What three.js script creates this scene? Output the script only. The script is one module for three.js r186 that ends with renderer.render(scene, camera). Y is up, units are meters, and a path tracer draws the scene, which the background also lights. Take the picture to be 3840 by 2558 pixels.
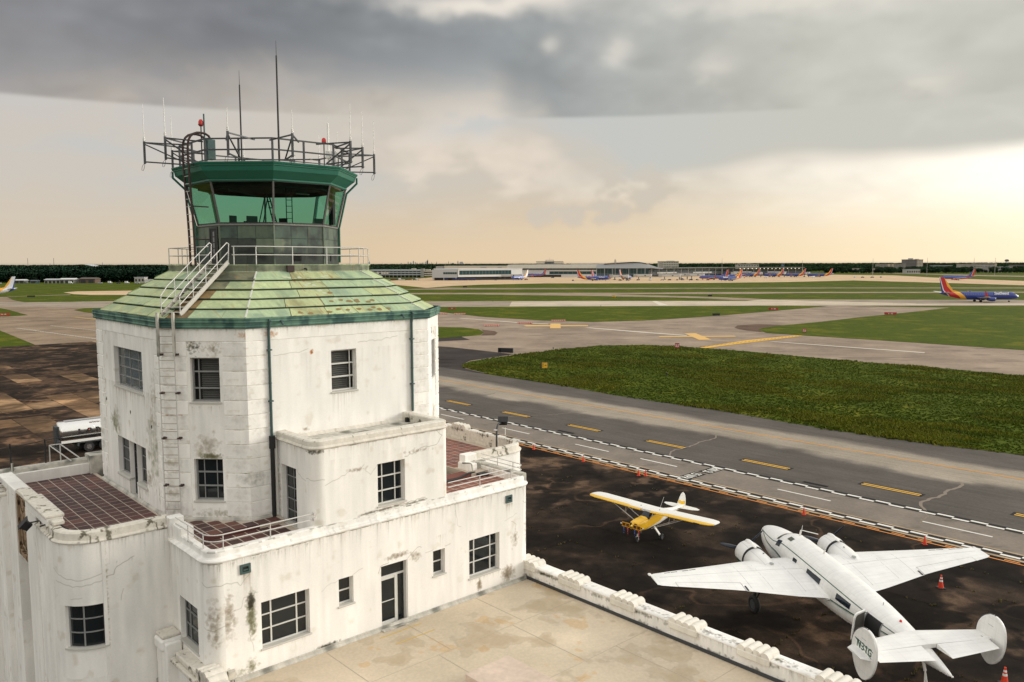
import * as THREE from 'three';
import { mergeGeometries, toCreasedNormals } from 'three/addons/utils/BufferGeometryUtils.js';
import { RoundedBoxGeometry } from 'three/addons/geometries/RoundedBoxGeometry.js';
import { FontLoader } from 'three/addons/loaders/FontLoader.js';
import { TextGeometry } from 'three/addons/geometries/TextGeometry.js';

// ---------------------------------------------------------------- camera, sun, exposure
const scene = new THREE.Scene();
const camera = new THREE.PerspectiveCamera(45.8, 1024 / 682, 0.3, 40000);
camera.position.set(0, 19.6, 0);
camera.rotation.order = 'YXZ';
camera.rotation.set(-0.09477, 0, -0.00241);
const renderer = new THREE.WebGLRenderer({ antialias: true });
renderer.setSize(1024, 682);
renderer.shadowMap.enabled = true;
renderer.toneMapping = THREE.LinearToneMapping;
renderer.toneMappingExposure = 2.0;
const SUN_AZ = 74 * Math.PI / 180, SUN_EL = 15 * Math.PI / 180;      // azimuth is measured to the right of straight ahead
const sun = new THREE.DirectionalLight(new THREE.Color(1.0, 0.93, 0.84), 0.85);
sun.position.set(Math.sin(SUN_AZ) * Math.cos(SUN_EL) * 300, Math.sin(SUN_EL) * 300, -Math.cos(SUN_AZ) * Math.cos(SUN_EL) * 300);
sun.castShadow = true; sun.shadow.radius = 24; sun.shadow.mapSize.set(2048, 2048);
Object.assign(sun.shadow.camera, { left: -120, right: 120, top: 120, bottom: -120, near: 1, far: 900 });
scene.add(sun, sun.target);

// ---------------------------------------------------------------- noise
function rng(seed) { let s = seed >>> 0; return () => { s = (s + 0x6D2B79F5) >>> 0; let t = s; t = Math.imul(t ^ (t >>> 15), t | 1); t ^= t + Math.imul(t ^ (t >>> 7), t | 61); return ((t ^ (t >>> 14)) >>> 0) / 4294967296; }; }
const RT = new Float32Array(65536); { const r = rng(7); for (let i = 0; i < 65536; i++) RT[i] = r(); }
const hash = (x, y) => RT[((x * 157 + y * 7919 + ((x * y) & 255) * 31) & 65535)];
function vn(x, y, px = 0, py = 0) {                       // value noise, tileable with periods px, py
  let xi = Math.floor(x), yi = Math.floor(y); const fx = x - xi, fy = y - yi;
  const u = fx * fx * (3 - 2 * fx), v = fy * fy * (3 - 2 * fy);
  let x1 = xi + 1, y1 = yi + 1;
  if (px) { xi = ((xi % px) + px) % px; x1 = ((x1 % px) + px) % px; }
  if (py) { yi = ((yi % py) + py) % py; y1 = ((y1 % py) + py) % py; }
  const a = hash(xi, yi), b = hash(x1, yi), c = hash(xi, y1), d = hash(x1, y1);
  return a + (b - a) * u + (c - a) * v + (a - b - c + d) * u * v;
}
function fbm(x, y, oct = 5, px = 0, py = 0, gain = 0.5) {
  let s = 0, a = 1, t = 0;
  for (let i = 0; i < oct; i++) { s += a * vn(x + i * 17 * (px ? 0 : 1), y + i * 29 * (py ? 0 : 1), px, py); t += a; a *= gain; x *= 2; y *= 2; px *= 2; py *= 2; }
  return s / t;
}
const clamp = (x, a = 0, b = 1) => Math.min(b, Math.max(a, x));
const sst = (a, b, x) => { const t = clamp((x - a) / (b - a)); return t * t * (3 - 2 * t); };
const mix = (a, b, t) => a + (b - a) * t;
const mix3 = (a, b, t) => [mix(a[0], b[0], t), mix(a[1], b[1], t), mix(a[2], b[2], t)];
const s2l = (c) => (c <= 0.04045 ? c / 12.92 : Math.pow((c + 0.055) / 1.055, 2.4));
const lin = (r, g, b) => [s2l(r / 255), s2l(g / 255), s2l(b / 255)];
const pw = (xs, ys, x) => { let i = 0; while (i < xs.length - 2 && x > xs[i + 1]) i++; const t = sst(xs[i], xs[i + 1], x); return mix(ys[i], ys[i + 1], t); };

// ---------------------------------------------------------------- sky: air and clouds, by azimuth and elevation in degrees
{
  const W = 2048, H = 1024, data = new Float32Array(W * H * 4);
  const EXP = 2.0;
  const horL = lin(198, 181, 156), horM = lin(228, 204, 170), horR = lin(250, 229, 190);
  const midL = lin(186, 178, 168), midM = lin(205, 197, 184), midR = lin(250, 243, 228);
  const topL = lin(168, 166, 166), topM = lin(196, 197, 196), topR = lin(216, 216, 210);
  const dkL = lin(120, 122, 127), dkM = lin(148, 153, 155), dkR = lin(196, 195, 186);
  const puffs = [[2.3, 3.35, .95, .62, .36], [4.05, 3.5, 1.0, .8, .38], [6.9, 4.1, 1.3, 1.25, .38], [8.6, 5.4, 2.0, 1.3, .34], [9.0, 4.4, .8, .7, .22], [-31.4, 5.0, .55, .7, .14], [-29.4, 6.1, .4, .3, .14], [-19, 11.6, 2.6, .9, .10], [-14, 10.6, 1.6, .8, .14]];
  const holes = [[7.4, 14.4, 1.0, .8, .5], [2.6, 14.6, .6, .5, .45], [13.8, 12.6, 1.4, .9, .42], [27.0, 10.8, 1.6, .7, .4], [-12, 17.3, 5, .7, .0], [-1, 17.6, 6, .9, .95], [20, 17.2, 9, 1.2, .5]];
  const bright = [[-3.5, 9.9, 4.5, 1.6, .55], [-18, 12.7, 4, .9, .35], [-20.5, 14.2, 3, .7, .25], [-25, 10.6, 3.6, .6, .25], [-1.5, 8.0, 5.5, 1.6, .4], [1.2, 6.3, 3, 1.3, .32], [-14, 10.6, 5, 1.3, .22], [-7, 7, 3.2, 1, .2], [24, 7.0, 4, .8, .4], [15.5, 6.0, 2.4, .8, .28], [8.6, 6.2, 1.6, .7, .2]];
  for (let j = 0; j < H; j++) {
    const el = ((j + 0.5) / H - 0.5) * 180;
    for (let i = 0; i < W; i++) {
      const k = (j * W + i) * 4; let az = ((i + 0.5) / W - 0.5) * 360 + 90; if (az > 180) az -= 360;
      let c;
      if (el < -1.5) { data[k] = .19 / EXP; data[k + 1] = .16 / EXP; data[k + 2] = .12 / EXP; data[k + 3] = 1; continue; }
      if (el > 24 || az < -40 || az > 44) {                          // smooth parts: a quarter of the resolution will do
        const i4 = i & 3, j4 = j & 3; if ((i4 || j4) && el > 0) { const e = (k - i4 * 4) - j4 * W * 4; if (data[e + 3]) { for (let q = 0; q < 4; q++) data[k + q] = data[e + q]; continue; } }
      }
      if (false) c = 0;
      else {
        const sa = Math.sin(az * Math.PI / 180), ca = Math.cos(az * Math.PI / 180);
        const e0 = Math.max(el, 0), far = 1 / (Math.sin(e0 * Math.PI / 180) + 0.075);
        const X = sa * far * 1.4, Z = ca * far * 1.4;
        const w1 = fbm(X + 31, Z + 7, 5) - 0.5, w2 = fbm(X * 2.1 + 90, Z * 2.1 + 41, 5) - 0.5;
        const q1 = fbm(az * .15 + el * .14 + 50 + w1 * 2, el * .33 - az * .05 + 23 + w2 * .8, 5) - 0.5, q2 = fbm(az * .42 + el * .32 + 11 + w2, el * .78 - az * .17 + 77 + w1, 5) - 0.5, q3 = fbm(az * 1.5 + w2 * 2, el * 2.6 + 5, 4) - 0.5;
        // clear air behind the clouds, warm at the horizon, brightest on the right
        const t = pw([-180, -33, 0, 33, 180], [.55, 0, .5, 1, .55], az), pk = (a, b, d) => (t < .5 ? mix3(a, b, t * 2) : mix3(b, d, t * 2 - 1));
        const a0 = pk(horL, horM, horR), a1 = pk(midL, midM, midR), a2 = pk(topL, topM, topR);
        c = el < 6.5 ? mix3(a0, a1, sst(0.4, 6.5, el + q1 * 1.5)) : mix3(a1, a2, sst(6.5, 15, el + q1 * 4));
        // thin sheets and their lit edges
        const sh = q1 * .36 + q2 * .34 + w2 * .12;
        const amp = sst(1.5, 6, el) * mix(1, .55, t);
        c = c.map((v) => v * (1 + sh * amp * 1.25));
        for (const [pa, pe, sx, sy, g] of bright) { const dx = (az - pa) / sx + q1 * 2.2, dy = (el - pe) / sy + q2 * 2.8, m = Math.exp(-(dx * dx + dy * dy) * .8) * g; if (m > .004) c = mix3(c, lin(232, 218, 202).map((v) => v * mix(.92, 1.12, t)), clamp(m * (1 + q2 * 1.6))); }
        // pale blue gaps
        for (const [pa, pe, sx, sy, g] of [[-2.6, 9.6, 3.2, .8, .5], [-11, 5.4, 4, 1, .28], [-27, 7.2, 4, .5, .3], [-22, 5.0, 5, 1.1, .25]]) { const dx = (az - pa) / sx + q1 * 2, dy = (el - pe) / sy + q2 * 3.2, m = Math.exp(-(dx * dx + dy * dy)) * g; if (m > .004) c = mix3(c, lin(178, 192, 202), clamp(m)); }
        // the dark deck: its lower edge runs down to the right and back up
        const edge = pw([-60, -33, -20, -8, -2, 1, 5, 9, 13, 18, 24, 33, 60], [11.5, 11.2, 11.4, 12.0, 12.2, 10.4, 7.9, 6.5, 6.5, 7.1, 6.8, 6.9, 8], az);
        const soft = pw([-33, -10, 4, 12, 33], [4.5, 3.2, 2.2, 1.0, .6], az);
        const d = (el - edge) + q1 * pw([-33, -8, 5, 14, 33], [8, 4.2, 3.2, 1.0, .8], az) + q2 * pw([-33, -8, 5, 14, 33], [2.6, 1.8, 1.7, .6, .5], az);
        let m = sst(-soft, soft, d) * (1 - .35 * sst(18, 32, el)) * pw([-180, -60, -30, -18, 40, 75, 180], [.45, .5, .72, .97, .97, .4, .45], az);
        const tt = clamp((az + 20) / 40), deep = tt < .5 ? mix3(dkL, dkM, tt * 2) : mix3(dkM, dkR, tt * 2 - 1);
        const lift = pw([-2, 4, 8, 14], [-.04, .03, .10, .24], el - edge) * mix(.25, 1, tt) + (q1 * .6 + q2 * .4) * mix(.8, .5, tt);
        let dc = deep.map((v) => v * (1 + lift));
        for (const [pa, pe, sx, sy, g] of holes) { const dx = (az - pa) / sx + q2 * 1.6, dy = (el - pe) / sy + q1 * 2 + q2 * 1.8, h = Math.exp(-(dx * dx + dy * dy)) * g; if (h > .004) dc = mix3(dc, lin(240, 232, 220), clamp(h)); }
        const side = Math.max(sst(38, 75, az), sst(-38, -75, az)); if (side > 0) c = mix3(c, lin(250, 247, 240).map((v) => v * 1.04), side * .85); if (side > 0) dc = mix3(dc, lin(250, 248, 243).map((v) => v * (1.12 + q1 * .4 + q2 * .2)), side); c = mix3(c, dc, clamp(m));
        for (const [pa, pe, sx, sy, g] of puffs) { const dx = (az - pa) / sx, dy = (el - pe) / sy, rr = dx * dx + dy * dy + q2 * 2.6 + q3 * 3.0, pm = sst(1.5, .3, rr) * g * 1.25; if (pm > .004) c = mix3(c, mix3(lin(174, 166, 157), lin(204, 194, 177), t), clamp(pm * 1.6)); }
        // the sun behind thin cloud beyond the right edge
        let da = az - 76; const gd = Math.sqrt(da * da * .8 + (el - 9) * (el - 9) * 1.5);
        const veil = 1 - .9 * clamp(m) * sst(70, 44, az);
        const gl = (4.5 * Math.exp(-gd * gd / (2 * 12 * 12)) + .6 * Math.exp(-gd * gd / (2 * 24 * 24))) * veil + .16 * Math.exp(-(((az - 35) / 8) ** 2) - (((el - 5.0) / 2.2) ** 2)) * (1 - clamp(m));
        c = [c[0] + gl, c[1] + gl * .94, c[2] + gl * .84];
        if (el > 17) { const up = sst(18, 45, el) * .85; c = mix3(c, lin(255, 254, 250).map((v) => v * (1.12 + q1 * .35)), up); }
      }
      data[k] = c[0] / EXP; data[k + 1] = c[1] / EXP; data[k + 2] = c[2] / EXP; data[k + 3] = 1;
    }
  }
  const sky = new THREE.DataTexture(data, W, H, THREE.RGBAFormat, THREE.FloatType);
  sky.mapping = THREE.EquirectangularReflectionMapping; sky.magFilter = THREE.LinearFilter; sky.minFilter = THREE.LinearFilter; sky.wrapS = THREE.RepeatWrapping; sky.needsUpdate = true;
  scene.background = sky; scene.environment = sky;
}

// ---------------------------------------------------------------- helpers
const counts = {};
function numbered(name) { const n = counts[name] || 0; counts[name] = n + 1; return n ? `${name}_${String(n).padStart(3, '0')}` : name; }
function tag(o, label, category, group) { o.userData.label = label; o.userData.category = category; if (group) o.userData.group = group; return o; }
function thing(name, label, category, pos = [0, 0, 0], turn = 0, group) {
  const o = new THREE.Group(); o.name = numbered(name); o.position.set(...pos); o.rotation.y = turn; scene.add(o); return tag(o, label, category, group);
}
function grp(name, parent) { const g = new THREE.Group(); g.name = name; parent.add(g); return g; }
function mesh(name, geo, mat, parent) {
  const g = Array.isArray(geo) ? merge(geo) : geo;
  const m = new THREE.Mesh(g, mat); m.name = parent === scene ? numbered(name) : name; m.castShadow = m.receiveShadow = true; parent.add(m); return m;
}
function struct(name, geo, mat) { const m = mesh(name, geo, mat, scene); m.userData.kind = 'structure'; return m; }
function copy(o, pos, turn, label) { const c = o.clone(); c.name = numbered(o.name.replace(/_\d\d\d$/, '')); c.userData = { ...o.userData }; if (pos) c.position.set(...pos); if (turn !== undefined) c.rotation.y = turn; if (label) c.userData.label = label; scene.add(c); return c; }
function merge(list) {
  const gs = list.map((g) => { const h = g.index ? g.toNonIndexed() : g; for (const k of Object.keys(h.attributes)) if (!['position', 'normal', 'uv'].includes(k)) h.deleteAttribute(k); if (!h.attributes.uv) h.setAttribute('uv', new THREE.BufferAttribute(new Float32Array(h.attributes.position.count * 2), 2)); return h; });
  return gs.length === 1 ? gs[0] : mergeGeometries(gs);
}
function boxUV(g) {                                                  // uv in metres by the way each face points
  g = g.index ? g.toNonIndexed() : g; const p = g.attributes.position, n = g.attributes.normal, uv = new Float32Array(p.count * 2);
  for (let i = 0; i < p.count; i++) { const x = Math.abs(n.getX(i)), y = Math.abs(n.getY(i)), z = Math.abs(n.getZ(i)); if (y > x && y > z) { uv[2 * i] = p.getX(i); uv[2 * i + 1] = p.getZ(i); } else if (x > z) { uv[2 * i] = p.getZ(i); uv[2 * i + 1] = p.getY(i); } else { uv[2 * i] = p.getX(i); uv[2 * i + 1] = p.getY(i); } }
  g.setAttribute('uv', new THREE.BufferAttribute(uv, 2)); return g;
}
const bb = (x0, y0, z0, x1, y1, z1) => { const g = new THREE.BoxGeometry(Math.abs(x1 - x0), Math.abs(y1 - y0), Math.abs(z1 - z0)); g.translate((x0 + x1) / 2, (y0 + y1) / 2, (z0 + z1) / 2); return boxUV(g); };
const rb = (x0, y0, z0, x1, y1, z1, r = .03, s = 2) => { const g = new RoundedBoxGeometry(x1 - x0, y1 - y0, z1 - z0, s, r); g.translate((x0 + x1) / 2, (y0 + y1) / 2, (z0 + z1) / 2); return boxUV(g); };
const V3 = (a) => new THREE.Vector3(...a);
function rod(p, q, r, seg = 8, r2) {
  const a = V3(p), b = V3(q), d = b.clone().sub(a), L = d.length(); const g = new THREE.CylinderGeometry(r2 === undefined ? r : r2, r, L, seg);
  g.translate(0, L / 2, 0); g.applyQuaternion(new THREE.Quaternion().setFromUnitVectors(new THREE.Vector3(0, 1, 0), d.normalize())); g.translate(...p); return g;
}
function beam(p, q, w, h) {                                          // square bar from p to q
  const a = V3(p), b = V3(q), d = b.clone().sub(a), L = d.length(); const g = new THREE.BoxGeometry(w, h === undefined ? w : h, L);
  const m = new THREE.Matrix4().lookAt(b, a, Math.abs(d.y) / L > .95 ? new THREE.Vector3(1, 0, 0) : new THREE.Vector3(0, 1, 0)); g.applyMatrix4(m); g.translate((p[0] + q[0]) / 2, (p[1] + q[1]) / 2, (p[2] + q[2]) / 2); return boxUV(g);
}
function pipe(pts, r, seg = 24, rad = 6, tension = .5) { return new THREE.TubeGeometry(new THREE.CatmullRomCurve3(pts.map(V3), false, 'catmullrom', tension), seg, r, rad, false); }
function bent(pts, r, rad = 6) { const p = new THREE.CurvePath(); for (let i = 0; i + 1 < pts.length; i++) p.add(new THREE.LineCurve3(V3(pts[i]), V3(pts[i + 1]))); return merge(pts.slice(0, -1).map((a, i) => rod(a, pts[i + 1], r, rad)).concat(pts.slice(1, -1).map((a) => new THREE.SphereGeometry(r, rad, 4).translate(...a)))); }
// a profile [[out, height], ...] swept along a plan path [[x, z], ...]; the outside is on the right hand of the viewer who sees the path run left to right
function sweep(path, prof, closed = false) {
  const n = path.length, rows = [], segs = closed ? n : n - 1; const dir = (i) => { const a = path[i % n], b = path[(i + 1) % n], l = Math.hypot(b[0] - a[0], b[1] - a[1]); return [(b[0] - a[0]) / l, (b[1] - a[1]) / l, l]; };
  let len = 0;
  for (let i = 0; i < (closed ? n + 1 : n); i++) {
    const d0 = i > 0 || closed ? dir((i - 1 + n) % n) : dir(0), d1 = i < n - 1 || closed ? dir(i % n) : dir(n - 2);
    const n0 = [-d0[1], d0[0]], n1 = [-d1[1], d1[0]]; const k = 1 + n0[0] * n1[0] + n0[1] * n1[1], m = [(n0[0] + n1[0]) / k, (n0[1] + n1[1]) / k];
    if (i > 0) len += dir((i - 1 + n) % n)[2];
    const row = { p: path[i % n], m, len }, sharp = n0[0] * n1[0] + n0[1] * n1[1] < .82;
    rows.push(row); if (sharp && i > 0 && i < (closed ? n : n - 1)) rows.push({ ...row, brk: true });
  }
  const pos = [], uv = [], idx = []; const P = prof.length;
  for (let e = 0; e < P; e++) {
    const a = prof[e], b = prof[(e + 1) % P], base = pos.length / 3; const v0 = a[1] + a[0], v1 = b[1] + b[0];
    for (const r of rows) for (const q of [a, b]) { pos.push(r.p[0] + r.m[0] * q[0], q[1], r.p[1] + r.m[1] * q[0]); uv.push(r.len, q === a ? v0 : Math.abs(v1 - v0) < 1e-4 ? v0 + Math.hypot(a[0] - b[0], a[1] - b[1]) : v1); }
    for (let i = 0; i + 1 < rows.length; i++) { if (rows[i + 1].brk) continue; const k = base + i * 2; idx.push(k, k + 1, k + 2, k + 1, k + 3, k + 2); }
  }
  if (!closed) for (const r of [rows[0], rows[rows.length - 1]]) {
    const base = pos.length / 3; for (const q of prof) { pos.push(r.p[0] + r.m[0] * q[0], q[1], r.p[1] + r.m[1] * q[0]); uv.push(q[0], q[1]); }
    const tri = THREE.ShapeUtils.triangulateShape(prof.map((q) => new THREE.Vector2(q[0], q[1])), []); for (const t of tri) r === rows[0] ? idx.push(base + t[0], base + t[2], base + t[1]) : idx.push(base + t[0], base + t[1], base + t[2]);
  }
  const g = new THREE.BufferGeometry(); g.setAttribute('position', new THREE.Float32BufferAttribute(pos, 3)); g.setAttribute('uv', new THREE.Float32BufferAttribute(uv, 2)); g.setIndex(idx); g.computeVertexNormals(); return g.toNonIndexed();
}
const arc = (cx, cz, r, a0, a1, n = 10) => Array.from({ length: n + 1 }, (_, i) => { const a = (a0 + (a1 - a0) * i / n) * Math.PI / 180; return [cx + r * Math.cos(a), cz + r * Math.sin(a)]; });
const wallProf = (z0, z1, t = .3) => [[0, z0], [0, z1], [-t, z1], [-t, z0]];
// a straight wall from P to Q (plan), outer face on the line, with rectangular openings [s0, z0, s1, z1]
function panel(P, Q, z0, z1, holes = [], t = .3) {
  const L = Math.hypot(Q[0] - P[0], Q[1] - P[1]), d = [(Q[0] - P[0]) / L, (Q[1] - P[1]) / L];
  const s = new THREE.Shape([[0, z0], [L, z0], [L, z1], [0, z1]].map((p) => new THREE.Vector2(...p)));
  for (const [a, b, c, e] of holes) s.holes.push(new THREE.Path([[a, b], [a, e], [c, e], [c, b]].map((p) => new THREE.Vector2(...p))));
  const g = new THREE.ExtrudeGeometry(s, { depth: t, bevelEnabled: false, curveSegments: 1 }); g.translate(0, 0, -t);
  const p = g.attributes.position, uv = g.attributes.uv; for (let i = 0; i < p.count; i++) uv.setXY(i, p.getX(i), p.getY(i) - z0);
  g.applyMatrix4(frameOf(P, Q)); return g;
}
function frameOf(P, Q) { const L = Math.hypot(Q[0] - P[0], Q[1] - P[1]), d = [(Q[0] - P[0]) / L, (Q[1] - P[1]) / L]; return new THREE.Matrix4().makeBasis(new THREE.Vector3(d[0], 0, d[1]), new THREE.Vector3(0, 1, 0), new THREE.Vector3(-d[1], 0, d[0])).setPosition(P[0], 0, P[1]); }
const onWall = (P, Q, geo) => { const m = frameOf(P, Q); return (Array.isArray(geo) ? merge(geo) : geo).applyMatrix4(m); };

// ---------------------------------------------------------------- textures
function dtex(w, h, fn, repeat, srgb = true) {                        // fn(x, y) -> [r, g, b] 0..255; it tiles
  const d = new Uint8Array(w * h * 4); for (let j = 0; j < h; j++) for (let i = 0; i < w; i++) { const c = fn(i / w, j / h), k = (j * w + i) * 4; d[k] = clamp(c[0], 0, 255); d[k + 1] = clamp(c[1], 0, 255); d[k + 2] = clamp(c[2], 0, 255); d[k + 3] = 255; }
  const t = new THREE.DataTexture(d, w, h); if (srgb) t.colorSpace = THREE.SRGBColorSpace; t.wrapS = t.wrapT = THREE.RepeatWrapping; t.magFilter = THREE.LinearFilter; t.minFilter = THREE.LinearMipmapLinearFilter; t.generateMipmaps = true; if (repeat) t.repeat.set(...repeat); t.needsUpdate = true; return t;
}
function ctex(c, w, h) { const t = new THREE.CanvasTexture(c); t.colorSpace = THREE.SRGBColorSpace; t.wrapS = t.wrapT = THREE.RepeatWrapping; if (w) t.repeat.set(1 / w, 1 / h); return t; }
// rough surfaces shed little sheen at a grazing view
const std = (o) => new THREE.MeshPhysicalMaterial({ specularIntensity: (o.roughness ?? 1) >= .85 ? .12 : 1, ...o });
const L3 = (r, g, b) => new THREE.Color().setRGB(r, g, b);
// plastered wall w x h metres: base tone, streaks and grain, then marks drawn in metres from the lower left corner
const SB = (() => { const N = 1024, Q = 52, T = N / Q, A = new Float32Array(N * N), B = new Float32Array(N * N); for (let j = 0; j < N; j++) for (let i = 0; i < N; i++) { const x = i / N, y = j / N; const a = fbm(x * 18, y * 12, 4, 18, 12) - .5, b = fbm(x * 98, y * 11, 2, 98, 11) - .5, c = hash(i, j) - .5, e = fbm(x * 43, y * 43, 3, 43, 43); A[j * N + i] = a * .10 + b * .08; B[j * N + i] = sst(.66, .86, e) + c * 1e-9; } return { N, Q, A, B }; })();
function stuccoBase(ctx, W, H, ppm, seed, dirt = 1, base = [235, 232, 226]) {
  const im = ctx.createImageData(W, H), d = im.data, { N, Q, A, B } = SB, ox = (seed * 317) % N, oy = (seed * 211) % N, sc = Q / ppm;
  for (let j = 0; j < H; j++) for (let i = 0; i < W; i++) {
    const p = ((Math.floor((H - j) * sc) + oy) % N) * N + ((Math.floor(i * sc) + ox) % N), st = B[p] * dirt, t = 1 + A[p] * dirt + (hash(i + seed, j) - .5) * .035 - st * .07, k = (j * W + i) * 4;
    d[k] = base[0] * t; d[k + 1] = base[1] * (t - st * .012); d[k + 2] = base[2] * (t - st * .04); d[k + 3] = 255;
  }
  ctx.putImageData(im, 0, 0);
}
function facade(w, h, seed, draw, dirt = 1, ppm = 52, base) {
  const W = Math.round(w * ppm), H = Math.round(h * ppm), c = document.createElement('canvas'); c.width = W; c.height = H; const ctx = c.getContext('2d');
  stuccoBase(ctx, W, H, ppm, seed, dirt, base); ctx.setTransform(W / w, 0, 0, -H / h, 0, H); ctx.lineCap = 'round'; ctx.lineJoin = 'round'; if (draw) draw(ctx, rng(seed + 5));
  return std({ map: ctex(c, w, h), roughness: .9 });
}
const MOLD = '52,50,40', BROWN = '116,102,82', RUST = '156,92,44', OLIVE = '92,90,62';
function drips(ctx, r, x0, x1, z, len, n, col = MOLD, al = .3, wd = .05) { for (let i = 0; i < n; i++) { const x = mix(x0, x1, r()), l = len * (.15 + r() * r() * 1.2), w = wd * (.3 + r()); let y = z; const a = al * (.3 + r() * .7); for (let k = 0; k < 7; k++) { ctx.fillStyle = `rgba(${col},${a * (1 - k / 7) * (.6 + r() * .6)})`; ctx.fillRect(x + (r() - .5) * .015, y - l / 7, w * (1 - k * .07), l / 7 + .004); y -= l / 7; } } }
function patch(ctx, r, cx, cz, rx, rz, n, col = MOLD, al = .12, s = .06) { for (let i = 0; i < n; i++) { const g = () => (r() + r() + r() - 1.5) / 1.2; ctx.fillStyle = `rgba(${col},${al * (.3 + r())})`; ctx.beginPath(); ctx.ellipse(cx + g() * rx, cz + g() * rz, s * (.3 + r()), s * (.4 + r() * 1.4), r() * 3, 0, 7); ctx.fill(); } }
function crack(ctx, r, pts, w = .016, col = '92,82,68', al = .6) {
  ctx.strokeStyle = `rgba(${col},${al})`; ctx.lineWidth = w * .75; ctx.beginPath(); let [x, y] = pts[0]; ctx.moveTo(x, y);
  for (const [X, Y] of pts.slice(1)) { const n = Math.max(2, Math.round(Math.hypot(X - x, Y - y) / .14)); for (let k = 1; k <= n; k++) ctx.lineTo(mix(x, X, k / n) + (k < n ? (r() - .5) * .05 : 0), mix(y, Y, k / n) + (k < n ? (r() - .5) * .07 : 0)); x = X; y = Y; } ctx.stroke();
}
const moldLine = (ctx, r, x0, x1, z, n = 60, al = .3) => { for (let i = 0; i < n; i++) { const x = mix(x0, x1, r()); ctx.fillStyle = `rgba(${MOLD},${al * r()})`; ctx.fillRect(x, z - r() * .06, .08 + r() * .3, .03 + r() * .05); } };
// ---------------------------------------------------------------- shared materials
const stuccoTex = (() => { const c = document.createElement('canvas'); c.width = c.height = 640; const x = c.getContext('2d'); stuccoBase(x, 640, 640, 53, 3, 1); return ctex(c, 12, 12); })();
const dirtyTex = dtex(256, 256, (x, y) => { const a = fbm(x * 6, y * 6, 5, 6, 6), b = fbm(x * 24, y * 24, 3, 24, 24), m = sst(.56, .72, a * .7 + b * .3); const t = 1 + (b - .5) * .16; return [mix(214, 112, m) * t, mix(208, 107, m) * t, mix(196, 94, m) * t]; }, [.45, .45]);
const greyTex = dtex(256, 256, (x, y) => { const a = fbm(x * 5, y * 5, 5, 5, 5), b = fbm(x * 20, y * 20, 3, 20, 20), m = sst(.42, .72, a); const t = 1 + (b - .5) * .25; return [mix(190, 120, m) * t, mix(186, 120, m) * t, mix(176, 112, m) * t]; }, [.4, .4]);
const MT = {
  stucco: std({ map: stuccoTex, roughness: .9 }), coping: std({ map: dirtyTex, roughness: .95 }), greyWall: std({ map: greyTex, roughness: .95 }),
  frame: std({ color: L3(.24, .24, .235), roughness: .5 }), frameW: std({ color: L3(.62, .61, .57), roughness: .5 }), sill: std({ color: L3(.52, .50, .45), roughness: .8 }),
  glass: new THREE.MeshPhysicalMaterial({ color: L3(.012, .016, .018), roughness: .06, ior: 1.5 }), 
  louvre: std({ color: L3(.10, .10, .09), roughness: .6 }), white: std({ color: L3(.74, .72, .68), roughness: .5 }), rail: std({ color: L3(.60, .58, .55), roughness: .5, metalness: .3 }),
  steel: std({ color: L3(.055, .06, .066), roughness: .55, metalness: .2 }), dark: std({ color: L3(.02, .02, .02), roughness: .6 }), black: std({ color: L3(.012, .012, .012), roughness: .7 }), rust: std({ color: L3(.045, .025, .022), roughness: .8 }),
  green: std({ color: L3(.009, .125, .082), roughness: .48 }), greenD: std({ color: L3(.006, .075, .05), roughness: .6 }), pipe: std({ color: L3(.055, .10, .095), roughness: .6, metalness: .2 }),
  red: std({ color: L3(.55, .02, .015), roughness: .35 }), orange: std({ color: L3(.75, .09, .02), roughness: .5 }), yellow: std({ color: L3(.80, .50, .03), roughness: .5 }), rubber: std({ color: L3(.014, .014, .014), roughness: .8 }),
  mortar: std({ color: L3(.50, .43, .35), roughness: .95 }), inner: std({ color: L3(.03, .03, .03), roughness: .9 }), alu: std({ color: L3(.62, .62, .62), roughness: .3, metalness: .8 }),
};
const cuTex = (seed, base, dk, rustA) => { return dtex(256, 256, (x, y) => { const a = fbm(x * 4 + seed, y * 4 + seed, 4), b = fbm(x * 18, y * 3 + seed, 4, 18, 0), c = fbm(x * 30, y * 30, 2, 30, 30), m = sst(.45, .75, a), r = sst(.62, .8, b) * rustA, t = 1 + (b - .5) * .22 + (c - .5) * .1; return [0, 1, 2].map((k) => mix(mix(base[k], dk[k], m), [140, 104, 66][k], r) * t); }, [.4, .4]); };

// ---------------------------------------------------------------- the old terminal with its control tower; x runs along the main facade, z out of it, y up from the roof of the low wing
const HALL = thing('air_terminal', 'white stained art deco air terminal with an octagonal control tower under a green copper roof', 'terminal building', [0.702, 5.1, -36.351], 42.282 * Math.PI / 180);
const P = (name, geo, mat, parent = HALL) => mesh(name, geo, mat, parent);
const GZ = -5.1;                                                     // ground below that roof
const rr = rng(21);
const UC = -7.67, VC = -9.5;
const oct = (R, c) => ({ A: [UC - R + c, VC + R], B: [UC + R - c, VC + R], E: [UC + R, VC + R - c], F: [UC + R, VC - R + c], G: [UC + R - c, VC - R], H: [UC - R + c, VC - R], D: [UC - R, VC - R + c], C: [UC - R, VC + R - c] });
const ring = (R, c) => { const o = oct(R, c); return ['A', 'B', 'E', 'F', 'G', 'H', 'D', 'C'].map((k) => o[k]); };

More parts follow.
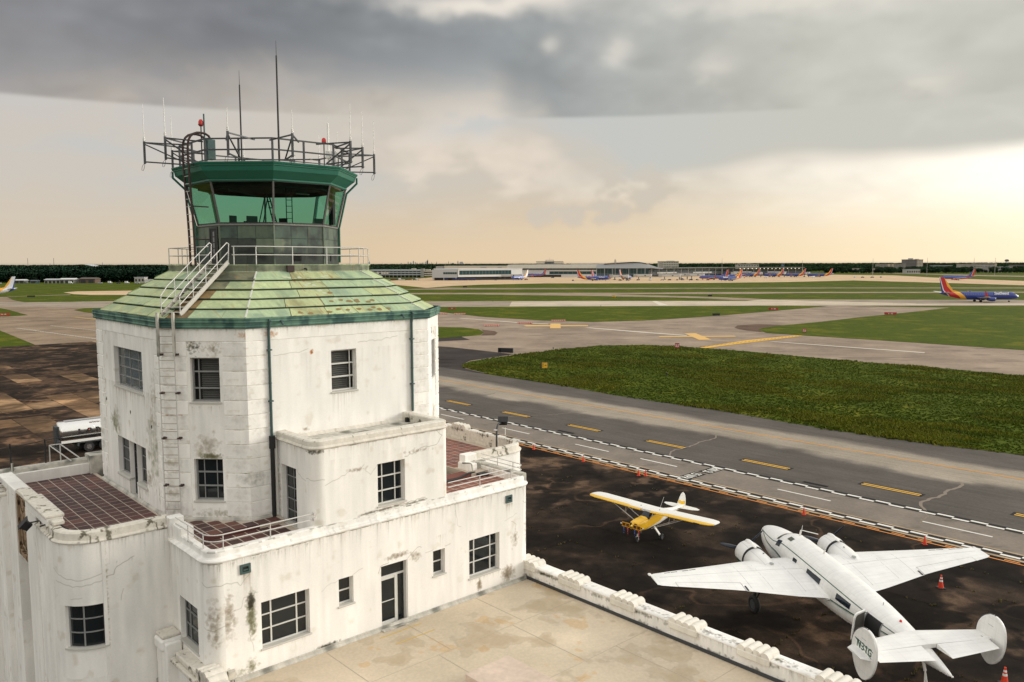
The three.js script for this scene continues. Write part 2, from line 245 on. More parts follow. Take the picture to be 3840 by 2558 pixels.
// a window in the wall P-Q: opening s0,z0..s1,z1; columns and rows as fractions of the opening
function win(Pq, Qq, [s0, z0, s1, z1], cols, rows, o = {}) {
  const w = grp(o.name || 'window', HALL), d = o.depth ?? .2, b = o.bar ?? .032, f = frameOf(Pq, Qq), fr = []; const fm = o.mat || MT.frameW;
  const xs = [0, ...cols, 1].map((t) => mix(s0 + .01, s1 - .01, t)), zs = [0, ...rows, 1].map((t) => mix(z0 + .03, z1 - .01, t));
  const edge = o.edge ?? .055;
  fr.push(bb(xs[0], zs[0], -d - .05, xs[0] + edge, zs.at(-1), -d + .02), bb(xs.at(-1) - edge, zs[0], -d - .05, xs.at(-1), zs.at(-1), -d + .02), bb(xs[0] + edge, zs[0], -d - .05, xs.at(-1) - edge, zs[0] + edge, -d + .02), bb(xs[0] + edge, zs.at(-1) - edge, -d - .05, xs.at(-1) - edge, zs.at(-1), -d + .02));
  xs.slice(1, -1).forEach((x) => fr.push(bb(x - (o.vb ?? b) / 2, zs[0] + edge, -d - .04, x + (o.vb ?? b) / 2, zs.at(-1) - edge, -d + .015)));
  zs.slice(1, -1).forEach((z) => fr.push(bb(xs[0] + edge, z - (o.hb ?? b) / 2, -d - .045, xs.at(-1) - edge, z + (o.hb ?? b) / 2, -d + .022)));
  mesh('frame', merge(fr).applyMatrix4(f), fm, w);
  if (!o.louvre) for (let i = 0; i + 1 < xs.length; i++) for (let j = 0; j + 1 < zs.length; j++) {
    if (o.skip && o.skip(i, j)) continue; const t = (rr() - .5) * .02;
    const g = bb(xs[i] + .01, zs[j] + .01, -d - .03, xs[i + 1] - .01, zs[j + 1] - .01, -d - .018); g.rotateX(0); mesh('pane', g.applyMatrix4(new THREE.Matrix4().multiplyMatrices(f, new THREE.Matrix4().makeRotationY(t * .2))), o.glass || MT.glass, w);
  }
  else { for (let z = z0 + .12; z < z1 - .05; z += .085) { const g = new THREE.BoxGeometry(s1 - s0 - .1 - (o.lgap || 0), .012, .1); g.rotateX(.7); g.translate((s0 + s1) / 2 + (o.lshift || 0), z, -d - .12); mesh('louvre_slat', g.applyMatrix4(f), MT.louvre, w); } mesh('backing', bb(s0 + .01, z0, -d - .22, s1 - .01, z1, -d - .19).applyMatrix4(f), MT.black, w); }
  mesh('sill', rb(s0 - .06, z0 - .05, -d, s1 + .06, z0 + .025, .045, .015).applyMatrix4(f), MT.sill, w);
  return w;
}
const hole = (w) => w.slice();

// ---- lower storey: facade, rounded corners, side walls
const FA = [-14.32, 0], FB = [-.35, 0];
const W1 = { big1: [1.32, .86, 3.20, 2.58], sm1: [4.43, 1.5, 5.07, 2.58], door: [6.33, 0, 7.6, 2.58], sm2: [8.89, 1.5, 9.51, 2.58], big2: [10.83, .86, 12.58, 2.58] };
const facadeMat = facade(14, 4.5, 1, (x, r) => {
  moldLine(x, r, 0, 14, 4.4, 220, .42); drips(x, r, 0, 14, 4.38, 1.1, 190, MOLD, .13, .05); drips(x, r, 0, 14, 4.38, 2.4, 60, BROWN, .07, .12); drips(x, r, .2, 3.2, 4.3, .5, 50, MOLD, .2, .03);
  patch(x, r, .95, 2.2, .16, .9, 260, OLIVE, .17, .06); patch(x, r, .95, 2.75, .12, .35, 140, MOLD, .25, .05); patch(x, r, .15, 2.4, .3, .9, 160, BROWN, .12, .07); patch(x, r, .3, .3, .9, .25, 130, OLIVE, .14, .05); patch(x, r, .9, .4, .15, .4, 70, OLIVE, .12, .05);
  drips(x, r, .6, 1.0, 3.8, 1.5, 24, BROWN, .16, .08); drips(x, r, 12.95, 13.35, 3.75, 1.0, 26, BROWN, .22, .06); patch(x, r, 13.1, .55, .45, .4, 170, BROWN, .14, .07); patch(x, r, 11.4, .45, .12, .3, 70, BROWN, .16, .06); patch(x, r, 13.5, 2.1, .25, .5, 60, BROWN, .12, .06);
  drips(x, r, 10.8, 12.6, .84, .5, 50, OLIVE, .14, .07); drips(x, r, 1.3, 3.2, .84, .4, 40, BROWN, .1, .06); drips(x, r, 9, 9.6, 3.2, .8, 12, BROWN, .14, .05);
  patch(x, r, 7.1, 2.85, .6, .12, 120, BROWN, .16, .05); patch(x, r, 8.0, 2.6, .3, .2, 60, BROWN, .14, .05); patch(x, r, 3.9, .16, .5, .07, 120, MOLD, .2, .04); patch(x, r, 7, .05, 7, .05, 160, MOLD, .2, .04);
  crack(x, r, [[6.2, 2.35], [6.3, 2.6], [6.7, 2.66]], .02); crack(x, r, [[7.6, 2.6], [8.1, 2.95], [8.3, 2.9]], .02); crack(x, r, [[5.05, 2.6], [5.5, 2.75]], .014); crack(x, r, [[4.4, 2.55], [3.9, 2.45], [3.7, 2.3]], .01); crack(x, r, [[0, 3.6], [.5, 3.55], [.6, 3.4], [1.0, 3.85]], .018); crack(x, r, [[.1, 2.5], [.6, 2.6], [.7, 2.95], [1.2, 3.0]], .013);
  crack(x, r, [[8.5, 2.62], [8.9, 2.66]], .014); crack(x, r, [[9.5, 2.66], [9.8, 2.7]], .014); crack(x, r, [[13.3, 2.9], [13.6, 2.7], [13.5, 2.3], [13.6, 1.9]], .016); crack(x, r, [[10.1, 4.1], [10.2, 3.4], [10.4, 3.3]], .012); crack(x, r, [[.9, 2.9], [1.0, 2.2], [.85, 1.6], [1, .9]], .014); crack(x, r, [[12.9, 3.0], [13.65, 3.2]], .01);
}, .8);
P('wall', panel(FA, FB, 0, 4.42, Object.values(W1).map(hole)), facadeMat);
const sideWinH = [.9, .92, 2.56, 2.58];
P('wall', panel([-14.87, -3.56], [-14.87, -.55], GZ, 4.42, [sideWinH]), facade(3, 9.6, 4, (x, r) => { moldLine(x, r, 0, 3, 9.5, 50, .4); drips(x, r, 0, 3, 9.45, 1.2, 40, MOLD, .14); drips(x, r, .9, 2.5, 6, .6, 20, BROWN, .1); }));
const cornerMat = facade(2.2, 4.5, 9, (x, r) => { moldLine(x, r, 0, 2.2, 4.4, 40, .5); drips(x, r, 0, 2.2, 4.38, 1.2, 40, MOLD, .2, .05); patch(x, r, .5, 2.2, .3, 1, 160, BROWN, .13, .06); crack(x, r, [[.05, 3.7], [.3, 3.55], [.9, 3.6]], .018); crack(x, r, [[.1, 2.1], [.5, 2.0], [.95, 2.15]], .014); });
P('wall', sweep(arc(-14.32, -.55, .55, 180, 90, 10), wallProf(0, 4.42)), cornerMat);
P('wall', sweep(arc(-14.32, -.55, .55, 180, 90, 10), wallProf(GZ, -.002)), MT.stucco);
P('wall', sweep([...arc(-.35, -.55, .55, 90, 0, 10), [.2, -3.6]], wallProf(GZ, 4.42)), cornerMat);
const lowPath = [[-14.87, -3.5], ...arc(-14.32, -.55, .55, 180, 90, 10), ...arc(-.35, -.55, .55, 90, 0, 10), [.2, -3.6]];
P('parapet', sweep(lowPath, [[.015, 4.40], [.075, 4.42], [.085, 4.46], [.05, 4.50], [-.06, 4.52], [-.09, 4.56], [-.10, 4.74], [-.14, 4.78], [-.34, 4.785], [-.37, 4.75], [-.37, 4.2], [-.1, 4.2]]), (() => { const c = document.createElement('canvas'); c.width = 1200; c.height = 160; const x = c.getContext('2d'), r = rng(77); stuccoBase(x, 1200, 160, 60, 8, 1.2); x.setTransform(60, 0, 0, -60, 0, 160); return std({ map: (() => { moldLine(x, r, 0, 20, 2.0, 100, .3); patch(x, r, 2, 1.0, 2.4, .5, 300, MOLD, .2, .05); patch(x, r, 10, 1.5, 10, .5, 500, MOLD, .08, .05); return ctex(c, 20, 2.67); })(), roughness: .95 }); })());
// dark weathered strip on the top of the parapet's left end
win(FA, FB, W1.big1, [.23, .77], [.36, .68], { vb: .055, bar: .042 });
win(FA, FB, W1.big2, [.23, .77], [.36, .68], { vb: .055, bar: .042 });
win(FA, FB, W1.sm1, [], [.5], { bar: .05 }); win(FA, FB, W1.sm2, [], [.5], { bar: .05 });
win([-14.87, -3.56], [-14.87, -.55], sideWinH, [.27], [.36, .68], { vb: .06, mat: MT.frame, glass: MT.glass });
{ // door under a transom, side light on the right
  const w = grp('door', HALL), f = frameOf(FA, FB), [s0, , s1, z1] = W1.door, d = .22;
  mesh('frame', merge([bb(s0, 0, -d - .06, s0 + .05, z1, -d + .02), bb(s1 - .06, 0, -d - .1, s1, z1, -.02), bb(s0 + .05, z1 - .05, -d - .06, s1 - .06, z1, -d + .02), bb(s0 + .05, 2.0, -d - .06, s1 - .06, 2.08, -d + .03), bb(s0 + .86, .03, -d - .06, s0 + .9, 2.0, -d + .02)]).applyMatrix4(f), MT.frameW, w);
  mesh('leaf', merge([bb(s0 + .05, .03, -d - .03, s0 + .12, 2.0, -d + .015), bb(s0 + .76, .03, -d - .03, s0 + .86, 2.0, -d + .03), bb(s0 + .12, 1.9, -d - .03, s0 + .76, 2.0, -d + .015), bb(s0 + .12, .03, -d - .03, s0 + .76, .2, -d + .015)]).applyMatrix4(f), MT.frameW, w);
  mesh('pane', bb(s0 + .1, .1, -d - .02, s0 + .78, 1.95, -d - .008).applyMatrix4(f), MT.glass, w); mesh('pane', bb(s0 + .9, .05, -d - .02, s1 - .06, 2.0, -d - .008).applyMatrix4(f), MT.glass, w); mesh('pane', bb(s0 + .05, 2.08, -d - .02, s1 - .06, z1 - .04, -d - .008).applyMatrix4(f), MT.glass, w);
  mesh('push_bar', bb(s0 + .14, 1.0, -d + .0, s0 + .74, 1.03, -d + .03).applyMatrix4(f), MT.frameW, w); mesh('lock_case', rb(s0 + .75, .86, -d + .0, s0 + .82, 1.2, -d + .05, .01).applyMatrix4(f), MT.frameW, w); mesh('threshold', bb(s0 - .1, 0.005, -d - .05, s1 + .35, .05, .3).applyMatrix4(f), MT.greyWall, w);
}
for (const s of [.62, 12.98]) { const v = grp('overflow_vent', HALL), f = frameOf(FA, FB); mesh('frame', merge([bb(s - .03, 3.8, 0, s + .35, 3.88, .05), bb(s - .03, 4.06, 0, s + .35, 4.14, .05), bb(s - .03, 3.88, 0, s + .05, 4.06, .05), bb(s + .27, 3.88, 0, s + .35, 4.06, .05)]).applyMatrix4(f), MT.pipe, v); mesh('flap', bb(s + .05, 3.88, .005, s + .27, 4.06, .012).applyMatrix4(f), MT.black, v); mesh('lip', bb(s + .07, 3.92, .012, s + .25, 3.96, .06).applyMatrix4(f), MT.pipe, v); }
{ const b = grp('junction_box', HALL); mesh('case', rb(-14.32, .2, .5e-2, -14.06, .52, .13, .015), MT.greyWall, b); mesh('conduit', pipe([[-14.2, .2, .07], [-14.22, .08, .1], [-14.12, .06, .12], [-14.1, .16, .09]], .012, 14), MT.steel, b); }

// ---- flat roof of the low wing
const roofTex = dtex(1024, 1024, (x, y) => { const a = fbm(x * 5, y * 5, 5, 5, 5), b = fbm(x * 3 + 9, y * 3 + 4, 4), c = vn(x * 200, y * 200, 200, 200), e = fbm(x * 11, y * 11, 4, 11, 11); const f = fbm(x * 40, y * 40, 3, 40, 40), pud = sst(.57, .66, e + (f - .5) * .08) * .42 + sst(.64, .74, e) * .3; const ed = sst(.56, .60, e) * (1 - sst(.61, .66, e)) * .5; const or = sst(.70, .74, fbm(x * 14, y * 14, 4, 14, 14)); const t = 1 + (a - .5) * .22 + (c - .5) * .05 - ed * .09; return [mix(204 * t, 168, pud * .75), mix(189 * t, 150, pud * .75), mix(166 * t, 124, pud * .78)].map((v, k) => mix(v, [196, 140, 70][k], or * .22)); }, [1 / 14, 1 / 14]);
MT.roof = std({ map: roofTex, roughness: .85 });
P('flat_roof', bb(-15.1, -.3, -.001, .5, 0, 24), MT.roof);
P('roof_seam', merge([[3.2], [7.2], [11.2], [15.2]].map(([v]) => bb(-14.9, .002, v - .012, -.2, .006, v + .012)).concat([-11.2, -7.6, -3.9].flatMap((u, i) => [bb(u, .002, 3.24, u + .03, .007, 7.17), bb(u + 1.7, .002, 7.24, u + 1.73, .007, 11.1), bb(u + .6, .002, .2, u + .63, .007, 3.17)]))), std({ color: L3(.50, .43, .33), roughness: .9 }));
P('roof_marking', merge([bb(-8.47, .001, .56, -6.5, .005, .62), bb(-8.28, .001, 1.38, -6.44, .005, 1.44)]), std({ color: L3(.55, .38, .10), roughness: .8 }));
P('base_flashing', sweep([[-14.9, .02], [-.22, .02]], [[.0, .002], [.14, .002], [.13, .03], [.03, .07], [.03, .14], [0, .15]]), MT.greyWall);
P('base_flashing', sweep([[-.16, 24], [-.16, .1]], [[.0, .002], [.16, .002], [.14, .03], [.03, .07], [.03, .14], [0, .15]]), MT.steel);
{ const h = grp('roof_hatch', HALL); mesh('curb', rb(-8.35, 0.002, 5.7, -6.36, .5, 9.2, .03), std({ map: dtex(128, 128, (x, y) => { const a = fbm(x * 4, y * 4, 4, 4, 4), b = fbm(x * 20, y * 20, 3, 20, 20); const t = 1 + (a - .5) * .12 + (b - .5) * .1; return [206 * t, 187 * t, 170 * t]; }, [.4, .4]), roughness: .9 }), h); }
// parapet of the low wing on the apron side with scalloped blocks every three metres
const capMat = std({ map: stuccoTex, roughness: .95, color: L3(.9, .88, .83) });
P('wing_wall', sweep([[.5, 24], [.5, -.5]], [[0, GZ], [0, .62], [.03, .66], [.0, .70], [-.08, .72], [-.55, .72], [-.63, .70], [-.66, .66], [-.63, .60], [-.63, .02], [-.63, GZ]]), facade(25, 12, 14, (x, r) => { for (let i = 0; i < 25; i++) { drips(x, r, i, i + 1, 11.98, .5, 12, MOLD, .2, .05); patch(x, r, r() * 25, 11.9, .5, .08, 40, MOLD, .2, .04); patch(x, r, r() * 25, .3, .7, .2, 40, MOLD, .2, .05); patch(x, r, r() * 25, 11.5, .4, .12, 20, MOLD, .16, .05); } }, 1.2, 34));
const scal = (v) => { const g = []; for (let k = 0; k < 4; k++) { const c = new THREE.CylinderGeometry(.19, .19, .72, 12, 1).rotateZ(Math.PI / 2); c.translate(.13, .72, v - .45 + k * .31); g.push(boxUV(c)); } g.push(rb(-.25, .45, v - .64, .51, .74, v + .65, .06)); return merge(g); };
for (const v of [.05, 2.83, 5.83, 8.81, 11.82, 14.8, 17.8]) P('scalloped_block', scal(v), capMat);
// wall of the low wing on the street side with its stepped coping
P('wing_wall', panel([-15.1, 0.002], [-15.1, 24], GZ, .62, [[1.0, -2.4, 2.3, -.7], [4, -2.4, 5.3, -.7]], .35), MT.stucco);
win([-15.1, 0], [-15.1, 24], [1.0, -2.4, 2.3, -.7], [.5], [.33, .66], { mat: MT.frame });
P('coping', rb(-15.22, .6, .9, -14.7, .78, 24, .06), MT.coping);
P('wing_wall', panel([-15.1, -3.5], [-15.1, 0], GZ, .5, [], .2), MT.stucco);
{ for (let k = 0; k < 4; k++) { const c = new THREE.CylinderGeometry(.24, .24, .62, 12).rotateZ(Math.PI / 2); c.translate(-14.97, .66 + (k < 3 ? .04 * k : 0), -.1 + k * .28); P('scalloped_block', boxUV(c), MT.coping); } P('coping', rb(-15.3, .5, -2.2, -14.66, .74, -.25, .07), MT.coping); P('coping', rb(-15.42, .34, -2.35, -15.08, .5, -.1, .05), MT.coping); P('pilaster', merge([rb(-15.5, GZ, -3.5, -14.9, .95, -2.5, .08), rb(-15.62, .62, -3.4, -14.8, 1.08, -2.62, .12)]), MT.stucco); P('coping', rb(-15.55, 1.06, -3.38, -14.88, 1.2, -2.66, .06), MT.coping); }

// ---- upper storey box over the facade
const BA = [-10.3, -.12], BB = [-4.75, -.12], boxWin = [2.31, 4.99, 3.60, 6.71];
P('wall', panel(BA, BB, 4.3, 7.72, [boxWin]), facade(5.6, 3.45, 5, (x, r) => { moldLine(x, r, 0, 5.6, 3.38, 80, .35); drips(x, r, 0, 5.6, 3.36, .8, 80, BROWN, .1, .06); drips(x, r, 0, 5.6, 2.9, 2.2, 46, BROWN, .05, .14); crack(x, r, [[0, 1.98], [.6, 2.15], [1.1, 2.35], [1.5, 2.3], [1.7, 2.5]], .016); crack(x, r, [[1.75, 2.25], [2.0, 2.05], [2.31, 2.4]], .013); crack(x, r, [[3.6, 2.5], [4.1, 2.6], [4.5, 2.75], [5.2, 2.75], [5.5, 3.1], [5.2, 3.35]], .02); patch(x, r, 4.3, 2.65, .7, .08, 80, BROWN, .14, .04); patch(x, r, 1.4, 2.35, .5, .06, 50, BROWN, .16, .04); patch(x, r, 2.8, .5, 1.6, .2, 80, BROWN, .07, .07); moldLine(x, r, 1.4, 4.6, .54, 40, .35); crack(x, r, [[1.4, .5], [4.6, .62]], .022); }, .8));
const bxl = [-10.8, -2.95], bq = [-10.8, -.62], boxDoor = [.33, .15, 1.54, 2.46];
P('wall', panel(bxl, bq, 4.3, 7.72, [[.33, 4.45, 1.54, 6.76]]), facade(2.4, 3.5, 6, (x, r) => { drips(x, r, 0, 2.4, 3.36, 1.3, 60, BROWN, .13, .05); patch(x, r, .15, 1.3, .12, 1.4, 80, BROWN, .12, .06); moldLine(x, r, 0, 2.4, 3.4, 40, .4); crack(x, r, [[1.5, 2.5], [2.0, 2.2], [2.4, 2.15]], .014); }));
P('wall', sweep(arc(-10.3, -.62, .5, 180, 90, 10), wallProf(4.3, 7.72)), facade(2, 12, 19, (x, r) => { crack(x, r, [[0, 6.55], [.8, 6.5]], .015); patch(x, r, .4, 7.6, .4, .1, 60, MOLD, .3, .04); drips(x, r, 0, .8, 7.7, .7, 30, BROWN, .12); }));
P('wall', sweep([...arc(-4.75, -.42, .3, 90, 0, 6), [-4.45, -2.95]], wallProf(4.3, 7.72)), MT.stucco);
P('parapet', sweep([[-10.8, -2.95], ...arc(-10.3, -.62, .5, 180, 90, 10), ...arc(-4.75, -.42, .3, 90, 0, 6), [-4.45, -2.95]], [[.0, 7.66], [.055, 7.69], [.07, 7.72], [.04, 7.77], [0.01, 7.79], [.0, 7.96], [-.05, 8.0], [-.34, 8.01], [-.38, 7.97], [-.38, 7.5], [-.1, 7.5]]), MT.coping);
P('flat_roof', bb(-10.6, 7.5, -2.95, -4.6, 7.62, -.3), MT.greyWall);
P('base_flashing', sweep([[-10.4, -2.95], [-4.85, -2.95]], [[0, 7.622], [.16, 7.622], [.13, 7.68], [.03, 7.74], [0, 7.74]]), MT.coping);
P('scupper', bb(-4.95, 7.63, -2.6, -4.825, 7.82, -2.45), MT.black);
win(BA, BB, boxWin, [.24, .72], [.32, .66], { vb: .035, bar: .05, depth: .2 });
{ const w = win(bxl, bq, [.33, 4.45, 1.54, 6.76], [.5], [.2, .4, .6, .8], { name: 'door', bar: .03, mat: MT.frame, glass: MT.glass, depth: .22 }); mesh('handle', rod([-10.58, 5.4, -2.0], [-10.58, 5.5, -2.0], .02), MT.steel, w); }
// ---- octagonal storeys
const O6 = oct(6.55, 2.29), OZ0 = 4.3, OZ1 = 12.12;
const octMain = facade(8.52, 7.8, 11, (x, r) => { drips(x, r, 0, 8.5, 7.75, .9, 130, BROWN, .13, .05); drips(x, r, 0, 8.5, 7.8, .3, 60, MOLD, .2, .03); drips(x, r, 1, 7.6, 6.7, 3, 40, BROWN, .05, .16); crack(x, r, [[1.1, 6.68], [2.2, 6.72], [2.6, 6.85]], .014); crack(x, r, [[4.9, 6.95], [5.6, 7.0], [5.7, 6.95], [6.9, 7.1]], .016); patch(x, r, 2.75, 6.72, .07, .1, 40, RUST, .3, .03); drips(x, r, 3.6, 4.8, 4.9, 1.6, 26, BROWN, .14, .05); patch(x, r, 2.4, 3.6, .12, .06, 26, BROWN, .14, .04); patch(x, r, 2, 3.4, 1.4, .06, 80, BROWN, .07, .05); patch(x, r, .4, 4, .2, 3.4, 160, BROWN, .06, .06); }, .75);
P('wall', panel(O6.A, O6.B, OZ0, OZ1, [[3.62, 9.25, 4.81, 11.0]]), octMain);
const octCh = facade(3.24, 7.8, 12, (x, r) => {
  drips(x, r, 0, 3.24, 7.78, 1.0, 70, BROWN, .16, .05); drips(x, r, 0, 3.2, 7.4, .5, 30, MOLD, .16, .04); patch(x, r, 1.2, 7.1, .3, .35, 90, MOLD, .32, .035); patch(x, r, 1.9, 7.0, .4, .3, 60, BROWN, .16, .05); patch(x, r, 1.7, 2.85, .5, .12, 160, OLIVE, .2, .05); patch(x, r, 1.6, 3.3, .5, .5, 140, BROWN, .1, .07);
  patch(x, r, .25, 4.2, .3, 3, 320, BROWN, .1, .06); drips(x, r, -.05, .1, 4.6, 1.4, 26, RUST, .3, .04); drips(x, r, .48, .66, 4.6, 1.3, 26, RUST, .28, .04); drips(x, r, -.05, .7, 6.6, 1.4, 30, RUST, .16, .04); drips(x, r, .05, .6, 2.7, 1.0, 40, BROWN, .16, .1); patch(x, r, .3, 1.0, .35, .9, 120, '120,116,100', .14, .07);
  drips(x, r, 1.0, 2.2, 4.8, .7, 26, BROWN, .12, .05); patch(x, r, 2.8, 3.6, .35, 1.5, 200, BROWN, .12, .06); patch(x, r, 2.8, 6.0, .3, 1, 120, BROWN, .1, .06); patch(x, r, 3.0, 2.2, .3, .8, 110, OLIVE, .12, .06); patch(x, r, 2, .6, 1.2, .2, 120, OLIVE, .1, .06);
}, 1.15);
P('wall', panel(O6.C, O6.A, OZ0, OZ1, [[1.04, 9.25, 2.18, 10.98], [1.05, 5.38, 2.18, 7.05]]), octCh);
const octL = facade(8.52, 7.8, 13, (x, r) => {
  drips(x, r, 0, 8.5, 7.75, 1, 150, BROWN, .13, .06); drips(x, r, 0, 8.5, 5.1, 2.2, 150, '120,112,92', .13, .1); drips(x, r, 2, 6.2, 4.9, 1.3, 70, BROWN, .13, .08); patch(x, r, 2.2, 3.3, .7, .6, 200, OLIVE, .13, .09); patch(x, r, 7, 2.6, .8, 1.6, 260, OLIVE, .1, .1); patch(x, r, 7.4, 4.6, .7, 1.4, 200, BROWN, .1, .08); patch(x, r, 7.9, 1.0, .5, .6, 120, OLIVE, .14, .08); drips(x, r, 6.2, 8.4, 4.0, 2.6, 60, OLIVE, .12, .1); patch(x, r, 6.2, 1.5, .5, .4, 80, BROWN, .12, .07);
  for (const [a, b] of [[1.0, 4.2], [4.3, 4.0], [6.9, 3.75]]) patch(x, r, a, b, .05, .07, 40, '20,16,12', .6, .03);
}, 1.2);
P('wall', panel(O6.D, O6.C, OZ0, OZ1, [[2.42, 9.25, 6.05, 11.0], [2.4, 5.37, 3.93, 7.03], [3.95, 4.66, 4.9, 7.03], [4.92, 5.37, 6.05, 7.03]]), octL);
P('wall', panel(O6.B, O6.E, OZ0, OZ1, [[1.05, 9.25, 2.2, 11.0]]), octCh);
for (const [a, b] of [['E', 'F'], ['F', 'G'], ['G', 'H'], ['H', 'D']]) P('wall', panel(O6[a], O6[b], OZ0, OZ1), MT.stucco);
win(O6.A, O6.B, [3.62, 9.25, 4.81, 11.0], [.82], [.34, .66], { louvre: true, lgap: .2, lshift: -.11, hb: .06 });
win(O6.C, O6.A, [1.04, 9.25, 2.18, 10.98], [.22], [.3, .68], { louvre: true, lgap: .3, lshift: .12, mat: MT.frame, hb: .055 });
win(O6.C, O6.A, [1.05, 5.38, 2.18, 7.05], [.28, .73], [.335, .67], { vb: .03, hb: .06, mat: MT.frame });
win(O6.D, O6.C, [2.42, 9.25, 6.05, 11.0], [.42, .73], [.26, .5, .75], { mat: MT.frame, depth: .2, glass: new THREE.MeshPhysicalMaterial({ color: L3(.9, .94, .95), transmission: 1, thickness: 0, roughness: .03 }) });
P('window_blind', onWall(O6.D, O6.C, bb(2.5, 9.3, -.42, 6.0, 10.95, -.4)), std({ color: L3(.26, .29, .31), roughness: .9 }));
win(O6.B, O6.E, [1.05, 9.25, 2.2, 11.0], [.3, .7], [.33, .66], { mat: MT.frame });
win(O6.D, O6.C, [2.4, 5.37, 3.93, 7.03], [], [.36, .7], { mat: MT.frame, glass: MT.glass }); win(O6.D, O6.C, [4.92, 5.37, 6.05, 7.03], [], [.36, .7], { mat: MT.frame, glass: MT.glass });
win(O6.D, O6.C, [3.95, 4.66, 4.9, 7.03], [.5], [.25, .5, .8], { name: 'door', mat: MT.steel, glass: MT.glass, vb: .06 });
for (const [s0, s1] of [[2.3, 3.93], [4.92, 6.15]]) P('sill', onWall(O6.D, O6.C, rb(s0, 5.25, -.1, s1, 5.37, .06, .02)), MT.sill);
P('door_jamb', onWall(O6.D, O6.C, merge([rb(3.72, 4.63, 0, 3.93, 5.3, .05, .02), rb(4.92, 4.63, 0, 5.12, 5.3, .05, .02)])), MT.stucco);
{ // quoin blocks round every corner and the band under the gutter
  const o = ['C', 'A', 'B', 'E', 'F', 'G', 'H', 'D']; const nb = { C: ['D', 'A'], A: ['C', 'B'], B: ['A', 'E'], E: ['B', 'F'], D: ['H', 'C'] };
  const q = [0, 1, 2].map((k) => facade(2, .6, 60 + k, (x, r) => { patch(x, r, 1 + (r() - .5), .3, .7, .25, 26, BROWN, .06, .08); drips(x, r, 0, 2, .6, .4, 10, BROWN, .08, .05); }, 1.2, 60));
  const qd = [0, 1].map((k) => facade(2, .6, 70 + k, (x, r) => { patch(x, r, .6 + r(), .3, .7, .3, 80, '110,106,92', .07, .08); drips(x, r, 0, 2, .6, .5, 16, MOLD, .07, .05); }, 1.6, 60));
  for (const k of Object.keys(nb)) {
    const c = O6[k], a = O6[nb[k][0]], b = O6[nb[k][1]]; const un = (p) => { const l = Math.hypot(p[0] - c[0], p[1] - c[1]); return [c[0] + (p[0] - c[0]) / l * .92, c[1] + (p[1] - c[1]) / l * .92]; };
    for (let i = 0; i < 12; i++) { const z1 = 11.575 - .567 * i, z0 = Math.max(4.66, z1 - .567 + .034) + (i === 11 ? 0 : 0); P('quoin', sweep([un(a), c, un(b)], [[0, z0], [.03, z0 + .012], [.03, z1 - .012], [0, z1], [-.04, z1], [-.04, z0]]), i > 7 && rr() < .75 ? qd[i % 2] : q[Math.floor(rr() * 3)]); }
  }
  P('band', sweep(ring(6.55, 2.29), [[0, 11.6], [.018, 11.615], [.018, 12.11], [-.05, 12.11], [-.05, 11.6]], true), facade(46, .55, 66, (x, r) => { drips(x, r, 0, 46, .55, .45, 420, BROWN, .2, .05); drips(x, r, 0, 46, .55, .2, 200, MOLD, .3, .03); patch(x, r, 1, .3, .4, .12, 50, RUST, .2, .04); }, 1, 36));
}
P('base_flashing', sweep([[-14.3, -13.6], O6.C, O6.A, [-11.05, -2.95]], [[0, 4.6], [.1, 4.6], [.09, 4.68], [.02, 4.74], [0, 4.75]]), MT.greyWall);
// gutter round the eaves, downpipes
MT.gutter = std({ map: dtex(256, 128, (x, y) => { const a = fbm(x * 8, y * 3, 4, 8, 3), b = fbm(x * 30, y * 6, 3, 30, 6), m = sst(.48, .7, a); const t = 1 + (b - .5) * .3; return [mix(88, 50, m) * t, mix(122, 84, m) * t, mix(106, 78, m) * t]; }, [.25, .6]), roughness: .7 });
P('gutter', sweep(ring(6.55, 2.29), [[.0, 12.08], [.10, 12.10], [.13, 12.16], [.10, 12.2], [.12, 12.28], [.16, 12.34], [.13, 12.38], [.15, 12.44], [.15, 12.49], [.11, 12.49], [.08, 12.3], [-.22, 12.26], [-.22, 12.08]], true), MT.gutter);
for (let k = 0; k < 8; k++) P('gutter_strap', beam([UC - 3.2 + k * .92 + (k % 3) * .1, 12.5, VC + 6.62], [UC - 3.2 + k * .92 + .08, 12.47, VC + 6.4], .035, .012), MT.gutter);
for (const [u, zb] of [[-11.03, 7.8], [-4.33, 8.0]]) { const d = grp('downpipe', HALL); mesh('pipe', merge([rod([u, 12.35, -2.78], [u, 12.0, -2.87], .06), rod([u, 12.0, -2.87], [u, zb, -2.87], .055), rod([u, 9.9, -2.87], [u, 9.96, -2.87], .065), rod([u - .04, 12.37, -2.78], [u + .04, 12.37, -2.78], .07)]), MT.pipe, d); for (const z of [11.2, 9.2]) mesh('strap', bb(u - .09, z, -2.95, u + .09, z + .05, -2.8), MT.pipe, d); if (zb < 8) { mesh('lower_pipe', rod([u, zb, -2.86], [u, 4.6, -2.86], .085, 10), MT.black, d); mesh('collar', rod([u, 7.35, -2.86], [u, 7.85, -2.86], .12, 10), MT.black, d); } }
for (const [u, v] of [[-10.55, -2.8], [-4.9, -2.8]]) P('overflow_spout', merge([rod([u, 12.33, v - .1], [u, 12.3, v + .14], .05), rod([u, 12.3, v + .1], [u, 12.2, v + .17], .045)]), MT.pipe);

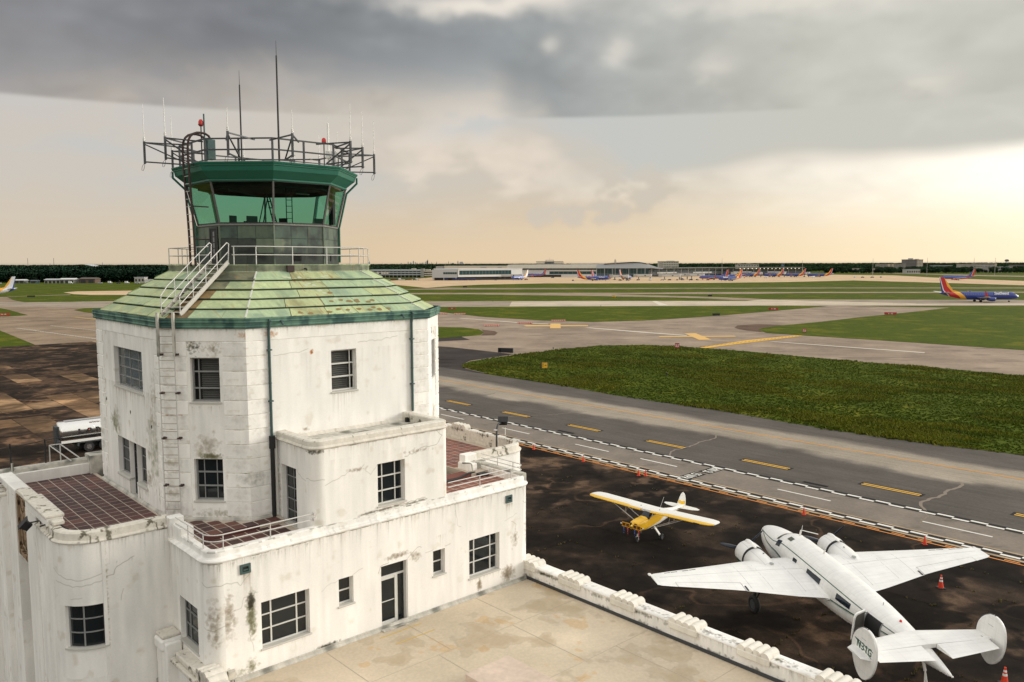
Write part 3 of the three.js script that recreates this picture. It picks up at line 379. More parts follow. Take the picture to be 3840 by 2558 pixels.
// ---- copper roof: five lapped courses on each of eight slopes
{
  const top = oct(3.84, 1.35), bot = oct(6.36, 2.2), zt = 14.2, zb = 12.42;
  const mats = [[[174, 188, 144], [148, 164, 130]], [[182, 194, 146], [156, 172, 132]], [[164, 182, 144], [138, 158, 132]], [[178, 186, 136], [152, 166, 128]]].map(([a, b], i) => std({ map: cuTex(i * 13, a, b, .3), roughness: .7, metalness: 0 }));
  const rusty = std({ map: cuTex(91, [136, 112, 72], [92, 80, 58], 1.0), roughness: .8 }), sooty = std({ map: cuTex(57, [128, 128, 100], [84, 86, 72], .8), roughness: .8 });
  const streaky = std({ map: cuTex(17, [174, 182, 136], [150, 150, 108], .75), roughness: .75 });
  const faces = [['A', 'B', 4], ['B', 'E', 2], ['E', 'F', 4], ['F', 'G', 2], ['G', 'H', 4], ['H', 'D', 2], ['D', 'C', 3], ['C', 'A', 2]];
  const mk = (p) => { const g = new THREE.BufferGeometry(); const f = (a, b, c, d) => [...p[a], ...p[b], ...p[c], ...p[a], ...p[c], ...p[d]]; g.setAttribute('position', new THREE.Float32BufferAttribute([...f(4, 5, 6, 7), ...f(0, 1, 5, 4), ...f(1, 2, 6, 5), ...f(2, 3, 7, 6), ...f(3, 0, 4, 7), ...f(3, 2, 1, 0)], 3)); g.computeVertexNormals(); return boxUV(g); };
  for (const [a, b, n] of faces) {
    const A = [top[a][0], zt, top[a][1]], B = [top[b][0], zt, top[b][1]], C = [bot[b][0], zb, bot[b][1]], D = [bot[a][0], zb, bot[a][1]];
    const pt = (s, t, up) => { const l = [0, 1, 2].map((k) => mix(A[k], D[k], t)), r = [0, 1, 2].map((k) => mix(B[k], C[k], t)), p = [0, 1, 2].map((k) => mix(l[k], r[k], s)); p[1] += up; return p; };
    for (let c = 0; c < 5; c++) {
      const t0 = c / 5, t1 = (c + 1) / 5 + (c === 4 ? .01 : .012), nn = Math.max(1, n + (c > 2 ? 1 : 0) - (c < 1 ? 1 : 0)); let s0 = 0;
      for (let k = 0; k < nn; k++) {
        const s1 = k === nn - 1 ? 1 : (k + 1 + (rr() - .5) * .5) / nn, e = .004 / 2;
        const lo = .075 + rr() * .02, u0 = .005;
        const g = mk([pt(s0 + e, t0, u0 - .03), pt(s0 + e, t1, lo - .025), pt(s1 - e, t1, lo - .025), pt(s1 - e, t0, u0 - .03), pt(s0 + e, t0, u0 + .004), pt(s0 + e, t1, lo), pt(s1 - e, t1, lo), pt(s1 - e, t0, u0 + .004)]);
        let m = mats[Math.floor(rr() * 4)]; if (a === 'A' && s0 < .42 && s1 > .36) m = streaky; if (a === 'C' && k === 0) m = c > 1 ? rusty : sooty; P('roof_sheet', g, m); s0 = s1;
      }
    }
  }
  const lapShadeDirt = std({ color: L3(.028, .045, .034), roughness: .95 });  // dark strips paint the shadow line under each lap, along with dirt
  for (const [a, b] of faces) for (let c = 1; c < 5; c++) { const q = (k, t) => [mix(top[k][0], bot[k][0], t), mix(zt, zb, t) + .035, mix(top[k][1], bot[k][1], t)]; P('lap_shade_grime', beam(q(a, c / 5 + .016), q(b, c / 5 + .016), .035, .05), lapShadeDirt); }
  for (const k of ['A', 'B', 'C', 'D', 'E', 'F', 'G', 'H']) for (let c = 0; c < 5; c++) { const q = (t) => [mix(top[k][0], bot[k][0], t), mix(zt, zb, t) + .012, mix(top[k][1], bot[k][1], t)]; const a = q(c / 5), b = q((c + 1) / 5); b[1] += .075; a[1] += .012; P('hip_strip', beam(a, b, k === 'A' || k === 'B' ? .055 : .03, .03), k === 'A' || k === 'B' ? MT.frameW : mats[0]); }
  // worn brown spots and pale patches on the main slope
  const A = [top.A[0], zt, top.A[1]], D = [bot.A[0], zb, bot.A[1]], B = [top.B[0], zt, top.B[1]], C = [bot.B[0], zb, bot.B[1]], spots = [];
  const nor = new THREE.Vector3(0, 2.52, 1.78).normalize(), qn = new THREE.Quaternion().setFromUnitVectors(new THREE.Vector3(0, 0, 1), nor);
  const spot = (s, t, r, w) => { const l = [0, 1, 2].map((k) => mix(A[k], D[k], t)), q = [0, 1, 2].map((k) => mix(B[k], C[k], t)), p = [0, 1, 2].map((k) => mix(l[k], q[k], s)); const lf = (t * 5) % 1; const sh = new THREE.Shape(Array.from({ length: 9 }, (_, i) => new THREE.Vector2(Math.cos(i * .698) * r * w * (.7 + rr() * .6), Math.sin(i * .698) * r * (.7 + rr() * .6)))); const g = new THREE.ExtrudeGeometry(sh, { depth: .004, bevelEnabled: false }); g.applyQuaternion(qn); g.translate(p[0], p[1] + .005 + lf * .085 + .008, p[2]); return g; };
  const br = std({ color: L3(.26, .19, .09), roughness: .9 }), pl = std({ color: L3(.50, .54, .38), roughness: .9 });
  for (const [s, t] of [[.49, .73], [.5, .90], [.56, .70], [.6, .74], [.61, .75], [.65, .76], [.62, .92], [.55, .93], [.68, .95], [.74, .95], [.72, .89], [.72, .78], [.76, .74], [.8, .94], [.28, .95], [.33, .98], [.52, .54], [.44, .96], [.66, .72]]) P('worn_spot', spot(s, t, .075, 1.6), br);
  for (const [s, t] of [[.36, .18], [.27, .19], [.41, .31], [.38, .36], [.44, .36], [.46, .47], [.48, .54], [.53, .66], [.55, .92], [.56, .98], [.56, .17], [.6, .15], [.24, .17]]) P('pale_spot', spot(s, t, .06, 1.9), pl);
}
// curb and walkway round the cab
const CU = ring(3.833, 1.347);
MT.curb = std({ map: cuTex(33, [166, 176, 144], [124, 138, 114], .4), roughness: .75 });
P('curb', sweep(CU, [[.02, 14.16], [.03, 14.19], [.0, 14.22], [0, 14.47], [.05, 14.48], [.05, 14.52], [-.12, 14.52], [-.12, 14.16]], true), MT.curb);
P('walkway', (() => { const s = new THREE.Shape(CU.map((p) => new THREE.Vector2(p[0], -p[1]))); const g = new THREE.ExtrudeGeometry(s, { depth: .2, bevelEnabled: false }); g.rotateX(-Math.PI / 2); g.translate(0, 14.24, 0); return boxUV(g); })(), MT.greyWall);
{ const d = frameOf(oct(3.833, 1.347).A, oct(3.833, 1.347).B); P('curb_vent', merge([bb(1.35, 14.2, .0, 1.68, 14.47, .09)]).applyMatrix4(d), MT.rust); P('curb_spout', merge([rod([2.2, 14.33, 0], [2.2, 14.33, .16], .035), rod([2.2, 14.33, .14], [2.2, 14.27, .2], .035)]).applyMatrix4(d), MT.dark); }
{ // pipe railing on the curb
  const o = oct(3.80, 1.335), seq = [['A', 'B', 3], ['B', 'E', 1], ['E', 'F', 3], ['F', 'G', 1], ['G', 'H', 3], ['H', 'D', 1], ['D', 'C', 3]], g = grp('railing', HALL);
  const line = (p, q, gap0 = 0, gap1 = 1) => { for (const z of [15.27, 14.92]) mesh('rail', rod([mix(p[0], q[0], gap0), z, mix(p[1], q[1], gap0)], [mix(p[0], q[0], gap1), z, mix(p[1], q[1], gap1)], .021), MT.rail, g); };
  const post = (x, z) => mesh('post', rod([x, 14.5, z], [x, 15.27, z], .022), MT.rail, g);
  for (const [a, b, n] of seq) { line(o[a], o[b], 0, a === 'D' ? .93 : 1); for (let i = 0; i < n; i++) post(mix(o[a][0], o[b][0], i / n), mix(o[a][1], o[b][1], i / n)); if (n === 1) post(mix(o[a][0], o[b][0], .5), mix(o[a][1], o[b][1], .5)); }
  line(o.C, o.A, .46, 1); post(mix(o.C[0], o.A[0], .5), mix(o.C[1], o.A[1], .5));
}
{ // stair up the roof and the wall ladder under it
  const st = grp('roof_stair', HALL), b0 = [-14.1, 12.6, -5.55], b1 = [-13.58, 12.6, -5.03], t0 = [-11.52, 14.62, -7.0], t1 = [-11.0, 14.62, -6.48];
  const grey = std({ map: greyTex, roughness: .9 });
  mesh('stringer', beam(b0, t0, .05, .17), grey, st); mesh('stringer', beam(b1, t1, .05, .17), MT.sill, st);
  for (let i = 0; i < 11; i++) { const t = (i + .5) / 11, p = b0.map((v, k) => mix(v, t0[k], t)), q = b1.map((v, k) => mix(v, t1[k], t)); const e = beam(p, q, .2, .03); mesh('tread', e, MT.sill, st); }
  for (const [b, t] of [[b0, t0], [b1, t1]]) {
    const up = (p, h) => [p[0], p[1] + h, p[2]], at = (k) => b.map((v, i) => mix(v, t[i], k));
    mesh('handrail', bent([up(b, -.02), up(b, .72), up(at(.12), .84), up(at(.92), .84), up(at(.98), .84), up(at(1.02), .7), up(t, 0)], .02), MT.rail, st); mesh('handrail', bent([up(at(.0), .38), up(at(1.0), .42)], .018), MT.rail, st);
    for (const k of [.26, .52, .76]) mesh('post', rod(at(k), up(at(k), .84), .018), MT.rail, st);
  }
  const la = grp('wall_ladder', HALL), f = frameOf(O6.C, O6.A);
  for (const s of [-.06, .55]) { mesh('rail', rod([s, 4.62, .2], [s, 11.2, .2], .022, 6).applyMatrix4(f), MT.rail, la); mesh('stringer', bb(s - .04, 11.05, .14, s + .04, 12.72, .26).applyMatrix4(f), std({ map: greyTex, roughness: .9 }), la); for (const z of [11.08, 9.6, 7.85, 6.0]) mesh('bracket', bb(s - .03, z, 0, s + .1, z + .07, .22).applyMatrix4(f), MT.rust, la); }
  for (let i = 0; i < 25; i++) mesh('rung', rod([-.06, 4.8 + i * .305, .2], [.55, 4.8 + i * .305, .2], .011, 6).applyMatrix4(f), std({ color: L3(.30, .24, .18), roughness: .8 }), la);
}
// ---- control cab
{
  const k8 = .586, RG = (R) => ring(R, R * k8), OC = (R) => oct(R, R * k8); const names = ['A', 'B', 'E', 'F', 'G', 'H', 'D', 'C'];
  const dk = [0, 1, 2].map((i) => std({ map: cuTex(120 + i * 9, [[86, 100, 84], [74, 92, 80], [98, 110, 90]][i], [46, 56, 50], .15), roughness: .6 }));
  const soot = std({ map: cuTex(141, [52, 60, 52], [20, 24, 22], .1), roughness: .65 });
  P('cab_wall', sweep(RG(2.88), [[0, 14.44], [0, 16.2], [-.12, 16.2], [-.12, 14.44]], true), dk[1]);
  const b = OC(2.9);
  names.forEach((n, i) => {
    const p = b[n], q = b[names[(i + 1) % 8]], L = Math.hypot(q[0] - p[0], q[1] - p[1]), f = frameOf(p, q), door = n === 'D';
    for (const [z0, z1, r] of [[15.66, 16.19, 0], [15.02, 15.63, 1], [14.46, 14.99, 2]]) { const nn = [3, 3, 2][r]; for (let c = 0; c < nn; c++) { const s0 = L * c / nn, s1 = L * (c + 1) / nn; if (door && s1 > 1.3 && r > 0) continue; P('copper_panel', bb(s0 + .008, z0, -.015, s1 - .008, z1, .006).applyMatrix4(f), r === 2 || (r === 1 && n === 'C' && c < 2) ? soot : dk[Math.floor(rr() * 3)]); } }
    P('corner_strip', beam([p[0], 14.46, p[1]], [p[0], 16.2, p[1]], .06), dk[2]);
  });
  { const d = grp('door', HALL), f = frameOf(b.D, b.C); mesh('frame', merge([bb(1.38, 14.46, 0, 1.46, 16.15, .05), bb(2.18, 14.46, 0, 2.26, 16.15, .05), bb(1.46, 16.07, 0, 2.18, 16.15, .05)]).applyMatrix4(f), MT.dark, d); mesh('leaf', bb(1.46, 14.47, 0, 2.18, 16.07, .03).applyMatrix4(f), MT.black, d); for (let i = 0; i < 5; i++) mesh('pane', bb(1.74, 14.75 + i * .25, .03, 1.92, 14.96 + i * .25, .037).applyMatrix4(f), MT.glass, d); }
  for (const [n, m, s, w] of [['A', 'B', .85, .42], ['B', 'E', .95, .2]]) { const v = grp('louvre_vent', HALL), f = frameOf(b[n], b[m]); mesh('backing', bb(s, 14.66, .0, s + w, 15.0, .012).applyMatrix4(f), MT.black, v); for (let i = 0; i < 5; i++) { const g = new THREE.BoxGeometry(w, .012, .06); g.rotateX(.5); g.translate(s + w / 2, 14.7 + i * .065, .035); mesh('louvre_slat', g.applyMatrix4(f), MT.dark, v); } }
  P('cab_sill', sweep(RG(2.9), [[-.1, 16.2], [.03, 16.2], [.05, 16.22], [.04, 16.27], [-.02, 16.3], [-.1, 16.3]], true), std({ color: L3(.16, .16, .14), roughness: .6 }));
  // leaning panes and mullions
  const lo = OC(2.88), hi = OC(3.28), gl = new THREE.MeshPhysicalMaterial({ color: L3(.42, .70, .59), transmission: 1, thickness: 0, roughness: .02, ior: 1.5 });
  names.forEach((n, i) => {
    const m = names[(i + 1) % 8], a = [lo[n][0], 16.29, lo[n][1]], c = [lo[m][0], 16.29, lo[m][1]], d = [hi[m][0], 18.08, hi[m][1]], e = [hi[n][0], 18.08, hi[n][1]]; const w = grp('cab_window', HALL);
    const g = new THREE.BufferGeometry(); g.setAttribute('position', new THREE.Float32BufferAttribute([...a, ...c, ...d, ...a, ...d, ...e], 3)); g.setAttribute('uv', new THREE.Float32BufferAttribute([0, 0, 1, 0, 1, 1, 0, 0, 1, 1, 0, 1], 2)); g.computeVertexNormals(); mesh('pane', g, gl, w);
    mesh('mullion', beam(a, e, .07), std({ color: L3(.10, .09, .09), roughness: .5 }), w); mesh('frame', merge([beam([a[0], a[1] + .03, a[2]], [c[0], c[1] + .03, c[2]], .05), beam([e[0], e[1] - .02, e[2]], [d[0], d[1] - .02, d[2]], .05)]), MT.dark, w);
  });
  // flared eaves and flat roof
  P('eaves_trim', sweep(RG(3.3), [[-.05, 18.06], [.02, 18.06], [.05, 18.09], [.05, 18.15], [0, 18.17], [-.05, 18.17]], true), MT.green);
  P('soffit', sweep(RG(3.3), [[.03, 18.15], [.38, 18.45], [.38, 18.5], [-.3, 18.5], [-.3, 18.15]], true), MT.green);
  P('fascia', sweep(RG(3.68), [[0, 18.44], [.03, 18.47], [.07, 18.66], [.11, 18.68], [.11, 18.71], [.14, 18.73], [.17, 18.8], [.16, 18.83], [-.2, 18.85], [-.2, 18.44]], true), MT.green);
  const sl = (R, z0, h, y) => { const s = new THREE.Shape(RG(R).map((p) => new THREE.Vector2(p[0], -p[1]))); const g = new THREE.ExtrudeGeometry(s, { depth: h, bevelEnabled: false }); g.rotateX(-Math.PI / 2); g.translate(0, z0, 0); return boxUV(g); };
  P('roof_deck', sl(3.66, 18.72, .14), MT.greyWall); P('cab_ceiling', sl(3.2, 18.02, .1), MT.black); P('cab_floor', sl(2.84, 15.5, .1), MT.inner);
  P('console', (() => { const g = []; for (const [n, m] of [['A', 'B'], ['C', 'A'], ['E', 'F'], ['G', 'H']]) { const f = frameOf(OC(2.7)[n], OC(2.7)[m]); g.push(bb(.2, 15.6, -.6, 1.9, 16.25, -.12).applyMatrix4(f)); } return merge(g); })(), MT.inner);
  { const ch = (u, v, a) => { const t = grp('office_chair', HALL); const m = new THREE.Matrix4().makeRotationY(a).setPosition(u, 15.6, v); mesh('seat', rb(-.24, .45, -.24, .24, .53, .24, .03).applyMatrix4(m), MT.black, t); mesh('back', rb(-.22, .6, -.26, .22, 1.15, -.2, .02).applyMatrix4(m), MT.black, t); mesh('stem', rod([0, 0, 0], [0, .45, 0], .04).applyMatrix4(m), MT.steel, t); }; ch(-9.2, -9.6, .4); ch(-6.4, -10.4, 2.2); P('ceiling_ring', sweep(RG(2.6), [[0, 17.86], [.25, 17.86], [.25, 18.02], [0, 18.02]], true), MT.inner); P('monitor', merge([rb(-9.7, 16.25, -7.5, -9.2, 16.62, -7.44, .02), rb(-6.6, 16.25, -7.2, -6.1, 16.6, -7.14, .02), rb(-8.0, 16.25, -11.6, -7.4, 16.62, -11.5, .02)]), MT.black); }
  // green gutter pipes at the left and right corners
  const e = OC(3.8), s1 = OC(3.34), s2 = OC(2.98);
  for (const n of ['D', 'E', 'H', 'F']) P('gutter_pipe', bent([[e[n][0], 18.66, e[n][1]], [e[n][0], 18.4, e[n][1]], [s1[n][0], 17.9, s1[n][1]], [s2[n][0], 16.25, s2[n][1]], [s2[n][0], 14.6, s2[n][1]]], .05, 8), MT.green);
  // inside: a step ladder and a wall ladder
  const sl2 = thing('step_ladder', 'dark folding step ladder standing inside the green glass control cab', 'step ladder', [0, 0, 0]); scene.remove(sl2);
  sl2.position.copy(new THREE.Vector3(-8.3, 15.62, -8.3).applyMatrix4(new THREE.Matrix4().makeRotationY(HALL.rotation.y)).add(HALL.position)); sl2.rotation.y = HALL.rotation.y + .75; scene.add(sl2);
  for (const s of [-1, 1]) { mesh('side_rail', rod([s * .25, 0, .5], [s * .15, 2.05, .0], .03), MT.black, sl2); mesh('rear_leg', rod([s * .28, 0, -.5], [s * .16, 2.0, -.05], .025), MT.black, sl2); } for (let i = 1; i < 7; i++) { const t = i / 7; mesh('step', bb(-mix(.25, .15, t), t * 2, mix(.5, 0, t) - .05, mix(.25, .15, t), t * 2 + .03, mix(.5, 0, t) + .05), MT.black, sl2); }
  { const g = grp('hatch_ladder', HALL); for (const v of [0, .34]) mesh('rail', rod([-7.3 + v * .7, 15.6, -8.5 + v * .3], [-7.3 + v * .7, 18.05, -8.5 + v * .3], .022), MT.black, g); for (let i = 0; i < 8; i++) mesh('rung', rod([-7.3, 15.8 + i * .28, -8.5], [-7.06, 15.8 + i * .28, -8.4], .014), MT.black, g); }
  P('ceiling_lamp', bb(-6.75, 17.78, -8.6, -6.1, 17.82, -8.5), MT.white); P('roller_blind', (() => { const g = bb(-5.62, 16.35, -7.6, -5.5, 18.0, -7.2); return g; })(), MT.black); P('blind_rail', beam([-10.2, 17.75, -8.1], [-9.3, 17.5, -7.4], .05), MT.black);
  // roof railing
  { const g = grp('railing', HALL), o = OC(3.5); names.forEach((n, i) => { const p = o[n], q = o[names[(i + 1) % 8]]; for (const z of [19.82, 19.36]) mesh('rail', beam([p[0], z, p[1]], [q[0], z, q[1]], .06), MT.steel, g); mesh('kick_rail', beam([p[0], 18.93, p[1]], [q[0], 18.93, q[1]], .04), MT.steel, g); for (const t of [0, .5]) mesh('post', beam([mix(p[0], q[0], t), 18.84, mix(p[1], q[1], t)], [mix(p[0], q[0], t), 19.82, mix(p[1], q[1], t)], .07), MT.steel, g); }); }
  // ladder with hooped tops on the left
  { const g = grp('cab_ladder', HALL); for (const v of [-9.02, -8.46]) mesh('rail', pipe([[-11.6, 14.45, v], [-11.62, 16, v], [-11.72, 18.4, v], [-11.74, 19.4, v], [-11.66, 19.85, v + .02], [-11.4, 20.08, v + .05], [-11.0, 20.08, v + .08], [-10.8, 19.9, v + .1], [-10.78, 19.5, v + .1]], .05, 40, 7), MT.rust, g); for (let i = 0; i < 16; i++) { const z = 14.75 + i * .32, u = mix(-11.6, -11.73, clamp((z - 14.5) / 4)); mesh('rung', rod([u, z, -9.02], [u, z, -8.46], .014, 6), MT.rail, g); } for (const z of [17.0, 15.6, 18.75]) mesh('bracket', beam([-11.62, z, -8.46], [-10.9, z, -8.6], .05), MT.rust, g); }
  // outrigger frames, each carrying a whip antenna
  const toWorld = (u, z, v) => new THREE.Vector3(u, z, v).applyMatrix4(new THREE.Matrix4().makeRotationY(HALL.rotation.y)).add(HALL.position).toArray();
  const antenna = (u, z, v, h, r, mat, label, dark) => { const t = thing('whip_antenna', label, 'antenna', toWorld(u, z, v), 0); mesh('base', merge([rod([0, 0, 0], [0, .18, 0], .035, 8), rod([0, .05, 0], [0, .1, 0], .055, 8), rod([0, .13, 0], [0, .16, 0], .05, 8)]), mat, t); mesh('whip', rod([0, .18, 0], [0, h, 0], r, 6, r * .6), mat, t); if (!dark) mesh('cable', pipe([[.03, 0, 0], [.05, -.6, .05], [.0, -1.15, .08], [-.12, -1.3, .05], [-.1, -1.05, .02], [.1, -.9, 0]], .009, 20, 5), MT.dark, t); return t; };
  const posts = [[-12.6, -11.2, 'farthest left'], [-12.4, -9.2, 'second from the left, above the ladder hoops'], [-10.7, -13.15, 'standing behind the ladder hoops'], [-11.0, -6.1, 'short one left of the thin dark mast'], [-8.78, -4.87, 'short one just right of the tallest mast'], [-5.9, -5.08, 'tall one right of the red lamp'], [-4.5, -6.35, 'second from the right'], [-2.75, -8.1, 'farthest right']];
  posts.forEach(([u, v, w], i) => {
    const g = grp('antenna_outrigger', HALL), T = 19.92, a = Math.atan2(v - VC, u - UC), R = 3.42, pr = (d) => [UC + R * Math.cos(a + d), VC + R * Math.sin(a + d)];
    mesh('post', beam([u, 18.95, v], [u, T, v], .08), MT.steel, g); const p = pr(.18), q = pr(-.18), c = pr(0);
    mesh('arm', beam([u, T - .06, v], [p[0], 19.78, p[1]], .055), MT.steel, g); mesh('arm', beam([u, T - .06, v], [q[0], 19.78, q[1]], .055), MT.steel, g); mesh('arm', beam([u, 19.03, v], [c[0], 18.98, c[1]], .055), MT.steel, g); mesh('brace', beam([u, T - .12, v], [c[0], 19.0, c[1]], .05), MT.steel, g);
    antenna(u, T, v, i === 3 || i === 4 ? .95 : 1.6, .022, MT.white, `white whip antenna on the tower roof frame, ${w}`);
  });
  for (const [ang, w] of [[-80, 'at the far rail left of the thin dark mast'], [-46, 'at the far rail right of the tallest mast'], [-27, 'at the far rail left of the thick pale antenna'], [-10, 'at the far rail right of the thick pale antenna']]) { const u = UC + 4.2 * Math.cos(ang * Math.PI / 180), v = VC + 4.2 * Math.sin(ang * Math.PI / 180); const g = grp('antenna_outrigger', HALL); mesh('post', beam([u, 18.95, v], [u, 19.9, v], .08), MT.steel, g); mesh('arm', merge([beam([u, 19.82, v], [UC + (u - UC) * .8, 19.8, VC + (v - VC) * .8], .05), beam([u, 19.0, v], [UC + (u - UC) * .8, 18.95, VC + (v - VC) * .8], .05)]), MT.steel, g); antenna(u, 19.9, v, 1.25, .02, MT.white, `white whip antenna ${w}`, true); }
  { const t = thing('antenna_mast', 'tallest dark mast on the control tower roof with a thin tip', 'antenna', toWorld(-8.6, 18.86, -6.45)); mesh('tube', rod([0, 0, 0], [0, 4.5, 0], .045, 8, .035), MT.dark, t); mesh('tip', rod([0, 4.5, 0], [0, 5.12, 0], .012, 6, .006), MT.rust, t); mesh('foot', rb(-.12, 0, -.12, .12, .05, .12, .01), MT.steel, t); }
  { const t = thing('antenna_mast', 'shorter thin dark mast left of the tallest one on the tower roof', 'antenna', toWorld(-9.58, 18.86, -8.0)); mesh('tube', rod([0, 0, 0], [0, 3.4, 0], .04, 8, .03), MT.dark, t); mesh('tip', rod([0, 3.4, 0], [0, 4.0, 0], .011, 6, .006), MT.rust, t); mesh('foot', rb(-.12, 0, -.12, .12, .05, .12, .01), MT.steel, t); }
  { const t = thing('antenna_mast', 'thick pale antenna with a grey radio box on the right of the tower roof', 'antenna', toWorld(-5.36, 18.86, -7.95)); mesh('tube', rod([0, 0, 0], [0, 2.25, 0], .05, 10, .045), MT.white, t); mesh('tip', rod([0, 2.25, 0], [0, 2.6, 0], .012, 6), MT.white, t); mesh('radio_box', merge([rb(.12, .35, -.12, .4, .95, .1, .02), rb(-.1, .6, .06, .08, .95, .18, .02)]), MT.frameW, t); }
  const lamp = (u, v, z0, h, l) => { const t = thing('obstruction_light', l, 'warning light', toWorld(u, z0, v)); mesh('pole', rod([0, 0, 0], [0, h, 0], .028), MT.steel, t); mesh('lens', new THREE.LatheGeometry([[.0, .3], [.06, .28], [.10, .2], [.105, .08], [.08, 0], [0, 0]].reverse().map((p) => new THREE.Vector2(...p)), 14).translate(0, h, 0), MT.red, t); mesh('guard', new THREE.TorusGeometry(.108, .012, 5, 14).rotateX(Math.PI / 2).translate(0, h + .06, 0), MT.steel, t); };
  lamp(-10.93, -9.0, 18.86, 1.62, 'red warning lamp on a pole at the left of the tower roof'); lamp(-5.5, -8.1, 18.86, 1.28, 'red warning lamp beside the thick pale antenna on the tower roof');
  P('vent_pipe', rod([-10.83, 18.86, -8.9], [-10.83, 21.0, -8.9], .035), MT.pipe);
  { const g = grp('equipment_box', HALL); mesh('case', rb(-10.98, 19.0, -8.65, -10.62, 19.85, -8.25, .03), MT.pipe, g); }
}
// ---- left wing: rounded corner bay, pylons, relief panel, tiled terrace
{
  const arcL = arc(-17.1, -4.86, 1.3, 180, 90, 14), arcTo = (a) => arc(-17.1, -4.86, 1.3, a, 90, 12);
  const wingF = facade(2.3, 10.1, 31, (x, r) => { const Z = 5.1; moldLine(x, r, 0, 2.3, Z + 4.9, 40, .4); drips(x, r, 0, 2.3, Z + 4.85, 1.2, 34, MOLD, .14); crack(x, r, [[0, Z + 3.55], [.3, Z + 3.6], [.4, Z + 3.85], [1.0, Z + 4.1]], .022); drips(x, r, 0, 1.1, Z + 4.05, .3, 12, MOLD, .25, .02); patch(x, r, .05, Z + 3, .05, 2.5, 90, BROWN, .14, .04); crack(x, r, [[.6, Z + 3], [.5, Z + 2.6]], .014); patch(x, r, 1.8, Z - .8, .4, .15, 40, MOLD, .25, .04); });
  P('wall', panel([-17.1, -3.56], [-14.87, -3.56], GZ, 4.92), wingF);
  const bayM = (sd) => facade(12, 12, sd, (x, r) => { const z = (k) => k - 0; moldLine(x, r, 0, 3, z(5.0), 40, .35); drips(x, r, 0, 3, 5, .7, 30, MOLD, .14); crack(x, r, [[0, 3.9], [.8, 3.62], [1.4, 3.6], [2.04, 3.75]], .016); crack(x, r, [[.2, 3.5], [1, 3.35], [1.6, 3.4], [2.04, 3.5]], .016); crack(x, r, [[.9, 2.9], [1.3, 2.95]], .012); });
  const bm = bayM(32);
  P('bay_wall', sweep(arcL, wallProf(2.66, 4.92)), bm); P('bay_wall', sweep(arcL, wallProf(GZ, 1.1)), MT.stucco); P('bay_wall', sweep(arc(-17.1, -4.86, 1.3, 180, 152, 5), wallProf(1.1, 2.66)), MT.stucco);
  { const w = grp('bay_window', HALL), pa = (r, a0, a1) => arc(-17.1, -4.86, r, a0, a1, 8);
    for (const z of [1.12, 1.64, 2.14, 2.63]) mesh('frame_bar', sweep(pa(1.13, 152, 90), [[0, z - .02], [.03, z - .02], [.03, z + .02], [0, z + .02]]), MT.frame, w);
    for (const a of [150.5, 124, 91.5]) { const p = arc(-17.1, -4.86, 1.145, a, a + 1, 1)[0]; mesh('mullion', beam([p[0], 1.1, p[1]], [p[0], 2.66, p[1]], .045), MT.frame, w); }
    for (const [a0, a1] of [[151, 124.5], [123.5, 91]]) for (const [z0, z1] of [[1.14, 1.62], [1.66, 2.12], [2.16, 2.61]]) mesh('pane', sweep(pa(1.12, a0, a1), [[-.01, z0], [.01, z0], [.01, z1], [-.01, z1]]), MT.glass, w);
    mesh('sill', sweep(pa(1.3, 154, 88), [[-.2, 1.06], [.05, 1.06], [.05, 1.12], [-.2, 1.12]]), MT.sill, w); }
  P('pilaster', rb(-17.18, GZ, -3.6, -17.06, 4.9, -3.53, .02), MT.stucco);
  const cop = (z) => [[.0, z - .06], [.055, z - .04], [.07, z], [.04, z + .04], [-.03, z + .06], [-.05, z + .3], [-.1, z + .35], [-.34, z + .355], [-.38, z + .32], [-.38, z - .4], [-.1, z - .4]];
  P('parapet', sweep([[-18.4, -7.1], [-18.4, -4.86], ...arcL.slice(1), [-14.8, -3.56]], cop(4.93)), MT.coping);
  P('pier', merge([rb(-14.9, 4.3, -3.72, -14.36, 5.28, -3.3, .05), rb(-14.8, 4.3, -3.4, -14.3, 5.05, -2.55, .04)]), MT.stucco);
  P('pilaster', merge([bb(-18.4, GZ, -7.1, -17.9, 4.9, -4.86)]), facade(20, 20, 36, null, 1.1, 20));
  P('pylon', merge([bb(-18.42, GZ, -8.8, -17.7, 5.2, -7.1), rb(-18.42, 5.2, -8.78, -17.86, 5.55, -5.5, .04)]), MT.stucco);
  P('coping', merge([rb(-18.47, 5.5, -8.84, -17.82, 5.62, -5.45, .04), rb(-18.3, 5.3, -5.5, -17.9, 5.46, -5.1, .05)]), MT.coping);
  // carved relief between the pylons
  const rel = grp('relief_panel', HALL), stone = std({ map: dtex(128, 128, (x, y) => { const a = fbm(x * 6, y * 6, 4, 6, 6); const m = sst(.4, .7, a); return [mix(150, 70, m), mix(128, 58, m), mix(104, 46, m)]; }, [1, 1]), roughness: .95 });
  mesh('ground', bb(-18.3, 2.9, -10.55, -17.9, 5.35, -8.85), stone, rel); mesh('border', merge([bb(-18.38, 2.9, -10.6, -18.3, 5.35, -10.4), bb(-18.38, 2.9, -9.05, -18.3, 5.35, -8.85), bb(-18.38, 5.15, -10.4, -18.3, 5.35, -9.05), bb(-18.38, 2.9, -10.4, -18.3, 3.1, -9.05)]), stone, rel);
  for (const [v, z, a, b] of [[-9.72, 4.0, .22, .75], [-9.45, 4.5, .16, .4], [-10.0, 4.5, .16, .4], [-9.72, 4.9, .14, .16], [-9.4, 3.6, .12, .35], [-10.05, 3.6, .12, .35], [-9.72, 3.3, .4, .12]]) { const s = new THREE.SphereGeometry(1, 12, 8); s.scale(.09, b, a); s.translate(-18.3, z, v); mesh('carving', s, stone, rel); }
  P('coping', rb(-18.36, 5.35, -10.7, -17.85, 5.52, -8.82, .04), MT.coping);
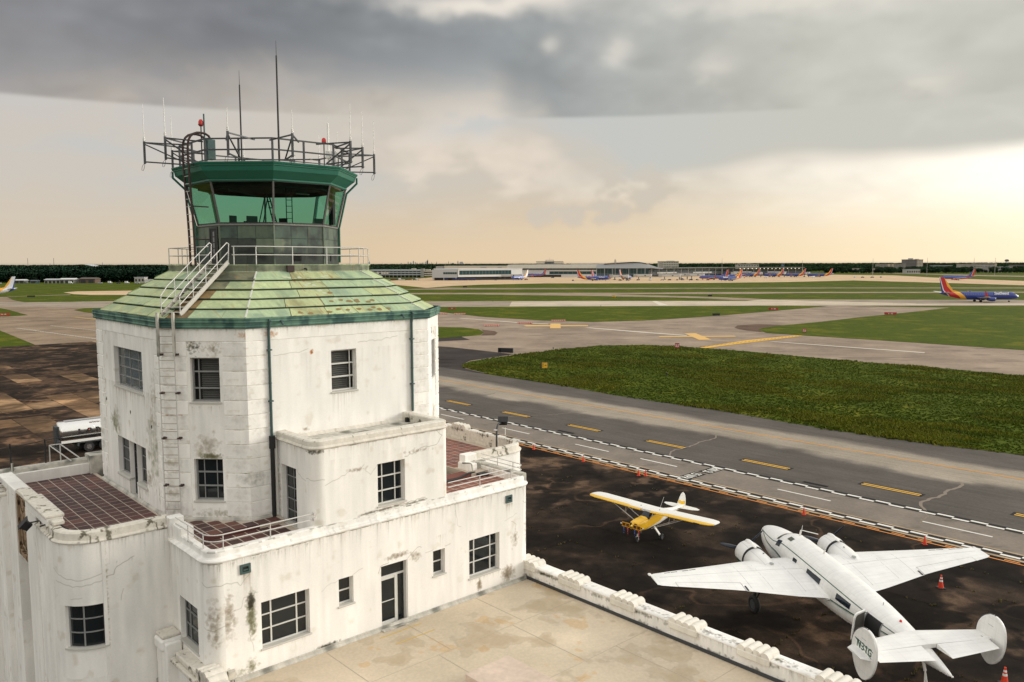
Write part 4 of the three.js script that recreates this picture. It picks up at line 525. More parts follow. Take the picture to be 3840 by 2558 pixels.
  P('pylon', merge([bb(-18.42, GZ, -12.2, -17.7, 5.2, -10.62), rb(-18.42, 5.2, -14, -17.86, 5.5, -10.64, .04), bb(-18.62, GZ, -14.2, -17.9, 4.9, -12.2), bb(-18.95, GZ, -15.4, -18.0, 4.7, -13.9)]), MT.stucco);
  P('coping', merge([rb(-18.72, 4.86, -14.3, -17.85, 5.02, -12.2, .04), rb(-19.05, 4.68, -15.5, -17.9, 4.85, -13.9, .05)]), MT.coping);
  P('recess_wall', merge([bb(-16.9, GZ, -10.7, -16.6, 2.9, -8.7), bb(-17.9, GZ, -10.66, -16.9, 2.9, -10.5), bb(-18.3, 2.75, -10.6, -16.9, 2.9, -8.8), bb(-17.9, GZ, -8.9, -16.9, 2.9, -8.8)]), MT.stucco);
  P('wall', panel([-14, -15.4], [-18, -15.4], GZ, 5.1), MT.stucco);
  P('parapet', sweep([[-13.2, -15.75], [-18.1, -15.75]], [[0, GZ], [0, 5.25], [-.05, 5.32], [-.38, 5.32], [-.42, 5.25], [-.42, 4.3], [-.38, 4.3], [-.38, GZ]]), MT.greyWall); P('pier', rb(-14.5, 4.4, -15.8, -13.4, 5.5, -14.9, .06), MT.greyWall); P('pier', rb(-17.75, 4.4, -15.5, -17.5, 5.25, -15.2, .04), MT.greyWall);
  P('terrace_slab', merge([bb(-18.1, 4.2, -15.4, -14.25, 4.629, -4.9), bb(-17.1, 4.2, -4.9, -14.25, 4.629, -3.7)]), MT.mortar);
  // lightning-rod posts and rail on the far parapet
  { const g = grp('parapet_rail', HALL); for (const [u, v] of [[-17.62, -15.5], [-16.2, -15.6]]) mesh('post', rod([u, 5.2, v], [u, 6.45, v], .035), MT.dark, g); mesh('rail', rod([-19.2, 6.2, -15.4], [-16.2, 6.38, -15.6], .018), MT.dark, g); mesh('rail', rod([-16.2, 6.38, -15.6], [-14.2, 6.5, -15.7], .018), MT.dark, g); const h = grp('access_handrail', HALL); for (const u of [-16.0, -15.55]) { mesh('rail', rod([u, 6.1, -15.7], [u + .75, 5.35, -15.1], .03), MT.rail, h); mesh('post', rod([u, 5.3, -15.7], [u, 6.1, -15.7], .028), MT.rail, h); } mesh('rail', rod([-16.0, 6.1, -15.7], [-15.55, 6.1, -15.7], .028), MT.rail, h); }
  P('wall_pipe', rod([-17.62, 4.62, -15.25], [-17.62, 5.6, -15.25], .05), MT.greyWall);
}
// floor tiles, each one laid on the mortar bed
{
  const tm = [[.115, .045, .035], [.085, .036, .032], [.062, .028, .026], [.14, .058, .042], [.10, .035, .03]].map((c) => std({ color: L3(...c), roughness: .72 })), tmR = [[.22, .075, .05], [.19, .066, .045], [.25, .09, .06], [.16, .06, .045]].map((c) => std({ color: L3(...c), roughness: .75 }));
  const tg = {}; const tileGeo = (w, d) => tg[w + '_' + d] || (tg[w + '_' + d] = rb(-w / 2, 0, -d / 2, w / 2, .022, d / 2, .008, 1)); const rt = rng(404); let n = 0;
  const f1 = grp('terrace_floor', HALL);
  const put = (par, u, v, z, w, d, mats) => { const m = new THREE.Mesh(tileGeo(w, d), mats[Math.floor(rt() * mats.length)]); m.name = 'tile'; m.position.set(u, z, v); m.rotation.set((rt() - .5) * .012, 0, (rt() - .5) * .012); m.castShadow = m.receiveShadow = true; par.add(m); n++; };
  for (let i = 0; i < 8; i++) for (let j = 0; j < 21; j++) { const u = -17.88 + i * .465, v = -14.9 + j * .53; if (v > -3.9) continue; if (u < -17.6 && v > -5) continue; const dark = fbm(u * .5 + 3, v * .45 + 9, 3) > .5; put(f1, u, v, 4.612, .435, .495, dark ? tm.slice(1, 3) : tm); }
  P('terrace_slab', bb(-14.5, 4.2, -5.6, -10.85, 4.629, -2.36), MT.mortar); P('terrace_slab', bb(-14.5, 4.1, -2.36, -10.82, 4.451, -.4), MT.mortar);
  P('step_riser', bb(-14.1, 4.44, -2.36, -11.9, 4.62, -2.32), std({ color: L3(.10, .03, .025), roughness: .8 }));
  const f2 = grp('balcony_floor', HALL);
  for (let i = 0; i < 7; i++) for (let j = 0; j < 5; j++) { const u = -14.05 + i * .47, v = -4.7 + j * .53; const inside = (v - -5.24) - (u - -14.22) > .25 || v > -2.9; if (v > -2.5 || v < -2.9 && u + 14.22 > v + 5.24 - .3) continue; put(f2, u, v, 4.612, .43, .49, tm); }
  for (let i = 0; i < 7; i++) for (let j = 0; j < 4; j++) { const u = -14.15 + i * .47, v = -2.08 + j * .53; if (v > -.4) continue; put(f2, u, v, 4.434, .43, .49, tm); }
  // right wing and its terrace
  const arcR = arc(2.3, -4.76, 1.2, 90, 0, 12);
  P('wall', sweep([[.2, -3.56], [2.3, -3.56], ...arcR.slice(1), [3.5, -15.4]], wallProf(GZ, 4.9)), facade(20, 20, 44, (x, r) => { drips(x, r, 0, 20, 5, 1, 160, BROWN, .1); }, .9, 24));
  P('parapet', sweep([[-.35, -3.56], [2.3, -3.56], ...arcR.slice(1), [3.5, -15.4]], [[.0, 4.86], [.055, 4.88], [.07, 4.93], [.02, 4.97], [-.04, 5.0], [-.06, 5.24], [-.1, 5.28], [-.34, 5.285], [-.38, 5.25], [-.38, 4.3], [-.1, 4.3]]), MT.coping);
  P('scalloped_block', merge([0, 1, 2, 3].map((k) => boxUV(new THREE.CylinderGeometry(.2, .2, .4, 12).rotateZ(Math.PI / 2).translate(3.32, 5.3, -8.6 - k * .29)))), MT.coping);
  P('pier', merge([rb(-.85, 4.3, -3.98, -.1, 5.3, -3.52, .06), rb(-1.0, 4.3, -3.9, -.5, 4.95, -3.0, .05)]), MT.stucco); P('pier', rb(-.62, 4.3, -3.5, .2, 4.95, -3.15, .05), MT.greyWall);
  P('inner_parapet', sweep([[.2, -.3], [.2, -3.4]], [[0, 4.3], [0, 4.84], [-.03, 4.88], [-.3, 4.88], [-.34, 4.84], [-.34, 4.3]]), MT.greyWall);
  P('terrace_slab', merge([bb(-1.2, 4.2, -15.4, 3.2, 4.629, -4.9), bb(-1.2, 4.2, -4.9, 2.2, 4.629, -3.7), bb(-1.2, 4.2, -3.7, -.1, 4.629, -2.6)]), MT.mortar); P('terrace_slab', bb(-4.45, 4.1, -2.95, .1, 4.451, -.35), MT.mortar); P('step_riser', bb(-4.4, 4.44, -3.3, -.95, 4.61, -2.62), std({ color: L3(.16, .05, .035), roughness: .8 }));
  const f3 = grp('terrace_floor', HALL);
  for (let i = 0; i < 10; i++) for (let j = 0; j < 22; j++) { const u = -.9 + i * .43, v = -14.9 + j * .53; if (u > 3.05 || v > -2.9 || (v > -3.9 && u > -.3) || Math.hypot(Math.max(0, u - 2.0), Math.max(0, v + 5.0)) > .85) continue; put(f3, u, v, 4.612, .395, .49, tmR); }
  const f4 = grp('balcony_floor', HALL);
  for (let i = 0; i < 9; i++) for (let j = 0; j < 4; j++) { const u = -4.2 + i * .47, v = -2.35 + j * .53; if (u > -.3 || v > -.45) continue; put(f4, u, v, 4.434, .43, .49, tmR); }
  // black hose along the right balcony, conduit on the pier
  P('hose', pipe([[-4.3, 4.62, -1.9], [-3.2, 4.66, -2.2], [-2.2, 4.62, -2.4], [-1.4, 4.68, -2.6], [-.9, 4.62, -2.7]], .05, 30, 7), MT.black);
  P('conduit', pipe([[-1.02, 4.95, -3.5], [-.92, 5.0, -3.0], [-.9, 4.8, -2.9], [-.9, 4.5, -2.88]], .035, 16, 6), MT.greyWall); P('roof_drain', rb(-.9, 4.45, -2.75, -.35, 4.6, -2.3, .04), MT.dark);
}
// railings of the two balconies
{
  const g = grp('railing', HALL), pth = [[-14.72, -3.2], ...arc(-14.2, -.68, .5, 180, 90, 8), [-10.7, -.18]];
  for (const z of [5.3, 5.08]) mesh('rail', bent(pth.map((p) => [p[0], z, p[1]]), .022), MT.rail, g);
  for (const [u, v] of [[-14.72, -2.0], [-14.7, -.68], [-14.2, -.2], [-12.48, -.19]]) mesh('post', rod([u, 4.76, v], [u, 5.3, v], .022), MT.rail, g);
  mesh('wall_flange', merge([rb(-10.8, 5.03, -.24, -10.7, 5.13, -.1, .01), rb(-10.8, 5.25, -.24, -10.7, 5.35, -.1, .01)]), MT.rail, g);
  const h = grp('railing', HALL), q = [[-4.45, -.2], [-1.0, -.2], ...arc(-.4, -.6, .4, 90, 0, 8), [0, -3.3]];
  for (const z of [5.28, 5.08]) mesh('rail', bent(q.map((p) => [p[0], z, p[1]]), .022), MT.rail, h);
  for (const [u, v] of [[-2.7, -.19], [-.85, -.19], [0, -1.0], [.0, -2.1]]) mesh('post', rod([u, 4.76, v], [u, 5.28, v], .022), MT.rail, h);
}
// flood lamps
const toW = (u, z, v) => new THREE.Vector3(u, z, v).applyMatrix4(new THREE.Matrix4().makeRotationY(HALL.rotation.y)).add(HALL.position).toArray();
{
  const lampHead = (t, x, y, z, tilt, turn) => { const hd = new THREE.Group(); const g = new THREE.CylinderGeometry(.26, .2, .24, 4, 1).rotateY(Math.PI / 4).scale(1.1, 1, .85); const m = new THREE.Matrix4().compose(new THREE.Vector3(x, y, z), new THREE.Quaternion().setFromEuler(new THREE.Euler(tilt, turn, 0, 'YXZ')), new THREE.Vector3(1, 1, 1)); mesh('housing', toCreasedNormals(g, .3).applyMatrix4(m), MT.black, t); mesh('lens', bb(-.22, -.135, -.17, .22, -.12, .17).applyMatrix4(m), MT.glass, t); mesh('visor', bb(-.27, .0, -.21, .27, .02, .24).translate(0, .13, 0).applyMatrix4(m), MT.black, t); };
  { const t = thing('flood_lamp', 'black flood lamp on a gooseneck pole by the right terrace wall', 'flood lamp', toW(2.75, 4.63, -5.3), HALL.rotation.y); mesh('pole', pipe([[0, 0, 0], [0, .7, 0], [.02, 1.15, 0], [.15, 1.4, -.05], [.42, 1.46, -.12]], .05, 24, 8), MT.steel, t); lampHead(t, .62, 1.5, -.18, .5, -.8); mesh('guard', merge([rod([.7, .75, -.1], [.7, 1.15, -.1], .02), bb(-.1, 1.12, -.1, .02, 1.16, .05)]), MT.white, t); }
  { const t = thing('flood_lamp', 'black flood lamp hung out from the coping of the left front pylon', 'flood lamp', toW(-18.4, 5.0, -6.2), HALL.rotation.y); mesh('bracket', merge([rod([0, .1, -.2], [0, .25, -.2], .02), rod([-.5, .2, -.3], [.3, .2, -.3], .025), rod([.1, .05, .6], [.1, .3, .6], .025), rod([-.2, .25, .6], [.15, .3, .6], .03)]), MT.black, t); lampHead(t, -.45, .12, -.35, -.8, 1.4); mesh('cable', pipe([[.1, .2, .6], [.3, .3, .8], [.4, .28, 1.3], [.45, .28, 1.8]], .025, 20, 6), MT.black, t); }
  { const t = thing('flood_lamp', 'black flood lamp on the far front pylon at the left picture edge', 'flood lamp', toW(-18.6, 5.0, -13.0), HALL.rotation.y); mesh('bracket', merge([rod([0, .02, -.2], [0, .3, -.2], .03), rod([-.4, .25, -.2], [.2, .25, -.2], .03)]), MT.black, t); lampHead(t, -.3, .35, -.2, -.8, 1.4); }
}
const G = {
  nearIsland: [[-9.8,-156.4],[-8.5,-162.2],[-2.8,-169.7],[5.1,-178.0],[13.8,-187.0],[21.2,-193.5],[31.9,-195.0],[41.3,-189.6],[52.6,-179.9],[59.8,-171.1],[70.1,-159.4],[79.7,-150.3],[89.1,-139.3],[96.2,-131.8],[55.6,-75.5],[52.3,-81.0],[45.9,-85.7],[40.3,-91.0],[34.4,-97.8],[27.8,-106.5],[20.8,-113.7],[15.3,-119.5],[9.4,-127.4],[2.7,-135.5],[-5.0,-144.8],[-8.8,-152.0]],
  rightIsland: [[73.2,-239.3],[76.7,-245.7],[83.9,-254.2],[104.2,-271.4],[129.8,-296.8],[158.3,-322.4],[194.7,-357.5],[236.0,-371.9],[279.1,-376.4],[124.2,-166.5],[115.3,-180.9],[103.1,-195.0],[88.6,-210.7],[77.3,-221.9],[72.1,-228.1]],
  midIsland: [[-73.1,-374.7],[-34.0,-372.9],[27.5,-373.9],[109.5,-376.6],[118.0,-378.7],[147.3,-374.7],[130.0,-355.7],[105.7,-331.5],[78.8,-305.4],[63.5,-292.8],[45.6,-279.1],[27.5,-273.4],[10.6,-281.0],[-10.3,-301.2],[-30.5,-334.2],[-71.2,-364.7]],
  smallIsland: [[-41.1,-257.0],[-23.2,-252.8],[-15.3,-250.8],[-10.1,-243.4],[-8.0,-232.4],[-8.8,-222.9],[-15.2,-216.9],[-19.7,-214.4],[-33.6,-209.8]],
  runway: [[-335.7,-439.2],[-276.5,-436.2],[-215.1,-438.7],[-45.4,-430.4],[31.7,-431.4],[124.0,-426.5],[153.5,-442.3],[228.6,-434.5],[271.8,-428.7],[332.7,-418.6],[294.5,-370.4],[236.8,-373.1],[147.6,-374.7],[109.5,-376.6],[27.5,-373.9],[-39.2,-370.6],[-181.1,-369.0],[-245.7,-387.4],[-298.1,-389.9]],
  bandA: [[-75.1,-531.5],[-56.2,-532.9],[152.3,-524.4],[186.5,-537.7],[339.3,-535.5],[420.8,-529.9],[435.4,-548.4],[351.2,-554.4],[145.0,-563.1],[90.0,-552.7],[-59.0,-560.1],[-78.9,-558.6]],
  branch: [[-27.5,-531.0],[58.2,-533.2],[84.7,-509.0],[113.6,-484.4],[133.8,-460.5],[139.1,-446.8],[183.7,-438.8],[148.4,-431.9],[120.9,-438.7],[105.3,-456.2],[124.2,-447.7],[93.9,-472.9],[49.8,-497.2],[10.1,-513.7]],
  bandB: [[-92.5,-655.3],[-68.4,-649.5],[183.9,-633.3],[222.4,-641.4],[397.2,-627.3],[491.8,-619.6],[509.0,-641.4],[411.3,-649.5],[230.4,-664.7],[191.6,-659.9],[-34.9,-674.6],[-54.1,-688.8],[-89.3,-632.6]],
  farApron: [[-325.6,-586.8],[-327.8,-609.8],[-292.5,-625.1],[-270.1,-623.5],[-144.8,-1000.0],[-131.1,-1107.9],[-122.5,-1242.9],[288.4,-1286.9],[557.8,-1435.2],[622.1,-1320.8],[568.9,-1052.8],[560.6,-885.9],[628.6,-801.3],[541.4,-689.9],[453.1,-715.7],[428.4,-822.6],[394.5,-935.1],[292.7,-862.1],[214.3,-833.2],[103.0,-821.3],[35.6,-828.2],[-30.7,-780.5],[-55.6,-734.9],[-71.4,-678.2],[-114.2,-788.5],[-230.8,-532.4],[-278.6,-535.4],[-298.4,-550.5]],
  rightFarTaxi: [[743.5,-1763.9],[743.8,-1476.2],[713.7,-1217.3],[769.9,-1024.9],[826.6,-1100.5],[777.0,-1325.4],[782.4,-1553.0],[790.0,-1874.6]],
  leftIslandA: [[-309.7,-496.4],[-306.8,-512.5],[-293.7,-529.1],[-273.1,-533.8],[-243.2,-505.3],[-217.9,-450.0],[-237.4,-434.2],[-260.3,-431.3],[-281.1,-456.0]],
  leftIslandB: [[-253.5,-369.3],[-235.6,-371.5],[-222.2,-356.6],[-200.9,-330.2],[-191.0,-318.4],[-194.9,-311.2],[-212.6,-309.3]],
  leftIslandC: [[-193.0,-355.3],[-195.6,-369.1],[-187.4,-375.3],[-172.4,-374.7],[-144.9,-314.4],[-168.2,-327.9],[-178.9,-337.5]],
  leftThin: [[-328.1,-497.5],[-320.3,-505.6],[-318.5,-509.9],[-298.7,-546.7],[-293.0,-536.3],[-310.3,-518.4],[-314.6,-496.7],[-321.1,-486.7]],
  leftPave: [[-420.7,-494.5],[-314.6,-496.7],[-309.7,-496.4],[-281.1,-456.0],[-260.3,-431.3],[-237.4,-434.2],[-216.6,-447.3],[-192.6,-453.0],[-83.9,-379.0],[-26.0,-116.2],[-49.9,-116.5],[-154.8,-243.4],[-212.7,-245.1]],
  midPave: [[-71.8,-336.9],[-30.5,-334.2],[-10.3,-301.2],[10.6,-281.0],[27.5,-273.4],[45.6,-279.1],[93.2,-320.3],[106.1,-332.6],[147.6,-374.7],[194.7,-357.5],[158.3,-322.4],[129.8,-296.8],[104.2,-271.4],[83.9,-254.2],[73.2,-239.3],[72.1,-228.1],[88.6,-210.7],[103.1,-195.0],[115.3,-180.9],[124.2,-166.5],[97.5,-130.3],[89.1,-139.3],[70.1,-159.4],[47.8,-184.6],[41.3,-189.6],[21.2,-193.5],[13.8,-187.0],[5.1,-178.0],[-8.5,-162.2],[-9.8,-156.4],[-8.8,-152.0],[-5.0,-144.8],[-12.5,-135.8],[-28.6,-132.7]],
  tan: [[68.4,-247.6],[71.8,-256.4],[80.9,-262.3],[88.1,-255.8],[83.3,-252.4],[76.4,-244.6],[73.1,-238.2],[71.9,-230.1],[68.9,-236.8],[68.2,-242.1]],
  darkPatch: [[-17.7,-192.7],[-14.8,-191.0],[-5.2,-181.2],[0.3,-175.2],[-8.6,-163.5],[-9.9,-156.4],[-8.7,-150.9],[-4.1,-142.8],[-12.6,-136.1],[-19.4,-135.9],[-27.7,-194.7]],
  tan2: [[-9.1,-241.8],[-5.1,-236.4],[-4.1,-230.4],[-4.8,-222.8],[-8.6,-222.0],[-7.9,-231.4]],
  edge1: [[-22.7,-247.7],[-32.2,-259.7],[-25.1,-201.8],[-10.9,-209.3]],
  x1bar: [[3.6,-256.8],[4.6,-259.2],[24.3,-257.9],[24.1,-254.3],[4.5,-253.7]],
  x1box: [[12.7,-265.9],[16.0,-265.8],[14.9,-245.9],[11.6,-246.0]],
  x2bar: [[39.7,-218.0],[60.5,-218.8],[60.3,-216.2],[39.6,-215.4]],
  x2box: [[48.6,-226.5],[51.9,-227.3],[51.5,-207.6],[48.2,-206.9]],
  holdLine: [[43.3,-187.6],[60.1,-205.8],[77.9,-220.1],[79.1,-218.2],[49.5,-191.1],[45.7,-186.9]],
  whiteLine1: [[-19.5,-293.4],[-18.5,-294.2],[1.5,-272.9],[11.9,-264.6],[11.8,-262.7],[1.4,-270.2]],
  whiteLine2: [[22.3,-248.0],[24.1,-248.5],[48.0,-220.9],[47.6,-219.1],[36.8,-230.2]],
  whiteLine3: [[64.6,-202.2],[66.1,-202.2],[90.9,-176.6],[90.0,-175.2],[78.8,-187.1]],
  runwayLight: [[0.0,-424.7],[31.4,-428.0],[124.0,-426.5],[137.4,-441.4],[199.0,-391.4],[250.4,-394.7],[311.3,-391.6],[296.5,-372.9],[238.4,-375.7],[148.6,-377.3],[110.3,-379.2],[27.7,-377.8],[-1.3,-376.5]],
  runwayMark: [[73.9,-425.8],[76.5,-427.3],[74.3,-383.6],[69.8,-381.1]],
};
// ---------------------------------------------------------------- airfield
const bl = (u, v) => [0.702 + u * 0.7398 + v * 0.6728, -36.351 - u * 0.6728 + v * 0.7398];
function sheet(poly, y) { const s = new THREE.Shape(poly.map((p) => new THREE.Vector2(p[0], -p[1]))); const g = new THREE.ShapeGeometry(s); g.rotateX(-Math.PI / 2); g.translate(0, y, 0); const p = g.attributes.position, uv = g.attributes.uv; for (let i = 0; i < p.count; i++) uv.setXY(i, p.getX(i), -p.getZ(i)); return g; }
const rect = (u0, v0, u1, v1) => [bl(u0, v0), bl(u1, v0), bl(u1, v1), bl(u0, v1)];
const grainTex = (base, vary, sc, seed, spots) => dtex(512, 512, (x, y) => { const a = fbm(x * 4 + seed, y * 4 + seed, 5, 0, 0) - .5, w = Math.min(x, 1 - x, y, 1 - y), b = fbm(x * 9, y * 9, 5, 9, 9) - .5, c = vn(x * 128, y * 128, 128, 128) - .5; let t = 1 + b * vary + (a * vary * .6) * sst(0, .15, w) + c * .08; if (spots) t -= sst(.62, .75, fbm(x * 6, y * 14, 4, 6, 14)) * spots; return base.map((v) => v * t); }, [1 / sc, 1 / sc]);
const GM = {
  grass: std({ map: dtex(1024, 1024, (x, y) => { const a = fbm(x * 10, y * 10, 6, 10, 10), b = fbm(x * 40, y * 40, 4, 40, 40), c = fbm(x * 5, y * 5, 4, 5, 5), d = vn(x * 300, y * 300, 300, 300); const yl = sst(.45, .7, a * .6 + c * .4), dk = sst(.5, .75, b); const t = .86 + d * .28; return [mix(mix(70, 98, yl), 48, dk * .5) * t, mix(mix(82, 98, yl), 62, dk * .5) * t, mix(mix(16, 26, yl), 10, dk * .5) * t]; }, [1 / 45, 1 / 45]), roughness: 1 }),
  pave: std({ map: grainTex([148, 132, 116], .34, 60, 3, .16), roughness: .9 }), runway: std({ map: grainTex([150, 138, 122], .3, 70, 5, .1), roughness: .9 }), runwayL: std({ map: grainTex([188, 174, 154], .2, 60, 8), roughness: .9 }),
  far: std({ map: grainTex([196, 170, 138], .16, 90, 1), roughness: .9 }), band: std({ map: grainTex([150, 134, 114], .3, 60, 11, .1), roughness: .9 }), darkP: std({ map: grainTex([62, 57, 54], .4, 40, 4, .2), roughness: .9 }), tan: std({ map: grainTex([100, 82, 70], .3, 30, 6), roughness: .95 }),
};
{ const g = new THREE.CircleGeometry(16000, 96); g.rotateX(-Math.PI / 2); const p = g.attributes.position, uv = g.attributes.uv; for (let i = 0; i < p.count; i++) uv.setXY(i, p.getX(i), p.getZ(i)); struct('ground', g, GM.grass); }
const farGrass = GM.grass;
struct('taxiway', sheet(G.leftPave, .02), std({ map: grainTex([140, 122, 103], .34, 60, 21, .2), roughness: .9 }));
struct('taxiway', sheet(G.midPave, .03), GM.pave);
struct('runway', sheet(G.runway, .045), GM.runway); struct('runway', sheet(G.runwayLight, .06), GM.runwayL);
struct('runway_marking', sheet(G.runwayMark, .07), std({ color: L3(.62, .56, .46), roughness: .9 }));
for (const k of ['bandA', 'bandB', 'branch', 'leftThin', 'rightFarTaxi']) struct('taxiway', sheet(G[k], .03 + (k === 'branch' ? .02 : 0)), GM.band);
struct('apron', sheet(G.farApron, .06), GM.far);
struct('shoulder', sheet(G.darkPatch, .05), GM.darkP); struct('shoulder', sheet(G.tan, .05), GM.tan); struct('shoulder', sheet(G.tan2, .085), GM.tan); struct('taxiway', sheet(G.edge1, .037), GM.darkP);
struct('grass_island', sheet(G.rightIsland, .075), farGrass); struct('grass_island', sheet(G.midIsland, .075), farGrass); struct('grass_island', sheet(G.smallIsland, .075), farGrass);
for (const k of ['leftIslandA', 'leftIslandB', 'leftIslandC']) struct('grass_island', sheet(G[k], .075), farGrass);
struct('grass_island', sheet(G.nearIsland, .08), GM.grass);
// near taxiway: asphalt with a worn paler lane along the centre line; u runs across it
{
  const U0 = 41.0, U1 = 67.9, V0 = -190, V1 = 60, W = 512, H = 1024;
  const t = dtex(W, H, (x, y) => { const u = U0 + x * (U1 - U0), n = fbm(x * 9 + 3, y * 16, 5, 0, 16), n2 = fbm(x * 70, y * 12, 3, 70, 12), c = vn(x * 256, y * 512, 256, 512), w = (n - .5) * 3.2; const lane = sst(51.4, 54.2, u + w) * (1 - sst(59.4, 61.8, u + w)); const k = 1 + (n - .5) * .2 + (n2 - .5) * .14 + (c - .5) * .1; return [mix(92, 150, lane) * k, mix(87, 140, lane) * k, mix(82, 126, lane) * k]; });
  t.wrapS = THREE.ClampToEdgeWrapping; t.repeat.set(1, 1);
  const g = new THREE.BufferGeometry(), a = rect(U0, V0, U1, V1); g.setAttribute('position', new THREE.Float32BufferAttribute([a[0], a[1], a[2], a[3]].flatMap((p) => [p[0], .055, p[1]]), 3)); g.setAttribute('uv', new THREE.Float32BufferAttribute([0, 0, 1, 0, 1, 4.2, 0, 4.2], 2)); g.setIndex([0, 2, 1, 0, 3, 2]); g.computeVertexNormals(); g.attributes.normal.array.fill(0); for (let i = 0; i < 4; i++) g.attributes.normal.setXYZ(i, 0, 1, 0); g.setIndex([0, 2, 1, 0, 3, 2]);
  struct('taxiway', g, std({ map: t, roughness: .9, side: THREE.DoubleSide }));
  struct('service_road', sheet(rect(35.9, V0, 41.0, V1), .055), std({ map: grainTex([128, 119, 109], .22, 20, 13, .12), roughness: .9 }));
  struct('concrete_strip', sheet(rect(34.3, V0, 35.9, V1), .055), std({ map: grainTex([168, 148, 122], .3, 12, 17, .1), roughness: .95 }));
}
// aprons: stained concrete slabs, each laid on its own
{
  const apronTex = dtex(1024, 1024, (x, y) => { const a = fbm(x * 17, y * 17, 5, 17, 17), b = fbm(x * 26, y * 26, 4, 26, 26), c = fbm(x * 5, y * 5, 3, 5, 5), f = fbm(x * 90, y * 90, 2, 90, 90), d = hash(Math.floor(x * 1024), Math.floor(y * 1024)); const vein = 1 - sst(.004, .022, Math.abs(fbm(x * 9, y * 9, 4, 9, 9) - .5)); const m = sst(.34, .68, a), pale = sst(.55, .68, b) * sst(.40, .56, c), blk = sst(.54, .66, fbm(x * 21, y * 21, 3, 21, 21)); const k = (.88 + d * .24) * (.8 + f * .4); let v = [mix(40, 74, m), mix(36, 64, m), mix(33, 56, m)]; v = v.map((q, n) => mix(q, [150, 126, 105][n], pale * .5)); v = v.map((q, n) => mix(q, [128, 102, 80][n], vein * .4)); v = v.map((q, n) => mix(q, [26, 24, 23][n], blk * .5)); return v.map((q) => q * k); }, [1 / 56, 1 / 56]);
  const base = struct('apron', sheet([...rect(-80, -200, 34.3, -200).slice(0, 2), ...rect(-80, 70, 34.3, 70).slice(1, 3).reverse()].slice(0, 2).concat([bl(34.3, 70), bl(-80, 70)]), .028), std({ map: apronTex, color: L3(1.0, .86, .72), roughness: .92 }));
  const mk = (c) => std({ map: apronTex, color: L3(...c), roughness: .92 });
  const sandTex = dtex(512, 512, (x, y) => { const a = fbm(x * 8, y * 8, 5, 8, 8), f = fbm(x * 50, y * 50, 3, 50, 50), m = sst(.34, .64, a), k = .8 + f * .4; return [mix(104, 172, m) * k, mix(82, 138, m) * k, mix(62, 104, m) * k]; }, [1 / 40, 1 / 40]);
  const near = [[.72, .66, .61], [.60, .56, .52], [.84, .76, .69], [.66, .60, .55]].map(mk), dark = [[1.15, .98, .84], [1.0, .86, .74], [1.35, 1.12, .92]].map(mk), pale = [[1, 1, 1], [.86, .88, .88], [1.12, 1.1, 1.06], [.72, .74, .76]].map((c) => std({ map: sandTex, color: L3(...c), roughness: .92 })), rs = rng(99);
  const slab = (u0, v0, u1, v1, m) => { const g = sheet(rect(u0 + .03, v0 + .03, u1 - .03, v1 - .03), .036 + rs() * .006); const o = new THREE.Mesh(g, m); o.name = 'slab'; o.receiveShadow = true; base.add(o); };
  for (let i = 0; i < 9; i++) for (let j = 0; j < 15; j++) slab(.5 + i * 3.75, -48 + j * 6, .5 + (i + 1) * 3.75, -42 + j * 6, near[Math.floor(rs() * 4)]);
  for (let i = 0; i < 9; i++) for (let j = 0; j < 18; j++) { const u = -19 + i * 3.8, v = -164 + j * 6; const d = v + fbm(u * .2, v * .13 + 4, 3) * 14; let m = d > -106 && d < -80 ? (rs() < .72 ? pale[Math.floor(rs() * 4)] : dark[2]) : rs() < .06 ? pale[3] : dark[Math.floor(rs() * 3)]; if (v > -76) m = dark[Math.floor(rs() * 2)]; slab(u, v, u + 3.78, v + 5.98, m); }
}
